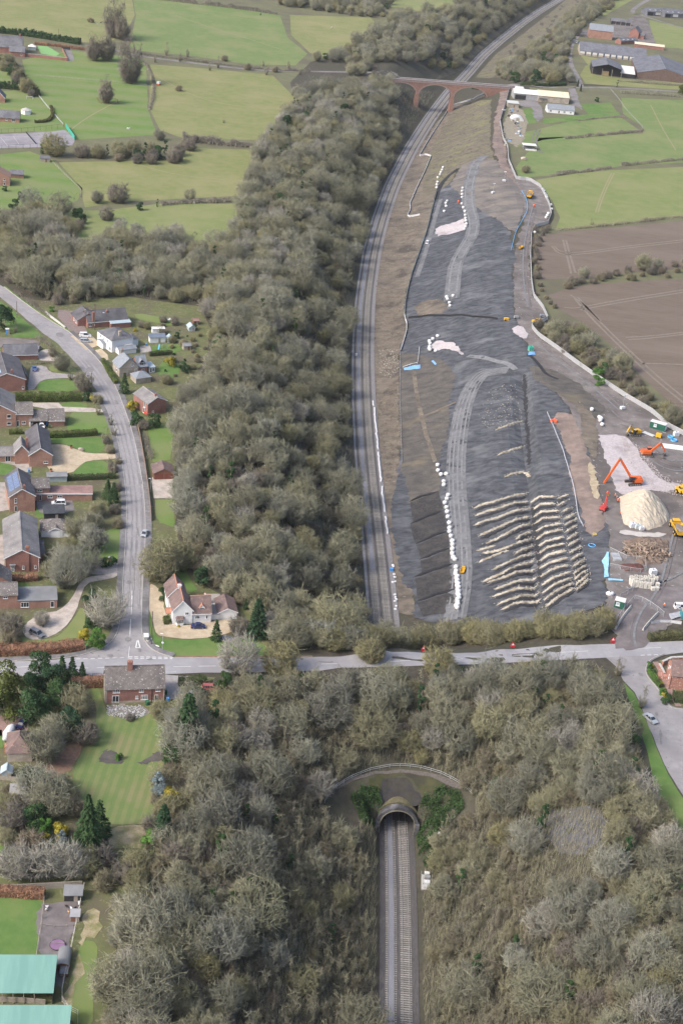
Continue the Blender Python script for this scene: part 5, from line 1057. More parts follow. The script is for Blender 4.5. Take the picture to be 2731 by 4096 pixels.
def window(t,Mx,w,h,cols=2,rows=1,door=False,fm=None,pm=None,name=None):
 fm=fm or m_upvc;fr=MB();s=.09
 fr.box(-w/2,-w/2+s,-.07,.02,-h/2,h/2,Mx);fr.box(w/2-s,w/2,-.07,.02,-h/2,h/2,Mx);fr.box(-w/2+s,w/2-s,-.07,.02,-h/2,-h/2+s,Mx);fr.box(-w/2+s,w/2-s,-.07,.02,h/2-s,h/2,Mx)
 for i in range(1,cols):x=-w/2+w*i/cols;fr.box(x-.04,x+.04,-.065,.02,-h/2+s,h/2-s,Mx)
 for j in range(1,rows):z=-h/2+h*j/rows;fr.box(-w/2+s,w/2-s,-.06,.02,z-.03,z+.03,Mx)
 o=fr.build(name or('door' if door else 'window'),fm,t)
 MB().box(-w/2+.03,w/2-.03,-.03,.03,-h/2+.03,h/2-.03,Mx).build('pane',pm or m_glass,o)
 if not door:MB().box(-w/2-.08,w/2+.08,-.14,.0,-h/2-.08,-h/2,Mx).build('sill',fm,o)
 return o
def house(name,label,A_px,ang,blocks,wins=(),chims=(),cat='house',group=None,fascia=True,z=None):
 p=gp(*A_px)if not isinstance(A_px,Vector)else A_px;t=thing(name,label,cat,p,R(ang),group)
 for b in blocks:
  x0,x1,y0,y1,he,rise,rd,wm,rm=b[:9]
  if wm is not None:gable_wall(MB(),x0,x1,y0,y1,he,rise,rd).build('wall',wm,t)
  ro=roof_mesh(MB(),x0,x1,y0,y1,he,rise,rd).build('roof',rm,t)
  if rd in 'xy':
   rb=MB()
   if rd=='x':rb.bar((x0-.2,(y0+y1)/2,he+rise+.2),(x1+.2,(y0+y1)/2,he+rise+.2),.28,.14)
   else:rb.bar(((x0+x1)/2,y0-.2,he+rise+.2),((x0+x1)/2,y1+.2,he+rise+.2),.28,.14)
   rb.build('ridge_tiles',b[9]if len(b)>9 and b[9]else rm,ro)
   if fascia and len(b)>10:
    fb=MB()
    if rd=='y':
     k=rise/((x1-x0)/2);m=(x0+x1)/2
     fb.bar((x0-.35,y0-.25,he-.35*k+.0),(m,y0-.25,he+rise+.0),.06,.24);fb.bar((x1+.35,y0-.25,he-.35*k),(m,y0-.25,he+rise),.06,.24)
    else:
     fb.bar((x0-.2,y0-.38,he-.35*rise/((y1-y0)/2)+.02),(x1+.2,y0-.38,he-.35*rise/((y1-y0)/2)+.02),.1,.16)
    fb.build('fascia',m_upvc,ro)
 for wd in wins:
  bi,fc,u,z_,w,h=wd[:6];cols=wd[6]if len(wd)>6 else 2;rows=wd[7]if len(wd)>7 else 1;door=len(wd)>8 and wd[8]
  window(t,FACE[fc](blocks[bi],u,z_),w,h,cols,rows,door)
 for c in chims:
  x,y,z0,z1,w,d=c[:6];mt=c[6]if len(c)>6 else m_brick
  ch=MB().box(x-w/2,x+w/2,y-d/2,y+d/2,z0,z1).box(x-w/2-.08,x+w/2+.08,y-d/2-.08,y+d/2+.08,z1-.35,z1-.15).build('chimney',mt,t)
  n=max(1,int(w/.45))
  for i in range(n):MB().cyl((x-w/2+(i+.5)*w/n,y,z1),.14,.4,8,.11).build('chimney_pot',m_terra,ch)
 return t
# the red brick cottage by the crossroads
co=house('cottage','long red brick cottage with lichened tile roof standing by the main road',(422,2813),13.4,[(0,14.7,0,6.6,4.5,4.3,'x',m_brick,m_tile)],[(0,'f',2.7,3.75,1.65,1.25,3,3),(0,'f',8.95,3.75,1.1,1.25,2,3),(0,'f',13.1,3.8,1.1,1.15,2,3),(0,'f',2.55,1.15,1.7,2.2,2,1,True),(0,'f',7.85,1.55,.7,.85,2,2),(0,'f',9.75,1.5,1.7,1.4,4,3),(0,'f',12.75,1.1,.95,2.1,2,1,True)],[(6.1,2.9,7.2,10.6,1.3,.8)])
MB().box(-.12,.35,-.03,.3,-.1,4.4).box(-.12,.0,-.03,6.6,-.1,4.5).build('quoins',m_stonew,co);MB().box(14.4,14.76,-.04,.3,-.1,4.4).build('quoins',m_stonew,co);MB().box(1.5,14.3,-.06,.0,-.1,.55).build('plinth',m_stonew,co);MB().cyl((11.55,-.08,0),.06,4.4,6).build('downpipe',m_blackw,co)
# flat roofed garage behind it
ga=house('flat_garage','flat grey roofed brick outbuilding beside the tall conifer',(666,2920),13,[(0,4.6,0,5.6,2.4,0,'n',m_brick,m_lead)],[(0,'f',.9,1.5,.8,.7,1),(0,'f',3.0,1.5,.9,.7,1)],cat='garage')
MB().box(-.12,0,-.05,5.6,0,2.45).build('side_wall',m_render,ga)
# white rendered house
wh=house('white_house','white rendered house with plum tile gables and dormers beside the junction',(690,2499),15.5,[(0,5.4,0,7.2,4.6,3.0,'y',m_render,m_tiler,m_terra,1),(-.6,4.6,7.4,14.5,4.5,2.9,'y',m_render,m_tiler,m_terra,1),(5.4,10.7,.3,6.9,3.4,3.4,'x',m_render,m_tiler,m_terra,1),(10.7,13.2,1.6,6.4,1.9,0,'n',m_render,M('terrace_slab',(.22,.20,.18),(.28,.255,.23),1.0)),(13.0,18.2,1.8,9.2,2.2,1.3,'y',m_render,m_tiler,None,1),(-1.3,0,3.0,5.2,2.1,.7,'x',None,m_terra)],[(0,'f',3.9,3.5,1.0,.9,2),(2,'f',1.5,1.9,1.2,1.0,3),(2,'f',4.1,1.9,.6,1.1,1),(0,'l',2.2,3.6,.8,.9,1),(1,'l',3,3.4,.9,.9,1)],[(2.6,7.3,6.8,8.6,.9,.7,m_render),(9.4,4.6,5.2,7.0,.35,.35,m_render)])
bay=MB().prism([(.9,.1),(1.2,-.8),(2.9,-.8),(3.2,.1)],0,.8).prism([(.9,.1),(1.2,-.8),(2.9,-.8),(3.2,.1)],1.9,2.15).build('bay_window',m_render,wh);MB().prism([(.95,.08),(1.22,-.74),(2.88,-.74),(3.15,.08)],.8,1.9).build('pane',m_glass,bay)
for x in(1.2,1.75,2.3,2.88):MB().box(x-.05,x+.05,-.82,-.72,.8,1.9).build('mullion',m_upvc,bay)
MB().add([(.7,.0,2.15),(1.1,-1.0,2.15),(3.0,-1.0,2.15),(3.4,.0,2.15),(1.1,.0,2.75),(3.0,.0,2.75)],[(0,1,4),(1,2,5,4),(2,3,5),(0,4,5,3),(3,2,1,0)]).build('bay_roof',m_tiler,bay)
for x in(-1.2,-.1):MB().box(x-.06,x+.06,3.05,3.2,-.1,2.1).build('porch_post',m_upvc,wh)
def dormer(t,x,y,z,w,h,d,wm,rm,ridge='y',fr=None):
 o=MB();o.extr([(x-w/2,z),(x-w/2,z+h),(x,z+h+w*.55),(x+w/2,z+h),(x+w/2,z)],y,y+d,'Y');o=o.build('dormer',wm,t)
 roof_mesh(MB(),x-w/2,x+w/2,y,y+d,z+h,w*.55,'y',.18,.15,.1).build('dormer_roof',rm,o)
 fr_=MB().box(x-w/2+.12,x+w/2-.12,y-.05,y+.02,z+.1,z+h).build('dormer_window',m_upvc,o)
 MB().box(x-w/2+.25,x+w/2-.25,y-.07,y+.0,z+.2,z+h-.1).build('dormer_pane',m_glass,o)
dormer(wh,8.2,1.0,3.6,1.6,1.0,2.4,m_render,m_terra)
cn=thing('conservatory','white framed glass conservatory roof behind the white house','conservatory',wh.matrix_basis@Vector((5.6,7.1,0)),R(15.5))
MB().box(0,5.2,0,4.0,-.1,2.3).build('glazed_walls',m_paleglass,cn);cr_=roof_mesh(MB(),0,5.2,0,4.0,2.3,1.1,'h',.1).build('glass_roof',m_paleglass,cn)
bars=MB()
for p,q in(((0,0,2.35),(2,2,3.45)),((5.2,0,2.35),(3.2,2,3.45)),((0,4,2.35),(2,2,3.45)),((5.2,4,2.35),(3.2,2,3.45)),((2,2,3.47),(3.2,2,3.47)),((2,0,2.35),(2,2,3.45)),((3.2,0,2.35),(3.2,2,3.45)),((2,4,2.35),(2,2,3.45)),((3.2,4,2.35),(3.2,2,3.45)),((0,0,2.33),(5.2,0,2.33)),((5.2,0,2.33),(5.2,4,2.33)),((5.2,4,2.33),(0,4,2.33)),((0,4,2.33),(0,0,2.33)),((0,2,2.33),(2,2,3.45)),((5.2,2,2.33),(3.2,2,3.45))):bars.bar(p,q,.12)
bars.build('glazing_bars',m_upvc,cr_)
tb=thing('garden_table','round white garden table with chairs on the terrace of the white house','table set',wh.matrix_basis@Vector((12.2,8.4,0)))
MB().cyl((0,0,.7),.75,.06,16).cyl((0,0,0),.08,.7,8).build('table',m_upvc,tb)
for i in range(6):a=i*1.05;MB().cbox((1.15*math.cos(a),1.15*math.sin(a),.42),(.45,.45,.08),a).cbox((1.36*math.cos(a),1.36*math.sin(a),.65),(.06,.45,.5),a).build('chair',m_upvc,tb)
# left row of village houses
h3=house('brick_house','red brick gabled house with long lichened grey roof and white fascia',(22,2289),15.5,[(0,9.6,0,23.0,4.7,2.6,'y',m_brick,m_tileg,None,1),(9.6,11.2,6,14,2.3,.8,'x',m_brick,m_tiled)],[(0,'f',2.1,1.2,1.1,2.0,3,4,True),(0,'f',5.1,1.4,.6,1.1,1,2),(0,'f',8.5,1.5,.6,1.1,1,2)],[(6.3,.1,0,8.2,.95,.7)])
MB().box(1.2,3.0,-.55,0,2.3,2.6).build('door_canopy',m_slateb,h3)
for x in(.05,9.5):MB().cyl((x,-.1,0),.06,4.6,6).build('downpipe',m_upvc,h3)
g3=house('triple_garage','white triple garage with hipped tile roof and small central gable',(165,2149),13,[(0,8.8,0,6.5,2.4,2.3,'h',m_render,m_tile),(2.4,6.4,-.25,3.0,2.3,1.1,'y',m_render,m_tile,None,1)],cat='garage')
for x in(1.5,4.4,7.3):
 d_=MB().box(x-1.25,x+1.25,-.32 if x==4.4 else-.06,0.02,0,2.1).build('garage_door',m_upvc,g3)
h4=house('solar_house','brick house with a block of solar panels on its left roof slope',(40,2049),20,[(0,7.7,0,14.2,5.4,2.5,'y',m_brick2,m_tiled,m_tileg,1),(7.7,13.0,6.4,12.0,4.6,2.0,'x',m_brick2,m_tile)],[(0,'f',1.9,3.9,.75,1.6,1,2),(0,'f',1.9,1.1,.75,2.0,1,1,True),(1,'f',2.2,3.6,1.6,.7,2)],[(4.5,.3,4.0,9.0,.7,.7)])
sl=thing('solar_array','blue-grey solar panels in two columns on the brick house roof','solar panels',h4.matrix_basis@Vector((0,0,0)),R(20))
_k=2.5/3.85
for j in range(2):
 for i in range(7):
  y=2.2+i*1.45;x0,x1=.3+j*1.65,.3+j*1.65+1.5;MB().add([(x0,y,5.4+x0*_k+.28),(x1,y,5.4+x1*_k+.28),(x1,y+1.35,5.4+x1*_k+.28),(x0,y+1.35,5.4+x0*_k+.28),(x0,y,5.4+x0*_k+.2),(x1,y,5.4+x1*_k+.2),(x1,y+1.35,5.4+x1*_k+.2),(x0,y+1.35,5.4+x0*_k+.2)],[(0,1,2,3),(7,6,5,4),(0,4,5,1),(1,5,6,2),(2,6,7,3),(3,7,4,0)]).build('panel',m_solar,sl)
x4=house('flat_extension','single storey brick extension with flat red felt roof and white fascia',(190,2003),13,[(-3.4,14.0,0,5.2,2.6,0,'n',m_brick2,m_redfelt)],[(0,'f',4.3,1.5,1.5,.9,2),(0,'f',7.3,1.5,1.5,.9,2),(0,'f',1.2,1.1,.9,2.0,1,1,True)],cat='extension')
MB().box(-3.5,14.1,-.22,-.1,2.35,2.75).build('fascia',m_upvc,x4)
lt=house('glass_lean_to','narrow grey glazed lean-to beside the hedge of the solar house',(191,1930),18,[(0,6.2,0,1.8,2.0,.5,'m',m_paleglass,m_lead)],cat='lean-to')
h5=house('gravel_drive_house','brick house with dark gabled roofs beside the sandy turning drive',(118,1868),17,[(0,7.4,0,18.5,4.3,2.5,'y',m_brick2,m_tiled,m_tileg,1),(-4.4,0,2.2,8.6,4.4,2.6,'y',m_brick2,m_tileg,None,1),(-16,-4.4,4.0,9.6,2.4,1.9,'x',m_brick2,m_tileg)],[(2,'f',9.4,1.2,1.7,2.0,2,1,True),(0,'f',5.4,1.6,1.4,.9,2)],[(-.4,4.2,4.4,8.6,.8,.7)])
h6=house('long_brick_house','brick house with white windows and a lower wing beside the long hedge',(0,1708),17,[(-5,5.6,0,15.5,5.3,3.0,'y',m_brick2,m_tileg,None,1),(5.6,11.2,.3,7.0,4.9,2.6,'x',m_brick2,m_tile,None,1)],[(0,'f',8.2,4.0,1.4,1.3,1),(0,'f',8.2,1.3,1.4,1.1,1),(1,'f',.6,1.1,.9,2.1,1,1,True),(1,'f',2.6,1.4,1.3,1.1,2),(1,'f',5.0,1.4,1.3,1.1,2)])
g6=house('carport_garage','brick garage with open carport under one long lichened tile roof',(196,1706),17,[(0,5.4,0,6.8,2.4,2.6,'x',m_brick2,m_tile,None,1),(-6.4,0,3.2,6.8,2.4,0,'n',m_brick2,m_tile)],cat='garage')
roof_mesh(MB(),-6.6,0,0,6.8,2.4,2.6,'x').build('carport_roof',m_tile,g6);MB().box(-6.5,-6.2,.1,.4,0,2.4).build('carport_post',m_upvc,g6)
h7=house('blue_panel_house','brick house with pale blue roof panels behind the oval lawn',(0,1567),21,[(-4,9.2,0,20.0,4.6,2.6,'y',m_brick,m_tiled,m_tileg,1),(9.2,11.0,6,15,2.4,1.4,'y',m_brick,m_tiled)],[(0,'f',12.4,1.3,.8,1.1,1)],[(4.6,1.2,4,8.0,.7,.6)])
MB().add([(-3.4,2,5.25),(.8,2,6.85),(.8,17,6.85),(-3.4,17,5.25),(-3.4,2,5.05),(.8,2,6.65),(.8,17,6.65),(-3.4,17,5.05)],[(0,1,2,3),(7,6,5,4),(0,4,5,1),(1,5,6,2),(2,6,7,3),(3,7,4,0)]).build('solar_sheet',M('pale_panel',(.33,.43,.56),(.40,.50,.62),.5,rough=.3),h7)
an=house('slate_annexe','low brick annexe with broad grey slate roof and two rooflights',(20,1442),20,[(0,12.5,0,7.6,2.3,2.6,'x',m_brick,m_slate,None,1)],cat='annexe')
for x in(2.2,5.6):MB().add([(x,1.3,3.35),(x+.9,1.3,3.35),(x+.9,2.3,4.05),(x,2.3,4.05),(x,1.3,3.2),(x+.9,1.3,3.2),(x+.9,2.3,3.9),(x,2.3,3.9)],[(0,1,2,3),(7,6,5,4),(0,4,5,1),(1,5,6,2),(2,6,7,3),(3,7,4,0)]).build('rooflight',m_paleglass,an)
h8=house('low_brick_house','small brick house with lichened roof joined to a flat felt roofed wing',(0,2435),15,[(-4,4.8,0,6.2,4.4,2.0,'x',m_brick2,m_tile),(4.8,15.5,-.4,6.8,2.5,0,'n',m_brick2,m_lead),(-3,3.2,6.3,13,4.5,2.2,'y',m_brick2,m_tile)],[(0,'f',5.6,3.6,1.2,.7,2),(1,'f',2.0,1.3,2.2,1.6,3),(1,'f',9.4,1.2,1.0,1.9,1)])
# right side of the road
h9=house('brick_bungalow','wide brick bungalow with dark tile roof, tall chimney and glass lean-to',(352,1313),29,[(0,17.0,0,9.0,2.6,3.2,'x',m_brick,m_tiled,m_tile,1),(-3.4,5.5,2.6,11.5,2.6,2.6,'y',m_brick,m_tiled,m_tile),(9.0,17.4,-2.4,0,2.1,.4,'m',m_brick,m_paleglass)],[(0,'f',1.2,1.4,1.3,1.2,2),(1,'l',2.0,1.4,1.2,1.1,2),(1,'l',5.0,1.4,1.2,1.1,2)],[(2.4,.2,0,6.6,.9,.7),(9.0,3.2,3.6,5.9,.6,.6,m_brick)])
for x,y in((7.6,3.4),(6.4,5.6)):MB().cbox((x,y,4.9),(.7,.9,.4)).build('roof_vent',m_upvc,h9)
h10=house('white_villa','long white rendered villa with hipped slate roof beside two parked cars',(447,1411),40,[(0,9.6,0,11.6,5.0,2.6,'h',m_render,m_slate),(9.6,13.4,2.5,7.5,3.0,1.4,'h',m_render,m_slate),(-1.3,0,4.6,9.2,2.3,.6,'x',m_render,m_slateb),(5.6,8.8,-1.8,0,2.1,.5,'m',m_paleglass,m_tinw)],[(0,'l',3.0,3.7,.9,1.3,1,2),(0,'l',6.0,3.7,.9,1.3,1,2),(0,'l',9.0,3.7,.9,1.3,1,2),(0,'l',1.2,1.3,1.2,1.4,2),(1,'r',2.0,1.3,1.2,1.2,2)],[(4.6,1.6,5.4,7.9,1.2,.7,m_stonew)])
h10b=house('blue_roof_link','low white building with blue sheet roof behind the villa',(470,1415),36,[(0,7.4,-1.6,1.6,2.0,.8,'x',m_render,m_slateb)],cat='outbuilding')
h11=house('stone_house','buff stone house with blue slate gables and black timber dormer',(478,1508),30,[(0,7.6,0,7.4,3.6,3.4,'y',m_stonew,m_slateb,None),(7.6,11.4,.6,7.4,3.2,3.0,'x',m_brick2,m_slateb)],[(0,'f',5.1,4.6,1.0,1.2,2,2),(0,'f',6.6,2.0,.9,1.2,2,2),(1,'f',2.1,1.4,1.1,1.4,2,2),(0,'l',3,1.6,.9,1.2,1)],[(3.4,6.9,5.6,8.2,.9,.6,m_stonew)])
dormer(h11,9.2,1.0,3.4,2.0,1.2,2.4,m_blackw,m_slateb);
c11=house('garden_room','small white glazed garden room at the end of the stone house',(598,1492),32,[(0,2.2,0,4.0,2.3,.3,'m',m_upvc,m_paleglass)],[(0,'f',.6,1.1,.7,1.9,1,1),(0,'f',1.6,1.2,.7,1.4,1,1)],cat='garden room')
h12=house('gable_brick_house','square brick house with shallow lichened roof and white verges beside dark shrubs',(591,1664),40,[(0,7.6,0,10.0,4.8,1.9,'y',m_brick,m_tileg,m_stonew,1)],[(0,'f',2.2,1.3,.7,.8,2),(0,'l',2.2,3.6,1.1,2.0,2),(0,'l',2.6,1.2,1.2,2.0,2)],[(3.6,1.0,4.5,7.6,.6,.6)])
s12=house('slate_outhouse','low outhouse with hipped blue slate roof between stone and brick houses',(545,1536),34,[(0,6.0,0,5.0,2.2,1.8,'h',m_stonew,m_slateb)],cat='outhouse')
tg=house('timber_garage','dark timber double garage with plum tile roof at the pale drive',(616,1919),17,[(0,6.6,0,6.2,2.3,1.5,'y',m_wood,m_tiler)],cat='garage')
for x in(1.75,4.85):MB().box(x-1.3,x+1.3,-.07,.02,0,2.1).build('garage_door',M('red_brown_door',(.16,.06,.045),(.20,.075,.055),2.0),tg)
# garden sheds
def shed(name,label,px,ang,w,d,he,rise,rd,wm,rm,cat='shed',win=None):
 t=house(name,label,px,ang,[(0,w,0,d,he,rise,rd,wm,rm)],cat=cat);MB().box(w*.55,w*.55+.8,-.05,.02,0,min(1.8,he-.1)).build('door',m_woodg if wm is not m_woodg else m_wood,t)
 if win:window(t,Matrix.Translation((w*.28,0,he*.65)),.7,.6,2,1)
 return t
shed('garden_shed','long pale grey garden shed with dark blue roof',(600,1372),22,6.4,2.6,2.2,.6,'m',m_upvc,M('navy_felt',(.13,.16,.21),(.17,.20,.25),1.0))
shed('garden_shed','small pale blue shed beside the long grey shed',(672,1371),24,2.0,2.2,2.0,.7,'y',M('blue_boards',(.33,.47,.62),(.38,.52,.67),2.0),M('pale_blue_roof',(.42,.53,.66),(.48,.58,.70),1.0))
shed('static_caravan','long white caravan roof behind the grey garden shed',(610,1334),20,5.0,2.0,2.0,.25,'x',m_upvc,m_tinw,'caravan')
shed('greenhouse','aluminium greenhouse at the wood edge above the gardens',(757,1326),24,2.6,3.6,1.6,.9,'y',m_paleglass,m_paleglass,'greenhouse')
shed('garden_shed','small red-felted shed at the wood edge by the greenhouse',(775,1300),24,2.2,2.2,1.8,.5,'x',m_wood,m_redfelt)
shed('garden_shed','low grey roofed shed with blue tub below the greenhouse',(735,1402),24,3.0,2.6,1.9,.6,'x',m_woodg,m_lead)
shed('open_shelter','plain grey flat roofed shelter among trees right of the white house',(1088,2510),15,3.6,2.2,2.0,.15,'m',m_woodg,m_lead,'shelter')
shed('blue_portaloo','bright blue portable toilet beside the tall hedge tree',(26,1338),20,1.1,1.1,2.1,.15,'n',m_blue,m_tinw,'toilet')
shed('dark_workshop','low black roofed workshop between the white car and triple garage',(178,2080),16,6.2,4.4,2.2,.5,'m',m_blackw,M('black_felt',(.045,.05,.06),(.07,.075,.085),.8),'workshop')
# bottom left
hl=house('hipped_cottage','small rendered cottage with plum hipped roof half hidden by trees',(31,3048),12,[(0,5.6,0,7.6,2.7,3.0,'h',m_stonew,m_tiler)],cat='house');MB().box(-.8,0,3.2,4.6,0,2.0).build('porch',m_terra,hl)
gh=shed('greenhouse','small aluminium greenhouse in the hedged garden of the hipped cottage',(8,3112),10,2.2,2.4,1.5,.8,'y',m_paleglass,m_paleglass,'greenhouse')
shed('garden_shed','flat grey roofed shed among brown shrubs below the greenhouse',(42,3202),10,3.2,3.0,1.9,.2,'m',m_woodg,M('grey_felt',(.27,.26,.265),(.33,.32,.32),.8))
shed('hen_house','black slatted hen house with grey roof at the top of the run',(258,3606),8,3.6,2.2,1.8,.4,'m',m_blackw,m_lead,'hen house')
shed('hen_coop','small raised grey roofed hen coop beside the wire fence',(284,3688),8,1.7,1.5,1.6,.2,'m',m_wood,M('coop_felt',(.30,.30,.31),(.36,.36,.37),.8),'hen coop')
ar=thing('arched_shed','brown shed with a curved grey felt roof at the foot of the run','shed',gp(228,3882),R(6))
_p=[(2.4*.5+1.25*math.cos(math.pi-math.pi*i/10),1.2+.75*math.sin(math.pi*i/10))for i in range(11)]
MB().extr([(0,0)]+[(max(0.0,min(2.4,q[0])),q[1])for q in _p]+[(2.4,0)],0,4.6,'Y').build('body',m_wood,ar);MB().extr([(q[0],q[1])for q in _p]+[(1.2+(q[0]-1.2)*1.06,(q[1]-1.2)*1.1+1.22)for q in _p[::-1]],-.1,4.7,'Y').build('roof',m_lead,ar)
shed('feed_bin','small grey lidded feed bin below the arched shed',(244,3906),6,1.2,1.3,1.0,.1,'m',m_woodg,m_lead,'feed bin')
for nm,A_,W,D_2,lab in(('green_roof_barn',(-40,4018),11.9,8.8,'open-fronted shed under a bright green sheet roof beside the hen run'),('green_roof_barn',(-40,4210),14.2,7.5,'second green sheet roofed shed below the weathered fence')):
 t=thing(nm,lab,'barn',gp(*A_),R(8));roof_mesh(MB(),0,W,0,D_2,3.0,.9,'m',.1,.1,.12).build('roof',m_green_roof,t)
 for i in range(int(W)//2):
  MB().box(.3+i*2.0,.45+i*2.0,.1,.25,0,3.0).build('post',m_woodg,t)
 MB().box(0,W,D_2-.2,D_2,0,3.8).build('back_wall',m_blackw,t);MB().box(W-.15,W,0,D_2,0,3.1).build('side_wall',m_blackw,t)
# the house in the bottom right corner by the side road
hr=house('flecked_brick_house','flecked red brick house with dark plum roof beside the side road path',(2673,2756),-2,[(0,14,0,7.6,4.6,2.6,'x',m_brickf,m_tiler)],[(0,'l',3.0,2.2,.8,1.1,1),(0,'l',5.2,3.8,.6,.9,1)])
MB().cyl((-.08,3.8,4.6),.4,.1,14,axis='X').build('satellite_dish',m_upvc,hr);MB().cyl((-.06,-.06,0),.06,4.6,6).build('downpipe',m_blackw,hr)
MB().box(-2.4,0,4.4,6.6,0,.9).build('porch_wall',m_brickf,hr)
# far left houses
house('orchard_house','large brick house with steep grey roof beside the walled garden',(44,225),12,[(-8,8.0,9.0,25.0,4.4,6.6,'x',m_brick,m_slate,None),(-1.0,10.0,0,8.0,3.4,3.0,'x',m_brick,m_slate,None)],[(1,'f',8.6,1.5,1.0,1.2,1)],[(6,17,8,12.6,1.2,1.0)])
cn2=house('conservatory','white roofed glass conservatory beside the steep grey roofed house',(115,200),12,[(0,5.2,0,4.6,2.4,1.6,'h',m_paleglass,m_tinw)],cat='conservatory')
house('brick_bungalow','brick bungalow with slate roof above the tennis court',(-40,484),10,[(0,17.5,0,9.0,2.6,3.2,'x',m_brick2,m_slate,None)],[(0,'f',14.0,1.3,1.8,1.8,2),(0,'f',10,1.5,1.2,1.0,2)])
house('brick_gable_house','brick house with slate gable and white verge above the bungalow',(-30,408),10,[(0,7.8,0,9,3.0,4.0,'y',m_brick2,m_slate,None,1)])
house('brick_farmhouse','orange brick house with tiled gable beside the patio garden',(-30,742),12,[(-2,9.0,0,9,4.8,3.0,'y',m_brick2,M('orange_tile',(.30,.19,.15),(.36,.24,.19),1.0),None)],[(0,'f',8.2,3.4,1.0,1.1,1),(0,'f',8.2,1.2,1.0,1.4,1),(0,'f',4.5,3.4,1.0,1.1,1)])
house('stone_outbuilding','low grey roofed outbuilding behind the orange brick house',(42,712),12,[(0,7.0,0,5.0,2.2,1.4,'x',m_brick2,m_slate)],cat='outbuilding')
shed('field_shelter','small grey boarded shelter with dark roof at the field edge',(162,648),12,5.2,3.6,2.2,1.0,'x',m_woodg,m_slate,'shelter')
hx=thing('hexagonal_summerhouse','white hexagonal summerhouse with pale pointed roof on the lawn','summerhouse',gp(106,455));MB().cyl((0,0,-.2),3.2,2.7,6).build('wall',m_upvc,hx);MB().cyl((0,0,2.5),3.6,1.3,6,.05).build('roof',M('pale_shingle',(.40,.38,.36),(.46,.44,.42),1.0),hx)
# farm and yard at the top right
house('brick_barn','long orange brick barn with pale slate roof at the farm',(2351,150),-2,[(0,22,0,12,7.4,4.6,'x',m_brick2,m_slateb)],cat='barn')
sb=house('stable_range','very long low stable range with grey sheet roof and white panels',(2315,219),-2.5,[(0,58,0,28,3.6,5.4,'x',m_stonew,m_tin)],cat='stable')
for i in range(9):MB().box(.5+i*5.4,4.4+i*5.4,-.12,-.0,1.5,3.2).build('wall_panel',m_tinw,sb);MB().box(4.5+i*5.4,5.7+i*5.4,-.10,.0,.2,3.2).build('doorway',M('blue_door',(.09,.11,.17)),sb)
ob=house('open_barn','dark open-fronted hay barn with grey gabled sheet roof',(2364,300),-3,[(0,24,6,30,6.6,3.2,'y',m_blackw,m_tin),(0,24,0,6,6.6,3.2,'y',None,m_tin)],cat='barn')
for x in(0,8,16,23.7):MB().box(x,x+.3,.1,.4,0,6).build('post',m_woodg,ob)
MB().box(9,14,4,6,0,3.4).build('hay_stack',M('hay_bales',(.33,.25,.14),(.40,.31,.18),1.0),ob)
house('white_roof_lean_to','white sheet roofed lean-to beside the dark hay barn',(2478,309),-3,[(0,11.5,0,20,3.4,2.6,'m',m_blackw,m_tinw)],cat='lean-to')
house('great_barn','broad grey gabled barn, the largest roof on the farm',(2545,312),-3,[(0,44,0,66,4.4,5.2,'y',M('tarred_boards',(.12,.085,.075),(.17,.12,.105),.6),m_tin,m_slateb)],cat='barn')
house('tan_roof_shed','narrow shed with bright tan sheet roof behind the stables',(2535,188),-4,[(0,27,0,5,2.8,1.2,'m',m_brick,m_cream)],cat='shed')
house('farmhouse','red brick farmhouse with slate gable in the farm garden',(2512,150),-20,[(0,9,0,13,5.6,4.2,'y',m_brick,m_slate,None),(9,14,2,7,3.2,1.6,'x',m_brick,m_slate)])
dg=house('rooflit_cowshed','narrow grey sheet roofed shed with three white rooflights',(2480,178),38,[(0,22,0,7,3.0,1.8,'x',m_brick,m_tin)],cat='shed')
for x in(4,10,16):MB().cbox((x,1.8,4.15),(1.2,3.0,.2)).build('rooflight',m_tinw,dg)
cs=house('cart_shed','dark open cart shed with tiled roof behind the brick barn',(2440,97),-3,[(0,20,2,9,3.2,2.4,'x',m_blackw,m_slate)],cat='shed')
for i in range(5):MB().box(i*4.9,i*4.9+.35,1.6,1.95,0,3.2).build('post',m_stonew,cs)
for px,lab in(((2585,62),'large grey sheet roofed cattle shed with rooflights by the farm drive'),((2655,70),'second cattle shed roof with white rooflights at the frame edge')):
 t=house('cattle_shed',lab,px,22,[(0,44,0,13,4.2,2.6,'x',m_tin,m_tin)],cat='shed')
 for i in range(6):MB().cbox((4+i*6.5,2.6,5.45),(1.6,2.4,.2)).build('rooflight',m_tinw,t)
 MB().box(1,7,-.1,0,0,3.4).build('doorway',m_blackw,t);MB().box(10,16,-.12,0,1.0,3.6).build('wall_panel',m_tinw,t)
bw=house('white_bungalow','white bungalow with blue-grey roof above the small paddock',(2186,450),4,[(0,19.5,0,8.5,2.9,2.6,'x',m_render,m_slateb)],[(0,'f',2.5,1.4,1.6,1.1,2),(0,'f',12.5,1.4,1.6,1.1,2),(0,'f',8.5,1.1,1.0,2.0,1,1,True),(0,'f',17,1.4,1.2,1.0,2)])
ws=house('cream_roof_workshop','long workshop with streaked cream sheet roof beside the bridge lane',(2128,404),5,[(4,27,0,15,4.4,2.4,'x',m_stonew,m_cream),(-14,4,2,14,4.2,2.0,'x',M('workshop_grey',(.30,.30,.31),(.36,.36,.37),1.0),m_tinw)],cat='workshop')
MB().box(-13,-5,1.8,2.0,0,3.2).build('doorway',m_blackw,ws);MB().box(4.2,10,-1.6,0,2.9,3.1).build('canopy',m_slateb,ws);MB().box(-12,-6,8,14,4.6,7.0).build('roof_tank',m_tinw,ws)
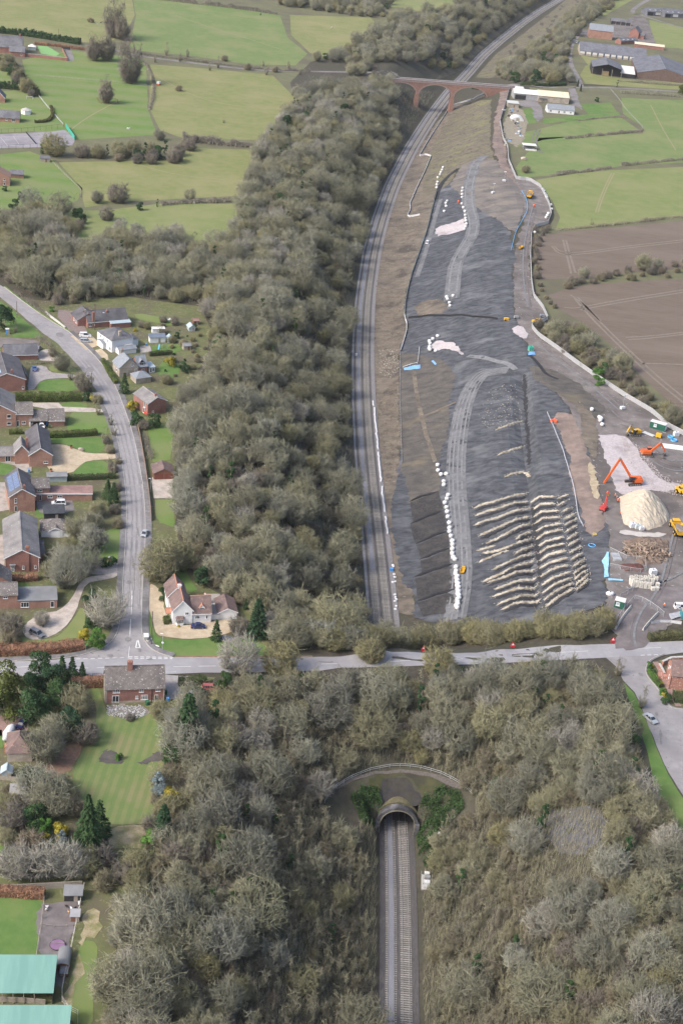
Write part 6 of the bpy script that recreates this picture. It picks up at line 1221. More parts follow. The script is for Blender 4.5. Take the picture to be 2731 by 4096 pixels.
shed('lean_shed','grey-white lean-to shed in the scrap yard by the fence',(2028,428),6,8,5.5,2.8,.8,'m',m_woodg,M('dull_sheet',(.46,.47,.45),(.52,.53,.51),.8))
pt=thing('polytunnel','torn white polytunnel on the small lawn of the scrap yard','polytunnel',gp(2044,482),R(5));_q=[(4.4-4.4*math.cos(math.pi*i/10),2.7*math.sin(math.pi*i/10))for i in range(11)]
MB().extr(_q,0,9,'Y').build('cover',M('polythene',(.56,.57,.56),(.64,.65,.64),.8),pt);MB().box(3.2,5.4,-.05,.02,0,2.0).build('doorway',m_woodg,pt)
cp=thing('white_canopy','white flat-roofed canopy over stored gear in the field corner','canopy',gp(2096,598),R(6));MB().box(-1.2,7.8,0,6.0,2.7,2.9).build('roof',m_tinw,cp)
for x,y in((-1,.2),(7.5,.2),(-1,5.7),(7.5,5.7)):MB().box(x,x+.15,y,y+.15,0,2.7).build('post',m_woodg,cp)
MB().box(-.6,7.0,1,5,0,1.3).build('stored_gear',M('junk_blue',(.13,.15,.2),(.3,.28,.26),1.2),cp);MB().box(.5,7.6,-2.2,-.6,0,.7).build('trailer_bed',m_tinw,cp)
# ------------------------------------------------------------------ vehicles
m_tyre=M('tyre_rubber',(.025,.025,.027),rough=.8);m_rim=M('alloy_rim',(.45,.46,.48),rough=.4,metal=.5);m_lamp=M('lamp_glass',(.75,.76,.78),rough=.2);m_tail=M('tail_lamp',(.35,.03,.03),rough=.3);m_trim=M('black_trim',(.03,.03,.033),rough=.6)
def paint_mat(name,c,metal=.0):return M('paint_'+name,c,rough=.32,spec=.5,metal=metal)
def car(name,label,px,ang,col,kind='hatch',cat='car',L=None):
 """side profile faces +x; ang is the heading in degrees"""
 p=gp(*px)if not isinstance(px,Vector)else px;t=thing(name,label,cat,p+Vector((0,0,.12)),R(ang))
 K={'hatch':(4.0,1.72,1.48,-.62,.95,1.15),'estate':(4.6,1.78,1.5,-1.9,1.0,1.5),'suv':(4.5,1.85,1.68,-1.75,1.0,1.5),'van':(4.7,1.85,1.9,-2.25,1.1,1.9),'saloon':(4.6,1.78,1.44,-1.15,.9,1.45)}[kind]
 L,W,H,rb,fb,_=K;h=L/2;belt=.86 if kind!='van' else 1.0;w=W/2
 body=MB()
 prof_=[(-h,.32),(h-.05,.30),(h,.55),(h-.08,.72),(fb+.35,belt+.02),(rb-.35 if kind in('hatch','saloon')else-h+.12,belt+.05),(-h+.05,.80)]
 n=len(prof_)
 for s0,s1,ins in((-w,w,0),):
  v=[(x,-w+(.07 if z>.7 else .0),z)for x,z in prof_]+[(x,w-(.07 if z>.7 else .0),z)for x,z in prof_]
  body.add(v,[list(range(n)),[n+i for i in range(n)][::-1]]+[[i,n+i,n+(i+1)%n,(i+1)%n]for i in range(n)])
 body.build('body',col,t)
 x0,x1=(rb-.3 if kind in('hatch','saloon')else-h+.16),fb+.3;X0,X1=(rb+.28 if kind=='saloon' else rb+.12 if kind=='hatch' else-h+.42),fb-.42;a,b=w-.1,w-.27
 gl=MB().add([(x0,-a,belt+.02),(x1,-a,belt+.0),(x1,a,belt+.0),(x0,a,belt+.02),(X0,-b,H-.07),(X1,-b,H-.07),(X1,b,H-.07),(X0,b,H-.07)],[(0,1,5,4),(1,2,6,5),(2,3,7,6),(3,0,4,7),(4,5,6,7)]).build('glazing',m_glass,t)
 rf=MB().box(X0-.03,X1+.03,-b-.02,b+.02,H-.075,H).build('roof',col,t)
 pl=MB()
 for s in(-1,1):
  for xa,xb in(((x1+X1)/2*.0+x1,X1),(x0,X0)):pl.bar((xa,s*a*1.01,belt),(xb,s*b*1.02,H-.06),.09)
  m=(X0+X1)/2-.1;pl.bar((m,s*a*1.01,belt),(m,s*b*1.02,H-.06),.09)
  if kind=='van':pl.box(-h+.2,m,s*(a+.0)-.02,s*(a+.0)+.02,belt,H-.25)
 pl.build('pillar',col,t)
 for sx in(-1,1):
  for sy in(-1,1):
   wl=MB().cyl((sx*L*.31,sy*(w-.12)-.1,.32),.32,.2,14,axis='Y').build('wheel',m_tyre,t);MB().cyl((sx*L*.31,sy*(w-.0)-.02,.32),.19,.04,10,axis='Y').build('rim',m_rim,wl)
 for s in(-1,1):
  MB().cbox((h-.1,s*(w-.3),.62),(.16,.36,.14)).build('headlight',m_lamp,t);MB().cbox((-h+.04,s*(w-.25),.72),(.1,.26,.2)).build('tail_light',m_tail,t);MB().cbox((fb+.05,s*(w+.07),belt+.1),(.16,.16,.12)).build('mirror',col,t)
 MB().box(h-.04,h+.03,-.5,.5,.36,.5).build('grille',m_trim,t);MB().box(-h-.02,-h+.04,-.26,.26,.5,.62).build('number_plate',m_lamp,t)
 return t
P_white=paint_mat('white',(.78,.78,.79));P_silver=paint_mat('silver',(.50,.52,.54),.3);P_grey=paint_mat('grey',(.24,.24,.26),.3);P_navy=paint_mat('navy',(.025,.035,.12));P_blue=paint_mat('blue',(.10,.17,.36),.2);P_red=paint_mat('red',(.38,.09,.09))
car('parked_car','dark blue hatchback with black roof parked by the white house',(792,2512),12,P_navy,'hatch')
car('parked_car','grey estate car parked on the round gravel drive',(149,2542),-32,P_grey,'suv')
car('parked_car','white family car parked before the flat brick extension',(236,2019),196,P_white,'suv')
car('parked_car','silver van-like car parked at the kerb of the village road',(579,2140),-94,P_silver,'hatch')
car('parked_car','blue car parked on the grey paved drive',(139,1480),108,P_blue,'hatch')
car('parked_van','white van parked on the villa forecourt',(342,1348),14,P_white,'van','van');car('parked_car','silver estate car parked beside the white van',(343,1369),12,P_silver,'estate')
car('parked_car','white car half under the open carport',(168,1709),-70,P_white,'hatch')
car('passing_car','silver saloon car on the side road with roof bars',(2598,2882),-58,P_silver,'saloon')
car('parked_car','dull red car under the trees behind the cottage',(842,2758),10,P_red,'estate')
car('parked_car','dark green car hidden beside the hipped cottage',(88,2905),75,P_navy,'hatch')
car('parked_van','tall white van at the edge of the site entrance compound',(2722,2436),8,P_white,'van','van')
car('farm_car','small white vehicle on the farm drive by the wood',(2307,172),60,P_white,'suv')
car('site_pickup','small white and red pickup on the black slope',(1708,974),80,P_white,'suv')
car('parked_car','dark car parked on the annexe drive',(154,1400),80,P_grey,'hatch')
m_cover=M('white_cover',(.70,.71,.74),(.62,.63,.66),.8)
def lumpobj(name,label,cat,px,d,ang,mat,seed=1,group=None,sq=.5):
 t=thing(name,label,cat,gp(*px),R(ang),group);MB().lump((0,0,0),d,seed=seed,rough=.05,sq=sq).build('body',mat,t,smooth=True);return t
for px,lab,a in(((38,2945),'white covered caravan standing beside the hipped cottage',80),((764,2796),'white covered caravan behind the tall garden conifer',30)):
 t=lumpobj('covered_caravan',lab,'caravan',px,(5.6,2.2,2.3),a,m_cover);MB().cyl((-.3,-1.0,.25),.3,2.0,10,axis='Y').build('wheel',m_tyre,t)
t=lumpobj('covered_boat','small white boat under cover by the tree at the forecourt','boat',(802,2826),(3.2,1.5,1.2),40,m_cover);MB().bar((-1.8,0,.3),(-2.6,0,.3),.1).build('tow_bar',m_trim,t)
# ------------------------------------------------------------------ excavators and dumpers
m_or=M('orange_paint',(.62,.12,.03),(.70,.15,.04),2.0,rough=.45);m_ye=M('yellow_paint',(.66,.37,.03),(.72,.42,.05),2.0,rough=.45);m_track=M('track_steel',(.05,.047,.045),(.09,.085,.08),3.0);m_steel=M('dull_steel',(.22,.20,.19),(.28,.26,.25),2.0)
def excavator(label,px,house_ang,pts,col,sc=1.0,track_ang=None):
 """pts: boom foot, knuckle, tip, bucket in the machine's own (reach, height) metres"""
 t=thing('excavator',label,'excavator',gp(*px)+Vector((0,0,.2)),R(house_ang));ta=R((track_ang if track_ang is not None else house_ang)-house_ang);t.scale=(sc,sc,sc)
 for s in(-1,1):
  T=Matrix.Rotation(ta,4,'Z');q=[(-2.0,.1),(-2.2,.45),(-2.0,.85),(2.0,.85),(2.2,.45),(2.0,.1)]
  mb=MB();v=[T@Vector((x,s*1.25-.3,z))for x,z in q]+[T@Vector((x,s*1.25+.3,z))for x,z in q];n=6
  tr=mb.add(v,[list(range(n)),[n+i for i in range(n)][::-1]]+[[i,n+i,n+(i+1)%n,(i+1)%n]for i in range(n)]).build('track',m_track,t)
  for x in(-1.5,-.75,0,.75,1.5):c0=T@Vector((x,s*1.25+s*.28,.45));MB().cyl((c0.x,c0.y-.06,c0.z),.22,.12,8,axis='Y').build('roller',m_steel,tr)
 MB().cyl((0,0,.7),.8,.4,14).build('turntable',m_steel,t)
 b=MB().box(-2.3,.9,-1.3,1.3,1.1,2.2).add([(-2.6,-1.2,1.15),(-2.3,-1.3,1.15),(-2.3,1.3,1.15),(-2.6,1.2,1.15),(-2.6,-1.2,2.2),(-2.3,-1.3,2.3),(-2.3,1.3,2.3),(-2.6,1.2,2.2)],[(3,2,1,0),(4,5,6,7),(0,1,5,4),(2,3,7,6),(3,0,4,7)]).build('house_body',col,t);MB().box(-2.0,-.6,-.9,.9,2.2,2.45).build('engine_cover',col,b)
 cb=MB().box(.0,1.6,.35,1.3,1.1,2.95).build('cab',m_trim,t);MB().box(.1,1.64,.31,1.34,1.9,2.8).build('cab_window',m_glass,cb);MB().box(-.05,1.6,.3,1.35,2.95,3.05).build('cab_roof',col,cb)
 P=[Vector((x,-.35,z))for x,z in pts]
 MB().bar(P[0],P[1],.55,.75).build('boom',col,t)
 st=MB().bar(P[1],P[2],.45,.6).build('stick',col,t);MB().cyl((P[1].x,-.65,P[1].z),.4,.6,10,axis='Y').build('pivot',m_steel,st)
 MB().bar(P[0].lerp(P[1],.2)+Vector((0,0,-.5)),P[0].lerp(P[1],.7),.18).build('ram',m_rim,t)
 d=P[3];MB().extr([(d.x-.5,d.z+.6),(d.x+.3,d.z+.7),(d.x+.6,d.z),(d.x-.1,d.z-.35),(d.x-.6,d.z)],-.85,.15,'Y').build('bucket',m_track,t);MB().bar(P[2],P[3]+Vector((0,0,.4)),.3).build('linkage',m_steel,t)
 return t
excavator('long-reach orange excavator with its arm stretched over the slip edge',(2528,1938),190,[(.8,2.0),(5.4,8.2),(9.4,-1.2),(9.7,-2.2)],m_or,1.15,20)
excavator('smaller orange excavator with raised arm beside the pale pipes',(2586,1824),12,[(.8,1.8),(4.2,5.4),(6.4,2.2),(6.6,.5)],m_or,.98,0)
excavator('yellow excavator with folded arm standing in the mud',(2536,1742),215,[(.8,1.8),(3.0,4.4),(4.4,1.8),(4.0,.4)],m_ye,.9,10)
excavator('tiny yellow digger beside the bend of the site fence',(2141,1296),20,[(.8,1.6),(2.4,3.6),(3.4,1.4),(3.4,.4)],m_ye,.7,10)
def dumper(label,px,ang,sc=1.0,load=None,name='dump_truck'):
 t=thing(name,label,'dump truck',gp(*px)+Vector((0,0,.2)),R(ang));t.scale=(sc,)*3
 MB().box(1.6,4.6,-1.15,1.15,.9,2.0).build('bonnet',m_ye,t);cb=MB().box(1.2,2.9,-1.1,1.1,1.9,3.3).build('cab',m_ye,t);MB().box(1.15,2.95,-1.14,1.14,2.3,3.05).build('cab_window',m_glass,cb);MB().box(1.1,3.0,-1.15,1.15,3.3,3.42).build('cab_roof',m_ye,cb)
 MB().box(-4.6,1.2,-.5,.5,.8,1.2).build('chassis',m_track,t)
 bed=MB().add([(-5.0,-1.1,1.3),(.8,-1.1,1.3),(.8,1.1,1.3),(-5.0,1.1,1.3),(-5.2,-1.6,2.6),(.95,-1.6,2.9),(.95,1.6,2.9),(-5.2,1.6,2.6)],[(3,2,1,0),(0,1,5,4),(1,2,6,5),(2,3,7,6),(3,0,4,7)]).build('dump_bed',m_ye,t)
 for s in(-1,1):MB().bar((-5.2,s*1.6,2.6),(.95,s*1.6,2.9),.16).build('bed_rail',m_ye,bed)
 MB().bar((.95,-1.6,2.9),(.95,1.6,2.9),.16).build('bed_rail',m_ye,bed)
 if load:MB().lump((-2.1,0,1.9),(5.4,2.8,1.1),seed=5,rough=.12,sq=.8).build('load',load,bed)
 for x in(3.4,-1.6,-3.4):
  for s in(-1,1):w_=MB().cyl((x,s*1.25-.3,.75),.75,.6,16,axis='Y').build('wheel',m_tyre,t);MB().cyl((x,s*1.56-.03,.75),.35,.06,10,axis='Y').build('hub',m_ye,w_)
 return t
m_load=M('spoil_load',(.17,.14,.12),(.26,.22,.19),2.0,bump=.6)
dumper('yellow dump truck carrying a load of brown spoil beside the stone heap',(2702,2128),96,1.0,m_load);dumper('yellow dump truck cut by the frame above the loaded one',(2738,1990),120,1.0)
dumper('yellow dump truck standing empty at the top of the haul road',(2116,790),80,.95,m_load);dumper('small yellow dumper on the upper compound track',(2083,996),60,.42,None,'site_dumper');dumper('little yellow dumper beside the row of white bags',(1849,2288),78,.42,None,'site_dumper')
# drilling rig
rg=thing('drilling_rig','small red drilling rig at the edge of the slip','drilling rig',gp(2412,2040),R(60))
for s in(-1,1):MB().box(-1.6,1.6,s*.8-.25,s*.8+.25,.05,.6).build('track',m_track,rg)
m_rigred=M('rig_red',(.45,.05,.05),(.52,.08,.07),2.0,rough=.5);MB().box(-1.6,.9,-.9,.9,.6,1.7).build('engine_body',m_rigred,rg);MB().box(.9,1.15,-.25,.25,.2,6.8).bar((1.0,0,6.6),(-.6,0,1.7),.15).build('mast',m_rigred,rg);MB().cyl((1.3,0,.1),.14,5.8,8).build('drill_string',m_steel,rg);MB().cbox((1.2,0,5.4),(.6,.6,.7)).build('drill_head',M('rig_yellow',(.65,.45,.05)),rg)
# ------------------------------------------------------------------ people
def bm_layer(me):
 import bmesh
 bm=bmesh.new();bm.from_mesh(me);bm.verts.layers.skin.verify();bm.to_mesh(me);bm.free()
def figure(V,E,Rd,mats,pick,root=0):
 import bmesh
 me=bpy.data.meshes.new('figure');me.from_pydata(V,E,[]);bm_layer(me);o=bpy.data.objects.new('figure',me);C.objects.link(o)
 o.modifiers.new('skin','SKIN');lay=me.skin_vertices[0].data
 for i,r in enumerate(Rd):lay[i].radius=r if isinstance(r,tuple)else(r,r)
 lay[root].use_root=True;ss=o.modifiers.new('sub','SUBSURF');ss.levels=1;ss.render_levels=1
 bpy.context.view_layer.update();ev=o.evaluated_get(bpy.context.evaluated_depsgraph_get());m2=bpy.data.meshes.new_from_object(ev);bpy.data.objects.remove(o)
 m2.materials.clear()
 for m in mats:m2.materials.append(m)
 for p in m2.polygons:p.material_index=pick(p.center);p.use_smooth=True
 m2.name='body';return m2
m_hi=M('hi_vis_orange',(.85,.17,.04),rough=.7);m_trou=M('navy_trousers',(.05,.06,.10));m_skin=M('skin',(.45,.28,.21));m_dkcoat=M('dark_coat',(.05,.05,.06));m_hat=M('hard_hat_white',(.75,.75,.72),rough=.5)
PV=[(0,0,.95),(0,0,1.2),(0,0,1.42),(0,0,1.52),(0,.02,1.66),(.1,0,.9),(.12,.03,.5),(.13,0,.08),(.13,.14,.04),(-.1,0,.9),(-.12,-.02,.5),(-.13,-.05,.08),(-.13,.10,.04),(.2,0,1.40),(.28,.02,1.13),(.27,.16,.92),(-.2,0,1.40),(-.28,.02,1.13),(-.26,.18,.95)]
PE=[(0,1),(1,2),(2,3),(3,4),(0,5),(5,6),(6,7),(7,8),(0,9),(9,10),(10,11),(11,12),(2,13),(13,14),(14,15),(2,16),(16,17),(17,18)]
PR=[(.16,.12),(.16,.12),(.17,.12),.06,(.1,.115),.1,.075,.05,.045,.1,.075,.05,.045,.075,.055,.045,.075,.055,.045]
def pk(c):return 1 if c.z>1.5 else(0 if c.z>.98 or(c.z>.86 and abs(c.x)>.24)else 2)
body_w=figure(PV,PE,PR,[m_hi,m_skin,m_trou],pk);body_d=figure(PV,PE,PR,[m_dkcoat,m_skin,m_trou],pk)
def person(label,px,ang,me,hat,group=None):
 t=thing('person',label,'person',gp(*px)+Vector((0,0,.18)),R(ang),group);obj('body',me,t);MB().cyl((0,.02,1.70),.14,.1,10,.07).cyl((0,.04,1.69),.17,.03,10).build('hat',hat,t);return t
for i,(px,lab)in enumerate((((2456,1995),'worker in orange beside the long-reach bucket'),((2462,2004),'worker in orange facing the stone heap foot'),((2466,2014),'worker in orange nearest the pale stone heap'),((2472,2010),'worker in orange standing just behind the others'),((2477,2064),'lone worker in orange below the stone heap'),((2424,1985),'worker in orange by the red drilling rig mast'),((2407,2035),'worker in orange crouched close to the drilling rig'))):
 person(lab,px,i*67,body_w,m_hat)
person('worker in orange jacket and blue trousers at the site gate',(2652,2434),140,body_w,m_hat);person('person in dark clothes with a red hat by the bare drive tree',(174,2512),200,body_d,M('red_hat',(.5,.08,.06)))
# ------------------------------------------------------------------ site cabins, heaps, stores
m_cabgreen=M('cabin_green',(.02,.10,.07),(.03,.12,.085),2.0,rough=.5)
def cabin(name,label,px,ang,L,W,Hh,roofmat,wallmat,win=True):
 t=thing(name,label,'site cabin',gp(*px)+Vector((0,0,.2)),R(ang));MB().box(0,L,0,W,0,Hh).build('wall',wallmat,t);ro=MB().box(-.08,L+.08,-.08,W+.08,Hh,Hh+.12).build('roof',roofmat,t)
 for i in range(1,int(L/.9)):MB().box(i*.9-.04,i*.9+.04,0,W,Hh+.12,Hh+.16).build('roof_rib',roofmat,ro)
 if win:window(t,Matrix.Translation((L*.35,0,Hh*.6)),1.1,1.1,1,1,pm=m_paleglass)
 MB().box(L-.02,L+.05,.3,W-.3,.1,Hh-.2).build('end_door',m_upvc,t);return t
cabin('gate_hut','green site gate hut with white ribbed roof beside the entrance',(2452,2432),-16,2.9,2.4,2.5,m_tinw,m_cabgreen)
cabin('site_container','long green site container with white roof near the fence',(2594,1712),-26,6.0,2.5,2.6,m_tinw,m_cabgreen)
cabin('welfare_unit','blue-green cabin at the frame edge beside the site gate',(2722,2478),4,4.0,2.4,2.5,m_woodg,M('teal_cabin',(.04,.20,.24),(.06,.24,.28),2.0))
yb=thing('yellow_fuel_bowser','yellow boxy fuel bowser before the green container','bowser',gp(2630,1752),R(-20));MB().box(-1,1,-.8,.8,.5,1.9).build('tank',m_ye,yb);MB().box(-1.1,1.1,-.6,.6,.3,.5).build('chassis',m_track,yb)
for s in(-1,1):MB().cyl((0,s*.8-.12,.35),.35,.24,12,axis='Y').build('wheel',m_tyre,yb)
def ring_coil(label,px,r,mat,n=3):
 t=thing('pipe_coil',label,'pipe coil',gp(*px)+Vector((0,0,.25)))
 for k in range(n):MB().tube([(r*math.cos(a),r*math.sin(a),.12+k*.2)for a in np.linspace(0,2*math.pi,25)],.12,6,False).build('loop',mat,t)
m_bluep=M('blue_pipe',(.10,.42,.80),(.13,.46,.84),2.0,rough=.5);m_yelp=M('yellow_pipe',(.62,.48,.10))
ring_coil('coil of blue pipe behind the other by the green container',(2678,1752),1.0,m_bluep);ring_coil('coil of blue pipe lying before the white pipe stack',(2692,1766),1.1,m_bluep);ring_coil('single blue pipe loop on the muddy slip edge',(2365,2185),1.1,m_bluep,1);ring_coil('small yellow pipe loop on the slip edge',(2376,2140),.6,m_yelp,1)
ps=thing('pipe_stack','stack of long white pipes in the upper compound','pipe stack',gp(2692,1790),R(-4))
for i in range(11):MB().cyl((-4.6+(i%4)*.35,-2.0+i*.36,.3+.1*(i%2)),.17,8.4,8,axis='X').build('pipe',m_whitep,ps)
p2=thing('pipe_stack','short stack of grey pipes beside the green container','pipe stack',gp(2592,1738),R(-40))
for i in range(5):MB().cyl((-2.2,-.8+i*.36,.3),.17,4.6,8,axis='X').build('pipe',m_galv,p2)
def ibc(label,px,s=1.0,mat=None):
 t=thing('water_tank',label,'water tank',gp(*px)+Vector((0,0,.2)),R(20));t.scale=(s,)*3;MB().box(-.6,.6,-.5,.5,.15,1.15).build('tank',mat or m_cover,t);MB().box(-.65,.65,-.55,.55,0,.15).build('pallet',m_woodg,t);MB().cyl((0,0,1.15),.15,.08,10).build('cap',m_trim,t)
 fr=MB()
 for x in(-.62,0,.62):fr.bar((x,-.53,.15),(x,-.53,1.18),.04);fr.bar((x,.53,.15),(x,.53,1.18),.04)
 fr.build('cage',m_galv,t)
ibc('white tank behind the blue pipe coils',(2700,1746),1.5);ibc('white tank standing above the hollow concrete units',(2607,2300),1.6);ibc('white cube tank at the foot of the stone heap',(2526,2112),1.5);ibc('clear cube tank beside the white one at the stone heap',(2546,2116),1.4,M('clear_tank',(.48,.55,.55),(.54,.6,.6),1.0));ibc('green lidded tank on the slip beside blue sheeting',(2120,1404),1.6,M('green_tank',(.05,.40,.28)))
ibc('white and black barrel pair below the stone heap',(2562,2122),1.2)
tk=lumpobj('oval_tank','white rounded water tank at the hedge end near the gate hut','tank',(2437,2382),(2.6,1.5,1.3),5,m_cover);MB().cyl((0,0,1.25),.25,.15,10).build('lid',m_trim,tk)
# heaps
def heap(name,label,cat,outline,peak,h,mat,step=1.1,jit=.18,seed=3,p=.8,kind=None):
 P=gpl(outline)[:,:2];pk_=np.array(gp(*peak))[:2];Q=densify(np.vstack([P,P[:1]]),2.0);rr=np.random.default_rng(seed)
 def bump(x,y):
  dx,dy=x-pk_[0],y-pk_[1];a=np.arctan2(dy,dx);qa=np.arctan2(Q[:,1]-pk_[1],Q[:,0]-pk_[0]);qr=np.hypot(Q[:,1]-pk_[1],Q[:,0]-pk_[0]);o=np.argsort(qa);rad=np.interp(a,qa[o],qr[o],period=2*math.pi)
  t=np.clip(1-np.hypot(dx,dy)/rad,0,1);return h*(t**p)*(1-.15*t)+np.where(t>.02,rr.normal(0,jit,np.shape(x)),0)
 o=drape(name,P,mat,.15,step,kind=kind,bump=bump);return tag(o,label,cat)
heap('stone_heap','great pale heap of crushed limestone in the compound','stone heap',[(2474,1990),(2480,2050),(2492,2098),(2540,2116),(2590,2122),(2640,2108),(2672,2082),(2676,2064),(2655,2020),(2620,1990),(2570,1975),(2520,1972)],(2566,2040),9.0,M('crushed_limestone',(.43,.375,.30),(.52,.46,.375),1.6,(.46,.40,.31),.25,bump=.7,bscale=3),.8,.16,3,.95)
rh=thing('root_heap','big brown heap of grubbed roots and branches behind concrete units','root heap',gp(2585,2215));_rg=np.random.default_rng(9)
o=heap('earth',None,None,[(2492,2165),(2500,2215),(2560,2262),(2640,2258),(2676,2230),(2672,2170),(2620,2152),(2550,2150)],(2590,2205),2.6,M('root_earth',(.13,.095,.075),(.20,.15,.12),1.0,bump=.8),1.0,.3,4);o.parent=rh;o.matrix_parent_inverse=Matrix.Translation(-rh.location)
_m=M('grubbed_wood',(.27,.205,.16),(.36,.28,.22),1.5,rand=.3);_shapes=[MB().tube([(0,0,0),(.9,.2,.3),(2.0,.1,.25)],.16,5,True,.05).tube([(.9,.2,.3),(1.3,-.5,.7)],.08,4).mesh('branch',_m)for _ in range(2)]+[MB().tube([(0,0,0),(1.4,.1,.2)],.3,6,True,.22).tube([(0,0,0),(-.5,.4,.3)],.12,4,True,.03).tube([(0,0,0),(-.5,-.4,.2)],.12,4,True,.03).tube([(0,0,0),(-.3,.1,.6)],.1,4,True,.03).mesh('root',_m)]
for i in range(190):
 a,q=_rg.uniform(0,6.28),math.sqrt(_rg.random());x,y=math.cos(a)*q*7.6,math.sin(a)*q*5.4;b_=obj('branch' if i%3 else 'root',_shapes[i%3],rh,(x,y,.3+2.5*(1-q)**.8+_rg.uniform(0,.3)));b_.rotation_euler=(_rg.uniform(-.4,.4),_rg.uniform(-.5,.4),_rg.uniform(0,6.28));b_.scale=(_rg.uniform(.6,1.1),)*3
# hollow concrete units and blocks
cu=MB();o_,i_,hh_=.5,.33,2.0
cu.add([(s*o_,t_*o_,z)for z in(0,hh_)for s,t_ in((-1,-1),(1,-1),(1,1),(-1,1))]+[(s*i_,t_*i_,z)for z in(.3,hh_)for s,t_ in((-1,-1),(1,-1),(1,1),(-1,1))],[(0,1,5,4),(1,2,6,5),(2,3,7,6),(3,0,4,7),(4,5,13,12),(5,6,14,13),(6,7,15,14),(7,4,12,15),(9,8,12,13),(10,9,13,14),(11,10,14,15),(8,11,15,12),(8,9,10,11),(3,2,1,0)])
m_cu=M('precast_concrete',(.55,.52,.46),(.63,.60,.54),1.5,rand=.08);cum=cu.mesh('concrete_unit',m_cu);cbk=MB().box(-.55,.55,-.5,.5,0,1.05).mesh('concrete_block',m_cu)
for i,(x,y)in enumerate([(800,178),(870,168),(930,175),(1000,178),(1065,172),(1108,165),(1160,190),(803,215),(865,208),(928,218),(985,210),(1042,205),(1108,215),(826,242),(886,250),(944,262),(1005,268),(1062,272)]):
 tag(obj('concrete_unit',cum,loc=gp(2300+x*.2749,2280+y*.2749)+Vector((0,0,.2)),rz=.12+.05*math.sin(i*3)),'upright hollow concrete unit in the block beside the root heap','concrete unit','hollow concrete units')
for x,y in((1122,300),(1178,296),(1188,236),(875,215),(1040,238)):tag(obj('concrete_block',cbk,loc=gp(2300+x*.2749,2280+y*.2749)+Vector((0,0,.2)),rz=.2),'solid pale concrete block at the end of the hollow units','concrete block','solid concrete blocks')
# concrete barriers at the site gate
jb=MB().extr([(-.3,0),(.3,0),(.22,.25),(.1,.9),(-.1,.9),(-.22,.25)],-1.45,1.45,'X').mesh('concrete_barrier',m_cu)
for pts,lab,gr_ in(([(2520,2432),(2495,2462),(2475,2490),(2460,2516)],'pale concrete barrier in the row below the gate hut','barriers below the gate hut'),([(2628,2458),(2604,2482),(2584,2505),(2572,2520)],'pale concrete barrier in the row across from the gate hut','barriers across from the gate hut')):
 P=densify(smooth_line(gpl(pts)[:,:2],1),.2);d=np.concatenate([[0],np.cumsum(np.linalg.norm(np.diff(P,axis=0),axis=1))])
 for s in np.arange(1.5,d[-1],3.0):
  x,y=np.interp(s,d,P[:,0]),np.interp(s,d,P[:,1]);x2,y2=np.interp(s+.3,d,P[:,0]),np.interp(s+.3,d,P[:,1]);tag(obj('concrete_barrier',jb,loc=(x,y,float(hz(x,y))+.24),rz=math.atan2(y2-y,x2-x)),lab,'barrier',gr_)
# bulk bags
m_bag=M('bulk_bag',(.68,.68,.67),(.78,.78,.77),2.0,(.55,.54,.52),.6,rand=.1);bags=[MB().lump((0,0,0),(1.6,1.5,1.25),seed=i,rough=.09).mesh('bulk_bag',m_bag,True)for i in range(4)]
BAGS=[('in the line beside the lower haul road',[(1560+x*.5357,1650+y*.5357)for x,y in((352,408),(355,448),(377,478),(415,475),(398,530),(398,556),(430,632),(420,660),(405,690),(417,725),(422,757),(427,795),(438,840),(440,878),(440,905),(450,938),(462,975),(463,1003),(462,1035),(460,1068),(468,1100))]+[(1560+x*.5357,2150+y*.5357)for x,y in((461,42),(463,70),(461,103),(460,136),(468,163),(480,180),(488,237),(488,270),(484,285),(497,305),(492,320),(500,335),(494,350),(503,362),(498,378),(507,390),(500,405),(507,418),(502,433),(508,448),(510,470),(500,480),(500,497),(500,515),(492,525),(497,540))]),('in the line above the teal fence',[(1500+x*.4847,600+y*.4847)for x,y in((557,155),(550,175),(540,195),(533,213),(515,238),(512,275),(507,298),(505,322))]),('in the line along the upper haul road',[(1500+x*.4847,600+y*.4847)for x,y in((718,325),(715,350),(715,377),(715,402),(712,455),(725,487),(738,518),(740,550),(742,575),(745,595),(750,622),(743,645),(733,667))]),('in the loose cluster between haul road and teal fence',[(1500+x*.4847,600+y*.4847)for x,y in((592,432),(580,450),(583,475),(567,517))]),('against the bend of the upper site fence',[(1500+x*.4847,600+y*.4847)for x,y in((1380,335),(1390,350),(1398,372),(1408,390),(1412,402),(1445,465),(1450,500),(1425,535),(1415,552),(1405,570),(1312,692))]),('near the brown patch above the drain pipe',[(1500+x*.4847,1100+y*.4847)for x,y in((588,195),(595,212),(610,243),(615,268),(640,185))]),('beside the pink stone patch on the slip',[(1500+x*.4847,1100+y*.4847)for x,y in((512,518),(473,542),(445,560),(450,578),(447,605),(450,630),(497,640),(443,620))]),('above the corner of the stone bed',[(2250+x*.3068,1600+y*.3068)for x,y in((372,148),(470,250),(490,268),(482,290),(505,345))])]
k=0
for lab,L_ in BAGS:
 for x,y in L_:
  k+=1;tag(obj('bulk_bag',bags[k%4],loc=gp(x,y)+Vector((0,0,.3)),rz=k*.7),'white bulk bag standing '+lab,'bulk bag','white bulk bags '+lab)
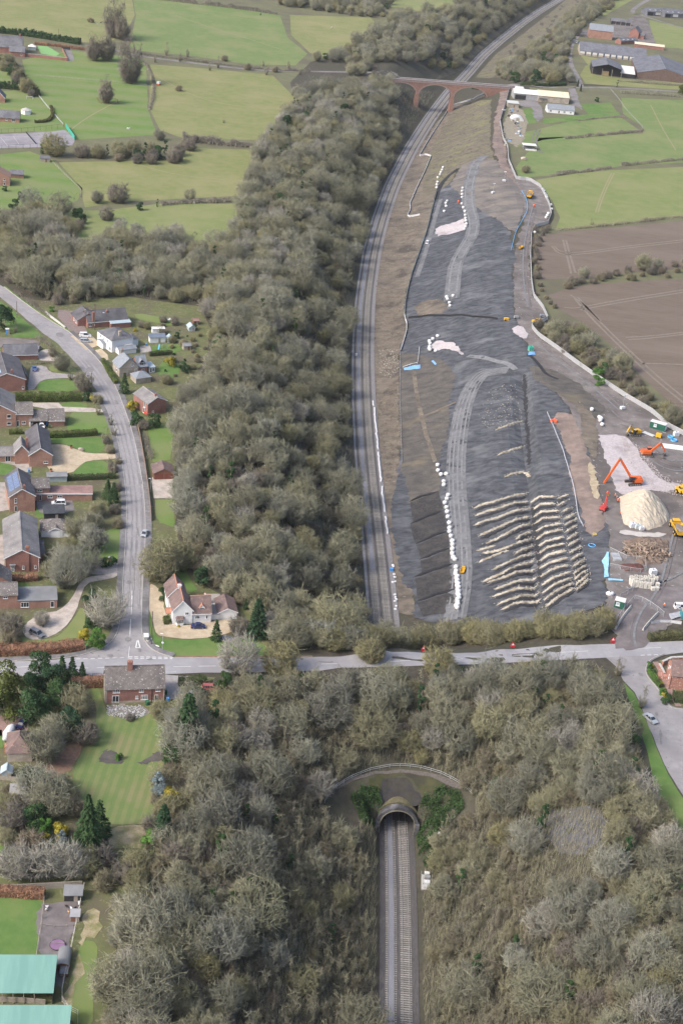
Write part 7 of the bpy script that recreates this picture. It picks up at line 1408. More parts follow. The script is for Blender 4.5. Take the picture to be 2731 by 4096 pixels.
# barriers, sheets, small gear
ob_=MB().lump((0,0,0),(1.1,.9,1.3),seed=8,rough=.05).mesh('water_barrier',M('orange_plastic',(.85,.16,.07),rough=.5))
for x,y in((2203,1692),(2214,1690),(2222,1694),(1831,812),(2134,828)):tag(obj('water_barrier',ob_,loc=gp(x,y)+Vector((0,0,.3)),rz=x),'bright orange plastic barrier on the slip workings','barrier','orange plastic barriers')
m_bluesheet=M('blue_tarpaulin',(.16,.34,.62),(.22,.42,.70),.8,rough=.5);m_ltblue=M('pale_blue_sheet',(.25,.50,.66),(.35,.60,.74),.8,rough=.5)
def tarp(label,pts,mat,off=.45,name='tarpaulin',j=.15):
 o=sheet(name,pts,mat,off,1.2,kind=None,bump=lambda x,y:.12*np.sin(x*2.1)*np.sin(y*1.7+x));tag(o,label,'tarpaulin')
tarp('blue tarpaulin strip by the toe fence',[(1612,1476),(1640,1468),(1680,1462),(1680,1478),(1640,1482),(1615,1486)],m_bluesheet);tarp('small blue sheet on the brown slope',[(1722,1448),(1732,1444),(1746,1460),(1738,1464)],m_bluesheet)
tarp('pale blue sheeting draped down the bank by the root heap',[(2424,2212),(2434,2212),(2432,2260),(2430,2310),(2412,2314),(2414,2280),(2404,2248)],m_ltblue);tarp('pale blue sheeting strip above the hedge end',[(2430,2316),(2490,2322),(2488,2330),(2432,2326)],m_ltblue);tarp('blue sheet beside the green tank',[(2112,1410),(2136,1412),(2140,1424),(2110,1424)],m_bluesheet)
tarp('dark blue covered stack by the site entrance',[(2708,2430),(2740,2424),(2745,2440),(2712,2448)],M('navy_sheet',(.03,.05,.13),(.05,.07,.17),1.0),1.2);tarp('grey sheeting heap inside the gate corner',[(2670,2462),(2715,2452),(2725,2470),(2680,2486)],M('grey_sheet',(.33,.33,.36),(.42,.42,.45),.8),.6)
slb=thing('concrete_slab','grey concrete slab pair behind the mesh enclosure','concrete slab',gp(2466,2238),R(8));
for y in(0,2.3):MB().box(-1.3,1.3,y-1.0,y+1.0,.15,.6).build('slab',m_galv,slb)
ht=heap('red_brush_mound','dark red brushwood mound inside the mesh enclosure','brush mound',[(2478,2262),(2500,2256),(2560,2258),(2575,2272),(2570,2290),(2500,2286),(2482,2276)],(2528,2272),.9,M('red_brush',(.10,.045,.04),(.15,.07,.06),1.5,bump=.6),1.0,.1,6)
def light_tower(label,px,ang):
 t=thing('lighting_tower',label,'lighting tower',gp(*px)+Vector((0,0,.2)),R(ang));MB().box(-.9,.9,-.6,.6,.3,1.3).build('generator',m_cover,t);MB().box(-.06,.06,-.06,.06,1.3,6.0).build('mast',m_galv,t);hd=MB().cbox((0,-.15,6.0),(1.4,.3,.5)).build('lamp_bar',m_cover,t)
 for x in(-.5,.5):MB().cbox((x,-.32,6.0),(.4,.06,.4)).build('lamp',m_lamp,hd)
light_tower('white lighting tower beside the compound fence track',(2486,1640),30);light_tower('white lighting tower on the upper dirt slope',(2014,728),10);light_tower('white lighting tower low on the dark upper slip',(1970,776),40)
for px,lab,mt in(((2023,1284),'yellow pump at the head of the drain pipe',m_ye),((2062,1276),'pale grey generator above the fence bend',m_cabg),((2165,1270),'blue-grey generator inside the fence bend',m_slateb)):
 t=thing('site_pump',lab,'pump',gp(*px)+Vector((0,0,.3)),R(15));MB().box(-1,1,-.6,.6,.2,1.2).build('casing',mt,t);MB().cyl((-.7,-.7,.3),.3,1.4,10,axis='Y').build('wheel',m_tyre,t)
# fences round the works
m_mesh=M('fence_mesh',(.52,.52,.54),(.44,.44,.46),1.0,alpha=.75);m_heras=M('heras_mesh',(.42,.42,.44),(.36,.36,.38),1.0,alpha=.22);m_teal=M('teal_mesh',(.10,.46,.46),(.14,.52,.52),1.0,alpha=.85)
rail_fence('site_fence','long pale mesh fence bounding the landslip works and fields',FENCE,m_galv,2.0,(1.95,),.1,3.5,.05,None,(0.05,1.9),'fence',0,meshmat=m_mesh)
rail_fence('toe_fence','teal mesh fence along the foot of the upper slip',TOE[:7],m_galv,1.6,(1.55,),.05,3.0,.05,None,(.05,1.5),'fence',1,meshmat=m_teal)
rail_fence('silt_fence','white silt fence zigzagging down the rough bank from the bridge',[(2041,354),(1959,365),(1879,403),(1831,416),(1796,427),(1777,464),(1739,521),(1708,571),(1675,627),(1700,620),(1723,627),(1696,692),(1665,755),(1638,818),(1640,842),(1627,869),(1677,862)],m_whitep,1.1,(1.05,),.14,3.0,.05,None,(.05,1.05),'fence',0,meshmat=m_whitep)
rail_fence('silt_fence','short white silt fence bend below the teal fence',[(1616,1262),(1628,1313),(1616,1362),(1600,1408)],m_whitep,1.1,(1.05,),.12,3.0,.05,None,(.05,1.05),'fence',1,meshmat=m_whitep)
rail_fence('post_fence','post and rope fence along the dark toe of the slip',[(1599,1420),(1599,1468),(1597,1585),(1602,1700),(1604,1800),(1606,1850)],m_galv,1.1,(.9,),.04,2.5,.06)
rail_fence('rope_barrier','white rope barrier on the brown slope by the blue sheet',[(1676,1395),(1672,1430),(1668,1458),(1610,1475)],m_whitep,1.1,(1.0,),.09,3.0,.07,None,None,'barrier',0)
rail_fence('rope_barrier','blue rope barrier winding along the crest track',[(2084,768),(2104,800),(2110,840),(2090,880),(2060,930),(2048,980),(2042,1004)],m_bluep,1.0,(.9,),.1,3.0,.07,None,None,'barrier')
rail_fence('rope_barrier','pale rope barrier following the slip crest above the drains',[(2186,1655),(2215,1720),(2252,1810),(2258,1840),(2290,1940),(2302,2010),(2306,2060),(2330,2110)],M('pale_rope',(.45,.46,.52),(.5,.51,.56),1.0),1.0,(.9,.5),.07,3.0,.06,None,None,'barrier')
rail_fence('mesh_enclosure','low mesh panels around the red brush mound',[(2436,2206),(2500,2238),(2576,2244),(2580,2296),(2500,2284),(2436,2270)],m_galv,1.6,(1.55,.1),.05,3.0,.05,None,(.1,1.5),'fence',0,meshmat=m_heras)
rail_fence('gate_fence','mesh gate panels across the site entrance',[(2462,2488),(2490,2452),(2518,2418),(2538,2398),(2580,2418),(2620,2444),(2650,2470)],m_galv,2.0,(1.95,.1),.05,3.0,.05,None,(.1,1.9),'gate',0,meshmat=m_heras)
rail_fence('mesh_fence','mesh fence running from the gate hut to the concrete units',[(2476,2396),(2500,2386),(2530,2362),(2548,2346)],m_galv,2.0,(1.95,.1),.05,3.0,.05,None,(.1,1.9),'fence',0,meshmat=m_heras)
rail_fence('mesh_fence','sagging pale mesh fence in the corner right of the gate',[(2600,2500),(2640,2490),(2680,2492),(2722,2498)],m_galv,1.2,(1.1,),.05,3.0,.05,None,(.05,1.1),'fence',1,meshmat=m_whitep)
dp=pipe_line('drain_pipe','long black drain pipe laid across the slip','pipe',[(1632,1272),(1700,1264),(1800,1263),(1900,1269),(1988,1277)],.25,m_trim,.55)
# temporary road works signs
def tri_sign(label,px,ang):
 t=thing('roadworks_sign',label,'road sign',gp(*px)+Vector((0,0,.15)),R(ang));m_sr=M('sign_red',(.62,.03,.05),rough=.4)
 MB().add([(-.75,0,.6),(.75,0,.6),(0,0,1.9),(-.75,.06,.6),(.75,.06,.6),(0,.06,1.9)],[(0,1,2),(5,4,3),(0,3,4,1),(1,4,5,2),(2,5,3,0)]).build('plate',m_sr,t)
 MB().add([(-.42,-.02,.78),(.42,-.02,.78),(0,-.02,1.5)],[(0,1,2)]).build('panel',m_upvc,t);MB().box(-.6,.6,-.02,.1,.0,.55).build('board',m_sr,t)
 for s in(-1,1):MB().bar((s*.5,.0,.0),(s*.3,.6,.0),.06).build('foot',m_steel,t)
tri_sign('red temporary road sign on the verge near the tall conifer gap',(1692,2606),5);tri_sign('red temporary road sign on the verge under the long hedge',(2048,2592),5)
tri_sign('red temporary road sign by the site entrance verge',(2448,2572),5)
# stones scattered on the slip and along the drains
def scatter(name,label,polys,n,s0,s1,mat,seed,off=.3,kind='stuff',cat='stones'):
 gg=np.random.default_rng(seed);VV=[];FF=[];o=0;base=np.array([(1,0,0),(-1,0,0),(0,1,0),(0,-1,0),(0,0,1),(0,0,-1)],float);f0=np.array([(0,2,4),(2,1,4),(1,3,4),(3,0,4),(2,0,5),(1,2,5),(3,1,5),(0,3,5)])
 for poly in polys:
  P=gpl(poly)[:,:2];x0,y0=P.min(0);x1,y1=P.max(0);x=gg.uniform(x0,x1,n*4);y=gg.uniform(y0,y1,n*4);m=inside(x,y,P);x,y=x[m][:n],y[m][:n];z=hz(x,y)+off
  s=gg.uniform(s0,s1,len(x))[:,None,None];V=base[None]*s*gg.uniform(.6,1.3,(len(x),6,1))+np.stack([x,y,z],1)[:,None];VV.append(V.reshape(-1,3));FF.append((np.arange(len(x))[:,None,None]*6+f0[None]).reshape(-1,3)+o);o+=len(x)*6
 ob=obj(name,mesh_np(name,np.concatenate(VV),np.concatenate(FF),mat));tag(ob,label,cat,None,kind)
_sg=np.random.default_rng(77);_sv=[];_base=np.array([(1,0,0),(-1,0,0),(0,1,0),(0,-1,0),(0,0,1),(0,0,-1)],float);_f0=np.array([(0,2,4),(2,1,4),(1,3,4),(3,0,4),(2,0,5),(1,2,5),(3,1,5),(0,3,5)])
for p in dr:
 P=densify(smooth_line(gpl(p)[:,:2],1),.09);P=P[_sg.random(len(P))<.6];P=P+_sg.normal(0,.55,P.shape);_sv.append(np.column_stack([P,hz(P[:,0],P[:,1])+.3+.3*np.exp(-(_sg.normal(0,1,len(P)))**2)]))
_sv=np.concatenate(_sv);_V=_base[None]*_sg.uniform(.08,.24,len(_sv))[:,None,None]*_sg.uniform(.6,1.3,(len(_sv),6,1))+_sv[:,None]
tag(obj('spilled_stones',mesh_np('spilled_stones',_V.reshape(-1,3),(np.arange(len(_sv))[:,None,None]*6+_f0[None]).reshape(-1,3),m_stone)),'loose pale stones spilled along the rubble drains','stones',None,'stuff')
scatter('spilled_stones','loose pale stones on the blue clay above the drains',[[(1950,1560),(2060,1540),(2090,1680),(1980,1720),(1900,1700)]],170,.08,.25,m_stone,2)
scatter('spilled_stones','pinkish stones thrown over the edge of the stone bed',[[(2480,1740),(2560,1790),(2640,1900),(2731,1930),(2731,1990),(2600,1960),(2500,1840)]],1500,.08,.28,m_stonebed,3)
scatter('spilled_stones','rubble tipped on the bank beside the tracks',[[(1515,1400),(1590,1400),(1596,1480),(1560,1520),(1518,1500)]],220,.1,.32,m_stone,4)
scatter('tussocks','dry grass tussocks over the rough trackside bank',[[(1660,620),(1800,600),(1900,470),(1820,430),(1745,500)],[(1500,1140),(1620,1180),(1600,1400),(1500,1400)],[(1560,850),(1700,800),(1640,1100),(1510,1120)],[(1510,1600),(1595,1500),(1605,1850),(1540,1950)]],1300,.15,.5,m_rough,5,.05,cat='grass')
# ------------------------------------------------------------------ hedges
m_beech=leaf_mat('beech_leaves',[(.30,.16,.10),(.34,.19,.12)]);m_box=leaf_mat('clipped_green',[(.10,.14,.035),(.085,.125,.03)]);m_priv=leaf_mat('dark_privet',[(.055,.09,.035),(.07,.10,.04)]);m_hcore=M('hedge_core',(.05,.055,.025),(.08,.08,.04),1.5);m_bcore=M('beech_core',(.15,.085,.055),(.20,.115,.075),1.5)
def hedge(label,pts,w,h,mat,core,dens=26,size=.16,name='hedge',rag=.08,seed=None):
 P=densify(smooth_line(gpl(pts)[:,:2],1),.8);T=np.gradient(P,axis=0);T/=np.linalg.norm(T,axis=1)[:,None];N_=np.stack([-T[:,1],T[:,0]],1);n=len(P);o3=np.array([P[0,0],P[0,1],float(hz(*P[0]))]);g=np.random.default_rng(seed or int(abs(pts[0][0]*7+pts[0][1])))
 t=thing(name,label,'hedge',tuple(o3));hh=h*(1+g.normal(0,rag,n));Z=hz(P[:,0],P[:,1])
 sec=[(-.5,-.1),(-.48,.75),(-.36,.97),(.36,.97),(.48,.75),(.5,-.1)];k=len(sec)
 V=np.stack([np.column_stack([P+N_*(u*w*.9),Z+z*hh*.96])for u,z in sec],1).reshape(-1,3)-o3
 F=[(i*k+j,i*k+j+1,(i+1)*k+j+1,(i+1)*k+j)for i in range(n-1)for j in range(k-1)]+[tuple(range(k)),tuple((n-1)*k+j for j in range(k))[::-1]]
 obj('core',mesh_np('core',V,[f[::-1]for f in F],core),t)
 L=float(np.linalg.norm(np.diff(P,axis=0),axis=1).sum());m=int(L*(w+2*h)*dens);i=g.integers(0,n-1,m);f=g.random(m);B=P[i]*(1-f[:,None])+P[i+1]*f[:,None];NN=N_[i];q=g.random(m)*(w+2*h);top=q<w
 u=np.where(top,q/w-.5,np.where(q<w+h,-.5,.5));z=np.where(top,1.0,((q-w)%h)/h);c=np.column_stack([B+NN*(u*w)[:,None],hz(B[:,0],B[:,1])+z*hh[i]])+g.normal(0,.06+rag*.9*(rag>.1),(m,3))-o3
 a=unit(g.normal(size=(m,3))+np.column_stack([NN*(u*2)[:,None],z]));t_=unit(np.cross(a,g.normal(size=(m,3))));b=np.cross(a,t_);s=(size*g.uniform(.6,1.3,m))[:,None]
 obj('foliage',mesh_np('foliage',np.stack([c-t_*s,c-b*s*.6,c+t_*s,c+b*s*.6],1).reshape(-1,3),np.arange(m*4).reshape(-1,4),mat),t);return t
def hedgerow(label,pts,w,h,mat,dens=5.0,name='hedgerow',seed=None,tw=.05,rag=.35):
 """bare field hedge: a bank of upright twigs"""
 P=densify(smooth_line(gpl(pts)[:,:2],1),1.0);n=len(P);g=np.random.default_rng(seed or int(abs(pts[0][0]*3+pts[0][1])));T=np.gradient(P,axis=0);T/=np.linalg.norm(T,axis=1)[:,None];N_=np.stack([-T[:,1],T[:,0]],1);o3=np.array([P[0,0],P[0,1],float(hz(*P[0]))]);L=float(np.linalg.norm(np.diff(P,axis=0),axis=1).sum())
 t=thing(name,label,'hedge',tuple(o3));hh=np.abs(h*(1+rag*np.interp(np.arange(n),np.arange(0,n+8,4),g.normal(0,1,len(np.arange(0,n+8,4))))));
 def twigs(m,z0,z1,ln,wd,sp):
  i=g.integers(0,n-1,m);f=g.random(m);B=P[i]*(1-f[:,None])+P[i+1]*f[:,None]+N_[i]*(g.normal(0,.3,m)*w)[:,None];A=np.column_stack([B,hz(B[:,0],B[:,1])+g.uniform(z0,z1,m)*hh[i]])-o3;d=unit(np.column_stack([g.normal(0,sp,(m,2)),np.ones(m)]));return spike_np(A,A+d*(g.uniform(.6,1.3,m)*ln*hh[i])[:,None],np.full(m,wd),g)
 a=twigs(int(L*dens),0,.1,.75,tw*1.2,.3);b=twigs(int(L*dens*7*max(1,w/2)),.15,.8,.3,tw*.8,.7)
 obj('stems',mesh_np('stems',*a,mat=m_bark),t);obj('twigs',mesh_np('twigs',*b,mat=mat),t);return t
hedge('long flat-topped clipped hedge beside the oval lawn',[(62,1603),(190,1602),(328,1600)],3.0,2.8,m_box,m_hcore);hedge('lower clipped hedge between the carport lawn and gravel house',[(160,1750),(260,1747),(390,1738)],2.2,1.9,m_box,m_hcore);hedge('short clipped hedge stub below the white windowed brick house',[(38,1735),(92,1733)],1.8,1.4,m_box,m_hcore)
hedge('dark rough hedge between gravel drive and glass lean-to',[(195,1920),(330,1918),(465,1912)],1.8,1.6,m_priv,m_hcore);hedge('broad copper beech hedge along the main road corner',[(-40,2616),(120,2610),(240,2602),(335,2590)],3.2,2.3,m_beech,m_bcore);hedge('copper beech hedge below the long grey roofed house',[(8,2322),(80,2322),(152,2316)],2.4,1.8,m_beech,m_bcore)
hedge('curving low clipped hedge before the stone house',[(412,1445),(425,1470),(445,1505),(466,1538)],1.6,1.5,m_box,m_hcore);hedge('clipped dark hedge beside the main road right of the cottage',[(714,2740),(770,2737),(826,2732)],2.2,2.2,m_priv,m_hcore);hedge('russet hedge between main road and cottage lawn',[(286,2748),(350,2746),(412,2742)],2.4,2.6,m_beech,m_bcore,14)
hedge('red-brown beech hedge above the hen run lawn',[(-40,3576),(80,3582),(180,3590)],2.0,2.0,m_beech,m_bcore);hedge('rounded bare-topped hedge right of the site gate',[(2590,2560),(2660,2556),(2745,2552)],2.6,2.2,leaf_mat('mixed_hedge',[(.13,.12,.06),(.11,.11,.05)]),m_hcore);hedge('green hedge beside the red block path',[(2594,2690),(2612,2722),(2640,2752)],1.4,1.3,m_laurel,m_hcore)
hedge('dark laurel hedge under the flecked brick house',[(2690,2796),(2735,2800)],4.0,1.6,m_priv,m_hcore);hedge('clipped hedge behind the swing lawn',[(598,1424),(640,1420),(690,1418)],1.6,1.8,m_priv,m_hcore);hedge('clipped hedge beside the white house wall',[(664,2480),(668,2500)],1.6,1.5,m_box,m_hcore);hedge('curved low hedge ring on the far left lawn',[(205,430),(215,465),(190,490),(140,492)],1.6,1.6,leaf_mat('olive_hedge',[(.14,.14,.05),(.12,.12,.045)]),m_hcore,10,.3)
hedge('dark evergreen hedge behind the walled garden',[(-20,130),(90,140),(200,158),(322,178)],4.0,3.6,m_ever,m_hcore,9,.5,rag=.28);hedge('russet hedge bordering the lane beyond the walled garden',[(140,178),(230,186),(330,200),(400,205)],2.0,1.8,m_beech,m_bcore,8,.35);hedge('overgrown evergreen hedge left of the orchard',[(-20,245),(40,262),(80,320),(120,370),(150,385)],4.5,3.6,leaf_mat('mixed_evergreen',[(.08,.085,.045),(.10,.10,.055)]),m_hcore,9,.5,rag=.3);hedge('evergreen hedge above the far lawn',[(-20,352),(60,356),(130,366)],3.5,3.0,m_ever,m_hcore,9,.5,rag=.28)
hedge('evergreen hedge with ivy stumps along the lane by the workshop',[(2080,343),(2160,347),(2260,342)],2.4,2.4,m_ever,m_hcore,8,.35)
for lab,pts,w,h,mt in(('bare hedge along the upper lane',[(560,218),(700,236),(900,262),(1100,282),(1240,288)],2.2,1.9,m_twig_brown),('bare hedge across the top field',[(600,-6),(760,14),(900,28),(1110,58)],3.0,3.2,m_twig_brown),('thick dark hedge in the middle left fields',[(730,562),(820,572),(900,580),(1010,590)],5.0,3.6,m_twig_brown),('low hedge between the two lower left fields',[(640,822),(760,812),(920,808)],3.0,2.2,m_twig_brown),('dark hedge with a gap in the bungalow paddock',[(2255,556),(2330,550),(2370,544)],2.2,2.0,m_twig_brown),('dark hedge running to the paddock corner',[(2378,545),(2470,536),(2572,524)],2.2,2.0,m_twig_brown),('gappy hedge between the two green fields',[(2195,706),(2270,694),(2340,688),(2440,672)],2.4,2.0,m_twig_brown),('unbroken hedge between the two green fields',[(2482,664),(2600,652),(2745,638)],2.6,2.2,m_twig_brown),('low hedge above the brown ploughed field',[(2220,922),(2367,908),(2560,888),(2745,864)],2.2,1.7,m_twig_olive),('bare hedge along the lane below the farm',[(2478,372),(2600,380),(2745,390)],2.4,2.4,m_twig),('low bare hedge curving inside the paddock',[(2310,484),(2400,474),(2480,468),(2500,474)],1.6,1.3,m_twig_brown),('scrubby bank below the great barn',[(2470,325),(2560,332),(2731,345)],4.0,2.2,m_twig),('bare hedge on the lane east of the orchard',[(580,252),(610,300),(618,370),(600,440)],2.0,1.6,m_twig_brown),('low brown hedge beside the timber fence',[(570,1730),(590,1780),(606,1840)],2.0,1.8,m_twig_brown),('bare hedge beside the slate annexe',[(150,1352),(180,1375),(205,1390)],1.8,2.0,m_twig_brown),('bare hedge between blue car drive and annexe',[(105,1455),(150,1458),(215,1450)],1.8,1.6,m_twig_brown),('thin hedge along the right of the upper village road',[(60,1170),(130,1220),(200,1270)],2.4,1.6,m_twig_brown)):
 hedgerow(lab,pts,w,h,mt,5.0 if pts[0][1]>1000 else 3.2,tw=.07 if pts[0][1]>1000 else .18)
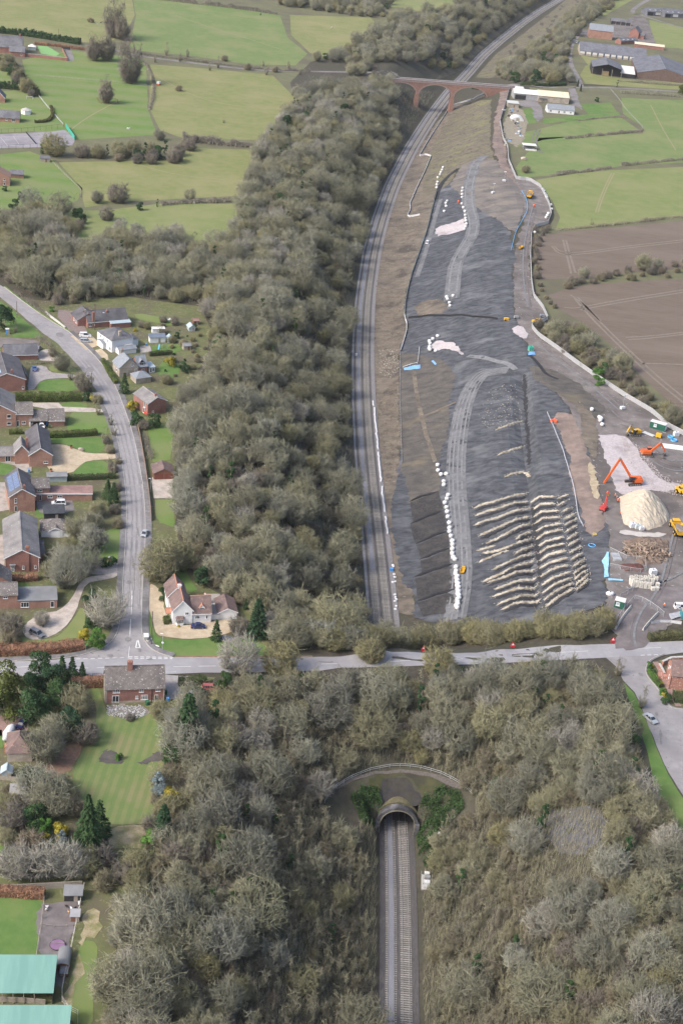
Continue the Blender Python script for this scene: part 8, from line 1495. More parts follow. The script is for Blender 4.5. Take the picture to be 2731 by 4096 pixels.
# ------------------------------------------------------------------ single trees and shrubs (photo base, kind, scale, label)
for px,key,s,nm,lab,cat in(((1027,2545),'darkcone',.98,'conifer','tall dark conifer right of the white house garage','tree'),((864,2560),'spruce_s',.95,'conifer','small cone-shaped conifer before the white house','tree'),((957,2528),'brown0',1.0,'shrub','round russet shrub before the white garage','shrub'),((982,2436),'spruce_s',.5,'cypress','slim dwarf cypress behind the white garage','tree'),((806,2340),'ever1',.9,'evergreen_shrub','dark evergreen behind the glass conservatory','shrub'),((652,2400),'greenbush',1.0,'evergreen_shrub','clipped green bush left of the white house porch','shrub'),((648,2372),'greenbush',.9,'evergreen_shrub','small green bush up the gravel drive','shrub'),((716,2508),'gold',.35,'flowering_shrub','little yellow-green shrub under the bay window','shrub'),((425,2505),'pale0',1.06,'bare_tree','pale spreading bare tree on the junction corner','tree'),((645,2310),'olive1',1.55,'bare_tree','olive-twigged tree overhanging the village road','tree'),((715,2270),'olive0',1.3,'bare_tree','second olive tree behind the road-side one','tree'),((368,2195),'wood2',1.12,'bare_tree','great spreading oak-like tree before the triple garage','tree'),((270,2345),'wood1',.98,'bare_tree','bare tree overhanging the drive by the brick gable','tree'),((345,2290),'wood4',.72,'bare_tree','smaller bare tree by the brick gate pier','tree'),((167,2500),'pale1',.52,'bare_tree','small pale orchard tree on the round drive','tree'),((42,2545),'brown1',1.3,'shrub','brown bare shrub left of the parked grey car','shrub'),((300,2150),'wood3',.7,'bare_tree','bare tree close before the white garage doors','tree'),((332,2556),'gold',1.3,'golden_shrub','golden-yellow shrub in the junction corner','shrub'),((378,2590),'laurel',1.2,'laurel_bush','bright green laurel in the junction corner','shrub'),((358,2515),'ever1',.6,'evergreen_shrub','dark holly behind the golden shrub','shrub'),((365,2420),'ever1',.8,'evergreen_shrub','dark clipped evergreen beside the curving drive','shrub'),((415,2265),'ever1',.5,'evergreen_shrub','round dark bush left of the gate pier','shrub'),((444,2268),'greenbush',1.4,'evergreen_shrub','round dark bush right of the gate pier','shrub'),((432,1995),'spruce_s',1.05,'conifer','dark conifer beside the road hedge end','tree'),((455,2020),'spruce_s',1.15,'conifer','second dark conifer beside the road hedge end','tree'),((395,1660),'pole0',.85,'birch_tree','slender birch by the carport drive entrance','tree'),((420,1768),'pole1',.9,'birch_tree','slender pale birch beside the lower clipped hedge end','tree'),((442,1876),'pole2',.85,'birch_tree','slender pale birch at the gravel drive mouth','tree'),((456,1742),'pole0',.8,'birch_tree','dark slim tree on the verge by the lower hedge','tree'),((455,1885),'brown0',.6,'shrub','low russet shrub at the gravel drive mouth','shrub'),((340,1562),'brown1',1.35,'bare_tree','dense rounded grey-brown tree at the oval lawn end','tree'),((248,1482),'wood0',.72,'bare_tree','tall thin bare tree by the blue car drive','tree'),((283,1520),'pole1',.8,'bare_tree','slim bare tree at the oval lawn edge','tree'),((215,1425),'scrub0',.9,'shrub','bare shrub by the annexe drive','shrub'),((346,1604),'ever1',.55,'evergreen_shrub','clipped dark dome at the end of the long hedge','shrub'),((378,1608),'gold',1.1,'golden_shrub','yellow conifer beside the dark clipped dome','shrub'),((392,1612),'olive2',.6,'shrub','olive shrub behind the yellow conifer','shrub'),((498,1572),'spruce_s',1.15,'conifer','grey-green conifer between stone and brick houses','tree'),((524,1640),'gold',1.6,'variegated_shrub','large yellow-green variegated shrub by the road','shrub'),((545,1700),'ever1',.85,'evergreen_shrub','dark spreading shrub before the square brick house','shrub'),((615,1708),'ever1',.85,'evergreen_shrub','dark shrub right of the red cover','shrub'),((575,1715),'brown0',.7,'shrub','brown shrub between the two dark shrubs','shrub'),((684,1468),'gold',1.7,'golden_conifer','golden pointed conifer on the stone house lawn','tree'),((20,1320),'ever0',1.25,'evergreen_tree','big dark holm-like tree at the left road bend','tree'),((62,1330),'pole0',.7,'bare_tree','thin bare tree by the blue toilet','tree'),((208,1245),'laurel',.55,'evergreen_shrub','green shrub at the head of the white stone wall','shrub'),((655,1290),'brown0',.6,'shrub','domed brown shrub on the bungalow lawn','shrub'),((700,1300),'brown1',.7,'shrub','russet shrub beside the bungalow lawn','shrub'),((540,1325),'gold',.6,'shrub','yellowish shrub beside the glass lean-to','shrub'),((590,1315),'olive0',.45,'shrub','olive shrub border below the bungalow lawn','shrub'),((640,1330),'olive1',.4,'shrub','small olive shrub above the caravan roof','shrub'),((730,1480),'ever1',.6,'evergreen_shrub','dark green shrub at the wood edge by the lawn','shrub'),((660,1520),'scrub1',.6,'shrub','bare shrub below the stone house lawn','shrub'),((25,2868),'yconifer',1.25,'conifer','broad yellow-green conifer at the left frame edge','tree'),((145,2895),'ever0',1.15,'evergreen_tree','largest dark green evergreen left of the cottage','tree'),((200,2772),'ever0',.95,'evergreen_tree','bluish evergreen beside the main road','tree'),((130,2790),'ever0',.9,'evergreen_tree','dark evergreen between yellow conifer and road','tree'),((225,2830),'ever0',.85,'evergreen_tree','dark dull evergreen behind the russet hedge','tree'),((250,2722),'spruce_s',1.1,'conifer','thin dark conifer on the main road bank','tree'),((290,2716),'spruce_s',1.0,'conifer','second thin conifer on the main road bank','tree'),((330,2712),'spruce_s',.72,'conifer','small lone conifer beside the main road','tree'),((160,2690),'ever1',1.0,'evergreen_tree','brownish yew on the far verge of the main road','tree'),((310,2850),'olive1',1.0,'shrub','olive-yellow shrub behind the cottage lawn neck','shrub'),((290,2940),'ever0',.85,'evergreen_tree','deep green evergreen by the leaf bed','tree'),((345,2965),'brown0',1.1,'shrub','grey domed bare shrub at the lawn edge','shrub'),((300,2790),'ever1',.7,'evergreen_shrub','green shrub at the end of the russet hedge','shrub'),((185,3045),'wood3',1.05,'bare_tree','broad brownish bare tree beside the hipped cottage','tree'),((225,2960),'wood0',.8,'bare_tree','bare tree rising behind the hipped cottage','tree'),((135,3155),'ever1',1.0,'evergreen_shrub','grey-green domed shrub below the greenhouse','shrub'),((352,3412),'spruce',1.05,'spruce_tree','large layered spruce at the foot of the striped lawn','tree'),((398,3345),'spruce_s',1.45,'spruce_tree','smaller spruce behind the large one','tree'),((145,3312),'ever1',1.0,'evergreen_shrub','round dark yew left of the large spruce','shrub'),((200,3305),'laurel',.7,'laurel_bush','blue-green shrub beside the dark yew','shrub'),((168,3338),'laurel',.8,'laurel_bush','light green shrub below the dark yew','shrub'),((243,3350),'gold',1.5,'golden_conifer','golden column conifer beside the large spruce','tree'),((255,3385),'bluesp',.6,'conifer','blue-green conifer below the golden column','tree'),((185,3360),'gold',.8,'golden_shrub','yellow shrub in the rough garden','shrub'),((60,3510),'pale0',.85,'bare_tree','silver bare tree above the hen run lawn','tree'),((140,3505),'pale1',.9,'bare_tree','second silver bare tree above the hen run','tree'),((215,3500),'pale0',.92,'bare_tree','third silver bare tree above the hen run','tree'),((300,3500),'pale1',.95,'bare_tree','silver bare tree above the black hen house','tree'),((60,3300),'brown1',1.3,'shrub','grey thicket at the left of the rough garden','shrub'),((120,3400),'scrub0',1.2,'shrub','pale thicket below the rough garden','shrub'),((210,3210),'wood1',.6,'bare_tree','bare fruit tree beside the striped lawn','tree'),((290,3250),'scrub1',1.1,'shrub','bare thicket left of the striped lawn','shrub'),((250,3160),'olive2',.6,'shrub','olive shrub at the leaf bed end','shrub'),((20,3240),'gold',.9,'golden_shrub','mottled yellow shrub at the left garden edge','shrub'),((640,3195),'bluesp',1.0,'blue_conifer','blue-grey conifer on the right of the striped lawn','tree'),((682,3225),'gold',1.9,'golden_shrub','bright yellow shrub behind the blue-grey conifer','shrub'),((652,3362),'darkcone',.82,'conifer','dark blue conifer at the lawn corner','tree'),((607,3388),'laurel',1.0,'laurel_bush','bright green bush below the dark blue conifer','shrub'),((748,2990),'darkcone',1.28,'conifer','tall dark conifer beside the flat garage','tree'),((690,3060),'ever1',.9,'evergreen_shrub','dark green shrub right of the striped lawn','shrub'),((640,2865),'olive0',.7,'shrub','olive shrub left of the flat garage','shrub'),((520,2880),'brown0',.4,'shrub','brown shrub in the rockery','shrub'),((478,3040),'laurel',.45,'shrub','small pale green shrub in the left flower bed','shrub'),((375,243),'dark0',1.45,'bare_tree','tall dark tree, left of the trio by the orchard lane','tree'),((427,243),'dark0',1.6,'bare_tree','tall dark tree, middle of the trio by the orchard lane','tree'),((520,332),'bigdark',1.35,'bare_tree','massive dark multi-stemmed tree in the orchard corner','tree'),((455,150),'bigdark',1.3,'bare_tree','tall dark tree across the lane from the orchard','tree'),((425,412),'dark0',1.3,'bare_tree','lone tree in a railed square in the orchard','tree'),((490,160),'dark0',1.5,'bare_tree','dark tree behind the massive orchard corner tree','tree'),((388,812),'wood0',.72,'bare_tree','lone thin tree in the lower left field','tree'),((470,808),'brown0',1.9,'bare_tree','wide dark thicket tree in the lower left field','tree'),((760,800),'wood1',.5,'bare_tree','small tree on the low field hedge','tree'),((895,492),'pole0',.55,'sapling','lone sapling in the middle field','sapling'),((715,364),'scrub0',1.0,'shrub','bare bush in the middle field','shrub'),((365,90),'scrub1',1.0,'shrub','bare bush by the horses','shrub'),((1065,300),'pole1',1.2,'bare_tree','bare lane-side tree by the fork of lane and wood','tree'),((620,250),'pole2',1.0,'bare_tree','thin bare tree standing in the lane hedge','tree'),((840,282),'pole0',.9,'bare_tree','slim bare tree midway along the lane hedge','tree'),((215,622),'olive1',1.7,'bare_tree','olive-brown tree overhanging the tennis court','tree'),((180,615),'ever1',1.0,'evergreen_tree','dark evergreen at the tennis court corner','tree'),((330,628),'brown0',1.5,'shrub','dark thicket right of the tennis court','shrub'),((390,630),'olive0',1.1,'bare_tree','olive tree in the middle left hedge line','tree'),((430,625),'ivyc',.8,'ivy_clad_tree','dark ivy-clad stump in the hedge line','tree'),((490,630),'olive2',1.2,'bare_tree','pale olive tree in the hedge line','tree'),((545,634),'ever1',.9,'evergreen_tree','dark holly in the hedge line','tree'),((580,640),'ivyc',1.15,'ivy_clad_tree','ivy-clad tree in the hedge line','tree'),((660,640),'ivyc',1.3,'ivy_clad_tree','tallest ivy-clad tree at the hedge corner','tree'),((640,560),'wood2',.8,'bare_tree','grey bare tree above the hedge corner','tree'),((690,650),'brown1',1.5,'shrub','dark thicket at the hedge corner','shrub'),((610,640),'brown0',1.2,'shrub','brown thicket between the ivy-clad trees','shrub'),((85,800),'ever1',.7,'evergreen_shrub','dark green bush below the orange brick house patio','shrub'),((20,765),'ever1',.5,'evergreen_shrub','clipped dark bush on the patio edge','shrub'),((215,890),'wood1',.85,'bare_tree','ivy-green bare tree left of the lower field','tree'),((140,860),'olive1',1.0,'bare_tree','olive bare tree in the lower garden','tree'),((60,900),'wood3',.8,'bare_tree','bare tree at the lower garden wall','tree'),((320,870),'ever1',.8,'evergreen_shrub','dark bush at the lower field gate','shrub'),((430,880),'brown1',1.3,'shrub','grey thicket below the lower field','shrub'),((560,840),'ever1',.7,'evergreen_shrub','green bush on the lower field hedge','shrub'),((630,828),'ivyc',.5,'evergreen_shrub','small dark pointed bush on the lower hedge','shrub'),((250,960),'wood0',.8,'bare_tree','bare tree at the field strip corner','tree'),((480,940),'pale0',.8,'bare_tree','pale bare tree rising from the field strip','tree'),((700,950),'pale1',.9,'bare_tree','pale bare tree at the strip beside the wood','tree'),((2308,348),'cypress',.55,'cypress','left of two slim cypresses by the lane fork','tree'),((2320,366),'cypress',.55,'cypress','right of two slim cypresses by the lane fork','tree'),((2384,408),'ever1',.6,'evergreen_shrub','round dark bush in the rough plot','shrub'),((2140,338),'ever0',1.35,'evergreen_tree','dark evergreen beside the bridge end','tree'),((2055,332),'ever1',1.4,'evergreen_tree','smaller evergreen beside the bridge end','tree'),((2210,330),'olive0',1.3,'bare_tree','olive tree behind the cream roofed workshop','tree'),((2465,350),'ivyc',.7,'ivy_clad_tree','ivy-clad stump by the lane below the hay barn','tree'),((2722,378),'yconifer',.8,'conifer','green conifer at the right end of the lane','tree'),((2100,690),'scrub0',1.1,'shrub','bare thicket by the site fence near the canopy','shrub'),((2365,905),'pole1',.7,'bare_tree','thin bare tree in the hedge above the ploughed field','tree'),((2408,1500),'ever1',.9,'evergreen_shrub','dark evergreen in the scrub beside the ploughed field','shrub'),((2385,1512),'laurel',1.0,'evergreen_shrub','bright green bush in the scrub beside the field','shrub'),((2395,1545),'laurel',.9,'evergreen_shrub','green bush close to the site fence','shrub'),((2545,2960),'pole2',1.0,'bare_tree','thin ivy-foot tree leaning over the side road','tree'),((2470,2700),'pole1',.95,'bare_tree','fine-twigged tree at the side road mouth','tree'),((2560,2830),'pole0',.9,'bare_tree','bare tree with ivy foot on the side road bank','tree'),((2660,2812),'greenbush',1.2,'evergreen_shrub','round clipped dark bush on the side road corner','shrub'),((2655,2792),'gold',.7,'golden_shrub','orange-yellow shrub behind the clipped round bush','shrub'),((2640,2742),'gold',.6,'golden_shrub','yellow shrub beside the block path','shrub'),((2605,2670),'gold',.45,'golden_shrub','small orange shrub by the give way line','shrub'),((2600,2690),'greenbush',.9,'evergreen_shrub','low green bush beside the block path','shrub'),((2590,2670),'laurel',.4,'evergreen_shrub','low shrub bed at the side road corner','shrub'),((2648,2780),'laurel',.5,'evergreen_shrub','mid green shrub along the side road kerb','shrub'),((1480,2640),'olive0',1.0,'bare_tree','olive tree on the verge over the tunnel','tree'),((1760,2690),'olive2',1.25,'bare_tree','round olive crown standing over the main road','tree'),((950,2690),'pale0',1.15,'bare_tree','pale fan-shaped tree overhanging the main road','tree'),((1120,2690),'olive1',1.2,'bare_tree','golden-twigged tree beside the main road','tree')):
 plant(key,gp(*px),lab,nm,s,None,None,cat)
# ------------------------------------------------------------------ hedge wood north of the main road, scrub beside the works
def band(poly,dmin,seed,keys,s0,s1,nm,lab,cat,group,):
 for x,y in poisson(densify(np.vstack([gpl(poly),gpl(poly)[:1]])[:,:2],15),dmin,seed):plant(keys[RNG.integers(len(keys))],(x,y,float(hz(x,y))),lab,nm,RNG.uniform(s0,s1),None,group,cat)
band([(1110,2572),(1450,2560),(1700,2550),(2000,2534),(2300,2512),(2440,2492),(2466,2540),(2300,2558),(2000,2576),(1700,2592),(1450,2602),(1180,2606)],4.2,71,['olive0','olive1','olive2','olive0','olive1','wood2'],.72,1.0,'willow_tree','olive twigged willow in the thick hedge above the main road','tree','willows above the main road')
band([(2150,1305),(2200,1330),(2290,1300),(2420,1420),(2540,1530),(2660,1640),(2760,1720),(2760,1752),(2660,1684),(2520,1590),(2400,1512),(2300,1446),(2210,1382),(2160,1345)],4.6,72,['scrub0','brown0','brown1','olive0','wood0','scrub1'],.55,.95,'bare_thicket','bare thicket between the site fence and ploughed field','thicket','thickets beside the ploughed field')
band([(2128,930),(2200,918),(2160,960),(2150,1100),(2190,1190),(2230,1240),(2180,1230),(2138,1180),(2128,1050)],5.0,73,['scrub0','brown0','brown1'],.4,.75,'bare_thicket','low thicket along the fence corner of the ploughed field','thicket','thickets at the ploughed corner')
band([(2240,1145),(2330,1108),(2500,1085),(2745,1062),(2745,1110),(2500,1122),(2360,1136),(2260,1168)],6.0,74,['scrub0','scrub1','brown0','wood0'],.6,1.0,'hedge_thicket','bare hedgerow bush between the two ploughed fields','thicket','hedge bushes between ploughed fields')
band([(640,215),(1180,272),(1260,300),(1230,320),(1150,300),(900,282),(640,240)],16.0,75,['pole0','pole1','scrub0','pole2'],.7,1.3,'lane_bush','thin bare bush in the verge of the upper lane','bush','verge bushes along the upper lane')
band([(1390,240),(1480,235),(1500,300),(1400,310)],7.0,76,['wood0','olive0','brown0'],.7,1.0,'bare_tree','bare tree at the lane end near the bridge wood','tree','trees at the lane end')
band([(-30,960),(300,955),(560,950),(560,990),(200,990),(-30,990)],8.0,77,['pale0','wood0','olive0','brown1'],.6,.9,'bare_tree','bare tree along the upper edge of the village wood','tree','trees on the upper wood edge')
band([(640,3060),(700,3050),(690,3250),(640,3350),(560,3480),(520,3480),(600,3380)],5.0,78,['olive0','brown0','scrub0'],.6,.9,'bare_thicket','thicket between striped lawn and wood','thicket','thickets beside the striped lawn')
band([(330,3480),(480,3420),(520,3500),(470,3640),(400,3650),(350,3620)],4.6,79,['brown0','brown1','scrub0','olive2'],.7,1.0,'bare_thicket','brown thicket between hen run and wood','thicket','thickets beside the hen run')
band([(10,3130),(100,3210),(280,3130),(330,3200),(300,3300),(120,3260),(20,3460),(-20,3460)],5.0,80,['brown0','scrub0','wood1','olive2'],.5,.85,'bare_thicket','bare thicket in the overgrown garden below the greenhouse','thicket','thickets in the overgrown garden')
band([(285,612),(420,606),(560,616),(700,628),(735,590),(760,560),(780,570),(740,640),(640,660),(420,645),(300,640)],7.5,81,['brown0','brown1','olive0','ever1','scrub1'],.9,1.35,'hedge_thicket','dark thicket in the hedge line right of the tennis court','thicket','thickets right of the tennis court')
band([(20,255),(60,270),(110,350),(150,380),(120,390),(60,330),(10,280)],6.0,82,['brown1','ever1','olive1'],.8,1.3,'hedge_thicket','mixed evergreen thicket left of the orchard','thicket','thickets left of the orchard')
band([(545,1295),(700,1300),(790,1320),(830,1420),(760,1500),(700,1530),(640,1540),(690,1420),(620,1315),(545,1320)],4.6,83,['brown0','olive0','olive2','ever1','greenbush','scrub0'],.25,.6,'garden_shrub','small garden shrub in the plots behind villa and stone house','shrub','shrubs behind villa and stone house')
band([(400,1660),(450,1700),(470,1800),(490,1900),(480,1990),(450,1985),(440,1900),(425,1770)],6.5,84,['brown0','scrub0','pole1','scrub2'],.45,.75,'verge_shrub','bare shrub on the left verge of the village road','shrub','shrubs on the village road verge')
band([(290,2060),(470,2040),(480,2110),(380,2130),(300,2120)],6.0,85,['wood2','brown0','scrub0'],.5,.8,'garden_thicket','bare garden thicket between solar house and triple garage','thicket','thickets by the triple garage')
band([(60,830),(240,830),(340,880),(300,950),(0,950),(-20,870)],6.5,86,['olive0','brown0','wood1','ever1','scrub0'],.6,1.0,'garden_thicket','thicket in the gardens above the village wood','thicket','thickets above the village wood')
band([(300,2300),(330,2250),(300,2200),(220,2200),(180,2260),(190,2330),(260,2360)],6.0,87,['wood1','scrub0','olive1'],.5,.8,'garden_thicket','thicket before the long grey roofed brick house','thicket','thickets before the long roofed house')
band([(-20,2440),(60,2490),(90,2570),(-20,2590)],5.5,88,['brown0','scrub1'],.6,.9,'garden_thicket','brown thicket left of the round gravel drive','thicket','thickets left of the round drive')
band([(950,2735),(1350,2728),(1560,2720),(1900,2706),(2200,2694),(2290,2690),(2290,2722),(1900,2738),(1560,2756),(950,2770)],5.5,89,['olive0','olive1','olive2','scrub0','ivyc'],.5,.75,'roadside_tree','olive tree overhanging the lower edge of the main road','tree','trees along the lower main road edge')
# ------------------------------------------------------------------ street furniture and garden things
m_polew=M('pole_timber',(.10,.08,.065),(.14,.115,.09),2.0)
def pole(label,px,h,arms=True):
 t=thing('telegraph_pole',label,'telegraph pole',gp(*px));MB().cyl((0,0,-.3),.15,h+.3,8,.11).build('mast',m_polew,t)
 if arms:MB().box(-.7,.7,-.05,.05,h-.5,h-.38).build('cross_arm',m_polew,t)
 MB().box(-.12,.12,-.2,-.13,1.8,2.2).build('plate',m_galv,t)
pole('dark telegraph pole on the grass of the white house corner',(606,2578),10.5,False);pole('telegraph pole at the oval lawn end',(366,1566),7.5,False);pole('telegraph pole beside the grey car drive bungalow',(380,1318),11.0);pole('telegraph pole on the upper road verge',(69,1270),7.0,False);pole('dark leaning pole at the site entrance barrier',(2463,2514),5.0,False);pole('pale pole in the hedge behind the walled garden',(236,163),9,False)
lp=thing('lamp_post','grey street lamp post with round white sign on the corner lawn','lamp post',gp(650,2602));MB().cyl((0,0,-.2),.08,5.6,8,.05).build('column',m_galv,lp);MB().cbox((-.35,0,5.35),(.8,.22,.14)).build('lantern',m_lamp,lp);MB().cyl((0,-.12,2.6),.32,.04,16,axis='Y').build('round_sign',m_upvc,lp)
lp=thing('lamp_post','thin lamp post beside the timber garage drive','lamp post',gp(602,1968));MB().cyl((0,0,-.2),.07,5.0,8,.05).build('column',m_galv,lp);MB().cbox((-.3,0,4.85),(.7,.2,.12)).build('lantern',m_lamp,lp)
def low_sign(label,px,ang,w=1.1):
 t=thing('street_name_sign',label,'street sign',gp(*px)+Vector((0,0,.1)),R(ang));MB().box(-w/2,w/2,-.03,.03,.45,.75).build('plate',m_upvc,t)
 for s in(-1,1):MB().box(s*w*.35-.04,s*w*.35+.04,.0,.06,0,.6).build('post',m_trim,t)
low_sign('low white street name sign on the corner lawn edge',(630,2592),-25);low_sign('low white street name sign under the junction laurel',(407,2576),20)
ps_=thing('parish_sign','small green-white sign on a post by the beech hedge','sign',gp(344,2606));MB().cyl((0,0,-.1),.05,2.2,6).build('post',m_galv,ps_);MB().box(-.25,.25,-.05,-.02,1.8,2.2).build('plate',M('sign_green',(.10,.25,.16)),ps_)
gc_=thing('utility_cabinet','flat white topped utility cabinet on the corner pavement','cabinet',gp(585,2556)+Vector((0,0,.2)),R(12));MB().box(-.6,.6,-.9,.9,0,1.0).build('body',M('cabinet_body',(.35,.37,.36)),gc_);MB().box(-.66,.66,-.96,.96,1.0,1.08).build('top',m_upvc,gc_)
bn=thing('litter_bin','round concrete planter beside the utility cabinet','planter',gp(594,2566)+Vector((0,0,.2)));MB().cyl((0,0,0),.5,.5,14,.45).build('tub',m_conc,bn);MB().cyl((0,0,.45),.38,.1,12).build('soil',m_clay_brown,bn)
gt=thing('gate_pier','brick gate pier with pale cap beside the drive','gate pier',gp(440,2252));MB().box(-.35,.35,-.35,.35,-.1,1.9).build('shaft',m_brick,gt);MB().box(-.45,.45,-.45,.45,1.9,2.05).build('cap',m_conc,gt)
def bin_(label,px,mat):
 t=thing('wheelie_bin',label,'bin',gp(*px)+Vector((0,0,.1)),R(15));MB().add([(-.25,-.3,0),(.25,-.3,0),(.25,.3,0),(-.25,.3,0),(-.32,-.38,1.0),(.32,-.38,1.0),(.32,.38,1.0),(-.32,.38,1.0)],[(3,2,1,0),(0,1,5,4),(1,2,6,5),(2,3,7,6),(3,0,4,7)]).build('body',mat,t);MB().box(-.34,.34,-.4,.42,1.0,1.08).build('lid',mat,t);MB().cyl((-.3,.32,.1),.1,.6,8,axis='X').build('wheel',m_tyre,t)
m_gbin=M('green_bin',(.04,.13,.07));bin_('dark green bin at the right end of the cottage',(664,2778),m_gbin);bin_('blue lidded bin beside the cottage drive',(671,2806),m_blue);bin_('blue bin behind the square brick house',(600,1652),m_blue);bin_('second blue bin behind the square brick house',(606,1653),m_blue);bin_('blue bin in the carport',(189,1700),m_blue);bin_('green bin before the carport garage',(200,1712),m_gbin);bin_('blue bin at the end wall of the villa',(585,1384),m_blue);bin_('blue box behind the solar house patio',(118,1890),m_blue)
tarp('red cover over something behind the dark shrubs',[(575,1655),(612,1655),(610,1664),(578,1666)],M('red_cover',(.62,.05,.04)),1.0)
# walls and fences
def wall_line(label,pts,w,h,mat,name='garden_wall',cap=None):
 P=gpl(pts);t=thing(name,label,'wall',tuple(P[0]))
 for a,b in zip(P[:-1],P[1:]):
  a_,b_=Vector(a-P[0]),Vector(b-P[0]);MB().bar(a_+Vector((0,0,h/2)),b_+Vector((0,0,h/2)),w,h).build('wall_length',mat,t)
  if cap:MB().bar(a_+Vector((0,0,h+.05)),b_+Vector((0,0,h+.05)),w+.12,.1).build('coping',cap,t)
wall_line('white painted low stone wall by the upper road',[(183,1251),(205,1270),(232,1290),(262,1314)],.5,.8,M('painted_stone',(.50,.48,.44),(.62,.60,.56),2.0));wall_line('red brick wall around the walled garden',[(98,226),(180,234),(272,244)],.5,2.2,m_brick,cap=m_conc);wall_line('red brick wall of the garden drive',[(272,244),(250,200)],.4,1.6,m_brick);wall_line('red brick wall beside the flecked house',[(2645,2664),(2680,2648),(2745,2645)],.6,1.6,m_brickf,cap=m_conc);wall_line('brick porch wall of the flecked house',[(2632,2668),(2648,2696),(2652,2706)],.5,1.2,m_brickf,cap=m_conc);wall_line('weathered board fence across the gap between green sheds',[(-10,4006),(95,4010),(183,4018)],.15,1.3,m_woodg,'board_fence');wall_line('weathered board fence above the red hedge',[(-10,3560),(70,3562),(330,3548)],.12,1.7,m_woodg,'board_fence')
def panel_fence(label,pts,h,mat,gap=1.8,name='panel_fence'):
 P=densify(gpl(pts)[:,:2],.3);d=np.concatenate([[0],np.cumsum(np.linalg.norm(np.diff(P,axis=0),axis=1))]);n=int(d[-1]/gap)+1;st=np.linspace(0,d[-1],n);X=np.interp(st,d,P[:,0]);Y=np.interp(st,d,P[:,1]);Z=hz(X,Y);o3=Vector((X[0],Y[0],Z[0]));t=thing(name,label,'fence',tuple(o3))
 for i in range(n-1):a,b=Vector((X[i],Y[i],Z[i]+h/2))-o3,Vector((X[i+1],Y[i+1],Z[i+1]+h/2))-o3;MB().bar(a,b,.06,h).build('panel',mat,t);MB().box(a.x-.06,a.x+.06,a.y-.06,a.y+.06,a.z-h/2-.1,a.z+h/2+.1).build('post',mat,t)
panel_fence('brown timber panel fence along the right pavement',[(553,1712),(566,1780),(580,1860),(593,1950),(603,2040),(606,2085)],1.5,M('fence_timber',(.24,.17,.13),(.30,.22,.17),2.0));panel_fence('green windbreak fence at the tennis court end',[(264,510),(280,532),(299,560)],2.6,M('green_windbreak',(.05,.34,.26),(.07,.38,.29),1.0));panel_fence('dark boarded double gate by the garden drive',[(248,196),(282,200)],2.0,m_blackw,3.0,'yard_gate');panel_fence('dark fence around the round greenhouse plot',[(0,3120),(70,3124)],1.2,m_woodg)
rail_fence('wire_fence','wire fence on pale posts left of the hen run',[(178,3600),(168,3690),(156,3770),(146,3838)],m_woodg,1.5,(.4,.9,1.4),.03,2.4,.07);rail_fence('wire_fence','wire fence on pale posts right of the hen run',[(337,3552),(328,3590),(308,3690),(287,3788),(269,3880),(251,3948),(246,4015),(278,4048),(318,4056),(312,4100)],M('pale_post',(.50,.48,.44),(.58,.56,.52),2.0),1.5,(.4,.9,1.4),.03,2.4,.07);rail_fence('rail_fence','white rail fence beside the curved far lawn hedge',[(152,380),(200,440),(254,500)],m_whitep,1.1,(.5,1.0),.06,3.0,.07);rail_fence('post_fence','wooden post fence between garden and lower field',[(212,652),(260,700),(300,738),(328,762),(322,790)],m_woodg,1.2,(.5,1.0),.06,3.0,.09);rail_fence('court_fence','thin wire fence behind the tennis court',[(-20,535),(120,528),(255,512)],m_trim,2.6,(2.5,),.05,4.0,.06);rail_fence('court_fence','thin wire fence before the tennis court',[(-20,600),(150,592)],m_trim,2.6,(2.5,),.05,4.0,.06);rail_fence('orchard_rail','pale rail fence across the orchard',[(140,304),(250,312),(370,322),(470,330),(585,342)],M('pale_rail',(.34,.35,.27),(.40,.41,.33),1.0),1.1,(.5,1.0),.05,4.0,.07);rail_fence('tree_rail','square rail around the lone orchard tree',[(388,395),(400,415),(475,417),(470,400),(388,395)],m_wood,1.0,(.5,.95),.06,3.0,.07,smooth=0);rail_fence('tennis_net','tennis net across the hard court',[(105,532),(145,578)],m_trim,1.0,(1.0,),.05,3.0,.06,None,(.1,.95),'net',0,meshmat=m_trim);rail_fence('run_divider','low rail dividing the hen run',[(170,3702),(182,3704),(230,3710),(268,3708)],m_woodg,.6,(.5,),.05,2.0,.06);rail_fence('field_rail','white rail fence down the paddock boundary',[(2440,360),(2475,400),(2500,440),(2560,500),(2572,520)],M('grey_rail',(.40,.40,.38)),1.1,(.5,1.0),.05,3.5,.07);rail_fence('junction_rail','low metal guard rail at the main road behind the cottage',[(372,2706),(400,2706),(418,2705)],m_slateb,1.0,(.5,.95),.05,1.5,.05)
paint([((-10,548),(180,545)),((-10,585),(150,580)),((0,546),(32,584)),((55,547),(78,578)),((180,545),(210,578))],.12,.17,name='court_line')
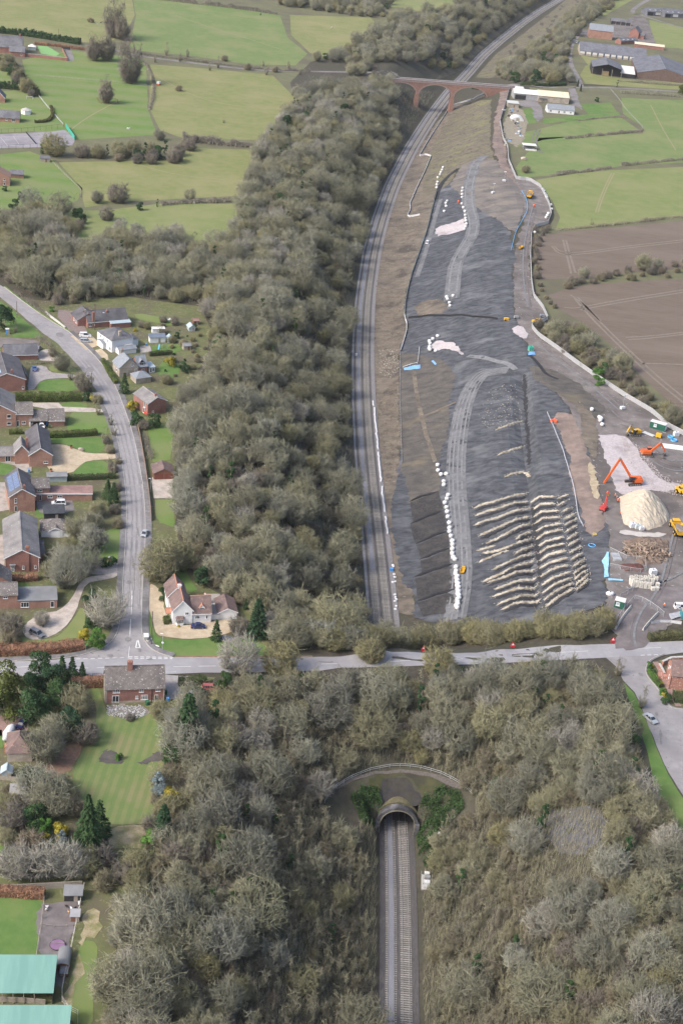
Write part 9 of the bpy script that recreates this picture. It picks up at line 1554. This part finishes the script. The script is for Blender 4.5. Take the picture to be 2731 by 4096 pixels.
# play things and garden gear
sw=thing('swing_set','small A-frame garden swing with blue slide on the shed lawn','swing',gp(658,1394),R(24));MB().bar((-1.1,-.6,0),(-.9,0,2.0),.07).bar((-1.1,.6,0),(-.9,0,2.0),.07).bar((1.1,-.6,0),(.9,0,2.0),.07).bar((1.1,.6,0),(.9,0,2.0),.07).bar((-.9,0,2.0),(.9,0,2.0),.08).build('frame',m_galv,sw);MB().box(-.3,.3,-.1,.1,.5,.56).bar((-.3,0,.55),(-.3,0,2.0),.03).bar((.3,0,.55),(.3,0,2.0),.03).build('seat',m_trim,sw);MB().bar((-2.6,-.8,.1),(-1.9,.6,1.6),.5,.08).build('slide',m_bluep,sw)
gl_=thing('goal_frame','white garden goal frame on the far left lawn','goal',gp(120,398),R(10));MB().bar((-2,0,0),(-2,0,2),.12).bar((2,0,0),(2,0,2),.12).bar((-2,0,2),(2,0,2),.12).bar((-2,0,2),(-2,1.8,0),.1).bar((2,0,2),(2,1.8,0),.1).bar((-2,1.8,0),(2,1.8,0),.1).build('frame',m_upvc,gl_);MB().add([(-2,.02,2),(2,.02,2),(2,1.8,.02),(-2,1.8,.02)],[(0,1,2,3)]).build('net',M('goal_net',(.7,.7,.7),alpha=.25),gl_)
tr=thing('trampoline','purple round trampoline mat with frame in the hen run','trampoline',gp(231,3784));MB().cyl((0,0,.35),1.45,.08,20).build('mat',M('purple_mat',(.22,.13,.22),(.26,.16,.26),1.0),tr);MB().tube([(1.5*math.cos(a),1.5*math.sin(a),.38)for a in np.linspace(0,6.283,25)],.06,6,False).build('rim',m_trim,tr)
for a in range(4):MB().cyl((1.3*math.cos(a*1.57+.8),1.3*math.sin(a*1.57+.8),0),.04,.36,6).build('leg',m_galv,tr)
MB().bar((-1.4,.8,.4),(-1.4,.8,1.7),.06).bar((1.4,.8,.4),(1.4,.8,1.7),.06).bar((-1.4,.0,1.0),(1.4,.0,1.0),.05).build('guard_bar',m_woodg,tr)
hb=thing('horse_feeder','small white and orange trailer in the middle field','trailer',gp(635,340),R(80));MB().box(-1.6,1.6,-1.0,1.0,.4,1.1).build('lower_body',m_or,hb);MB().box(-1.6,1.6,-1.0,1.0,1.1,2.4).build('upper_body',m_cab,hb);MB().cyl((0,-1.1,.35),.35,2.2,10,axis='Y').build('wheel',m_tyre,hb)
bc=thing('beehives','pair of small white boxes on the orchard grass','boxes',gp(512,516));MB().box(-.5,.4,-.4,.4,0,.9).build('box',m_cab,bc);MB().box(.7,1.5,-.4,.4,0,1.1).build('box',m_galv,bc)
fs=thing('patio_set','white garden table and chairs on the bungalow lawn','table set',gp(674,1284));MB().cyl((0,0,0),.1,.7,6).cyl((0,0,.7),.7,.06,12).build('table',m_upvc,fs)
for i in range(5):a=i*1.25;MB().cbox((1.2*math.cos(a),1.2*math.sin(a),.4),(.5,.5,.08),a).cbox((1.42*math.cos(a),1.42*math.sin(a),.65),(.06,.5,.5),a).build('chair',m_upvc,fs)
pn=thing('garden_pond','dark covered pond beside the small conifer','pond',gp(905,2556));MB().prism([(2.2*math.cos(a)*(1+.1*math.sin(3*a)),1.1*math.sin(a))for a in np.linspace(0,6.28,16)[:-1]],.1,.3).build('water',M('pond_net',(.10,.12,.17),rough=.2),pn);MB().prism([(2.6*math.cos(a),1.4*math.sin(a))for a in np.linspace(0,6.28,16)[:-1]],.05,.16).build('edging',m_stonew,pn)
bd=thing('garden_bench','pale bench against the cottage wall','bench',gp(490,2826),R(13));MB().box(-.8,.8,-.2,.2,.4,.46).build('seat',m_woodg,bd);MB().box(-.8,.8,.15,.2,.46,.9).build('backrest',m_woodg,bd)
for x in(-.7,.7):MB().box(x-.05,x+.05,-.2,.2,0,.4).build('leg',m_woodg,bd)
wb=thing('water_butt','dark green water tank by the cottage wall','water butt',gp(589,2818));MB().cyl((0,0,0),.55,1.0,12,.6).build('tub',m_gbin,wb);MB().cyl((0,0,1.0),.62,.06,12).build('lid',m_gbin,wb)
for px,lab in(((186,1786),'terracotta pot at the gravel drive top corner'),((205,1888),'terracotta pot at the gravel drive lower corner'),((286,1794),'terracotta pot on the gravel drive edge')):
 t=thing('plant_pot',lab,'plant pot',gp(*px));MB().cyl((0,0,.1),.35,.7,10,.5).build('pot',m_terra,t);obj('foliage',leaf_cloud(8,[(0,0,.9,.4)],90,.14,m_priv,'foliage'),t)
for px,lab,s in(((325,1802),'pale boulder beside brown shrub on the front lawn',1.2),((2094,640),'pile of stones on the field edge by the fence',2.4)):
 tag(MB().lump((0,0,0),(1.6*s,1.0*s,.8*s),seed=4,rough=.2).build('boulder',m_stonew,loc=gp(*px)),lab,'boulder')
scatter('rockery_stones','white limestone rocks laid on the cottage rockery',[[(425,2822),(560,2822),(592,2850),(570,2872),(500,2880),(430,2862)]],260,.08,.28,M('white_rock',(.42,.42,.42),(.55,.55,.56),1.5),12,.15)
# scrap yard by the fence
_js=np.random.default_rng(21);_jm=[m_tinw,m_woodg,m_bluesheet,m_steel,m_track,m_cabg]
for i in range(26):
 x,y=2012+_js.uniform(0,80),440+_js.uniform(0,150)
 if x-2012>60 and y<500:x-=40
 t=thing('scrap_pile','jumbled scrap lying in the yard beside the site fence','scrap',gp(x,y),_js.uniform(0,6),'scrap in the yard by the fence');MB().box(-_js.uniform(.5,1.6),_js.uniform(.5,1.6),-.7,.7,0,_js.uniform(.4,1.4)).build('crate',_jm[i%6],t);MB().bar((-1.5,-.6,.2),(1.5,.8,_js.uniform(.5,1.2)),.25).build('beam',_jm[(i+2)%6],t)
# ------------------------------------------------------------------ animals
HV=[(0,0,1.15),(.35,0,1.2),(-.45,0,1.2),(.7,0,1.35),(1.05,0,1.8),(1.2,0,1.95),(1.5,0,1.75),(-.7,0,1.05),(-.8,0,.55)]+[(.42,.16,.95),(.44,.17,.55),(.40,.17,.06),(.42,-.16,.95),(.36,-.17,.55),(.42,-.17,.06),(-.5,.17,.95),(-.62,.18,.55),(-.52,.18,.06),(-.5,-.17,.95),(-.56,-.18,.55),(-.5,-.18,.06)]
HE=[(0,1),(0,2),(1,3),(3,4),(4,5),(5,6),(2,7),(7,8),(1,9),(9,10),(10,11),(1,12),(12,13),(13,14),(2,15),(15,16),(16,17),(2,18),(18,19),(19,20)]
HR=[(.3,.33),(.3,.34),(.3,.32),(.2,.24),(.13,.17),(.12,.14),(.07,.08),.06,.04]+[.12,.07,.06]*2+[.15,.08,.06]*2
def horse(label,px,ang,mat):
 t=thing('horse',label,'horse',gp(*px)+Vector((0,0,.05)),R(ang));obj('body',figure(HV,HE,HR,[mat],lambda c:0),t);MB().bar((.75,0,1.6),(1.1,0,2.05),.05,.2).build('mane',m_trim,t)
 for s in(-1,1):MB().cyl((1.12,s*.07,2.0),.05,.16,5,.01).build('ear',mat,t)
m_hb=M('black_horse',(.02,.018,.018));m_hg=M('grey_horse',(.55,.53,.50));horse('black horse with a grey one in the top left field',(405,95),10,m_hb);horse('pale grey horse beside the black one',(392,102),190,m_hg);horse('dark horse alone below the top hedge',(1042,62),60,m_hb);horse('white horse alone in the far top field',(1325,114),30,m_hg)
HNV=[(0,0,.28),(.12,0,.30),(.2,0,.42),(.24,0,.5),(-.14,0,.36),(-.24,0,.46)];HNE=[(0,1),(1,2),(2,3),(0,4),(4,5)];HNR=[(.13,.14),(.10,.11),.055,.05,(.08,.09),.03]
hen_w=figure(HNV,HNE,HNR,[M('white_feathers',(.75,.74,.72))],lambda c:0);hen_b=figure(HNV,HNE,HNR,[M('black_feathers',(.03,.03,.03))],lambda c:0);hen_r=figure(HNV,HNE,HNR,[M('buff_feathers',(.45,.28,.16))],lambda c:0);_cm=MB().cyl((.24,0,.54),.03,.06,5,.01).mesh('comb',m_tail);_lg=MB().cyl((.02,.05,0),.015,.2,5).cyl((.02,-.05,0),.015,.2,5).mesh('legs',m_ye)
for i,(x,y,me,lab)in enumerate(((189,3634,hen_w,'white hen by the left wire of the run'),(185,3646,hen_w,'white hen by the left wire of the run'),(286,3640,hen_w,'white hen beside the small coop'),(319,3615,hen_w,'white hen at the right wire of the run'),(317,3622,hen_w,'white hen at the right wire of the run'),(266,3632,hen_b,'black hen in the upper run'),(302,3640,hen_b,'black hen above the small coop'),(276,3655,hen_r,'buff hen left of the small coop'))):
 t=thing('hen',lab,'hen',gp(x,y)+Vector((0,0,.13)),R(i*70),'hens in the run');t.scale=(1.5,1.5,1.5);obj('body',me,t);obj('comb',_cm,t);obj('legs',_lg,t)
# ------------------------------------------------------------------ the air
hzm=bpy.data.materials.new('haze_air');hzm.use_nodes=True;hn=hzm.node_tree.nodes;hn.remove(hn['Principled BSDF']);pv=hn.new('ShaderNodeVolumePrincipled');pv.inputs['Color'].default_value=(.97,.975,1,1);pv.inputs['Density'].default_value=HAZE;pv.inputs['Anisotropy'].default_value=.2;hzm.node_tree.links.new(pv.outputs[0],hn['Material Output'].inputs['Volume'])
hb_=MB().box(-6500,6500,-500,9500,-4,260).build('haze',hzm);tag(hb_,'thin pale winter haze filling the air over the whole place','haze',None,'stuff')
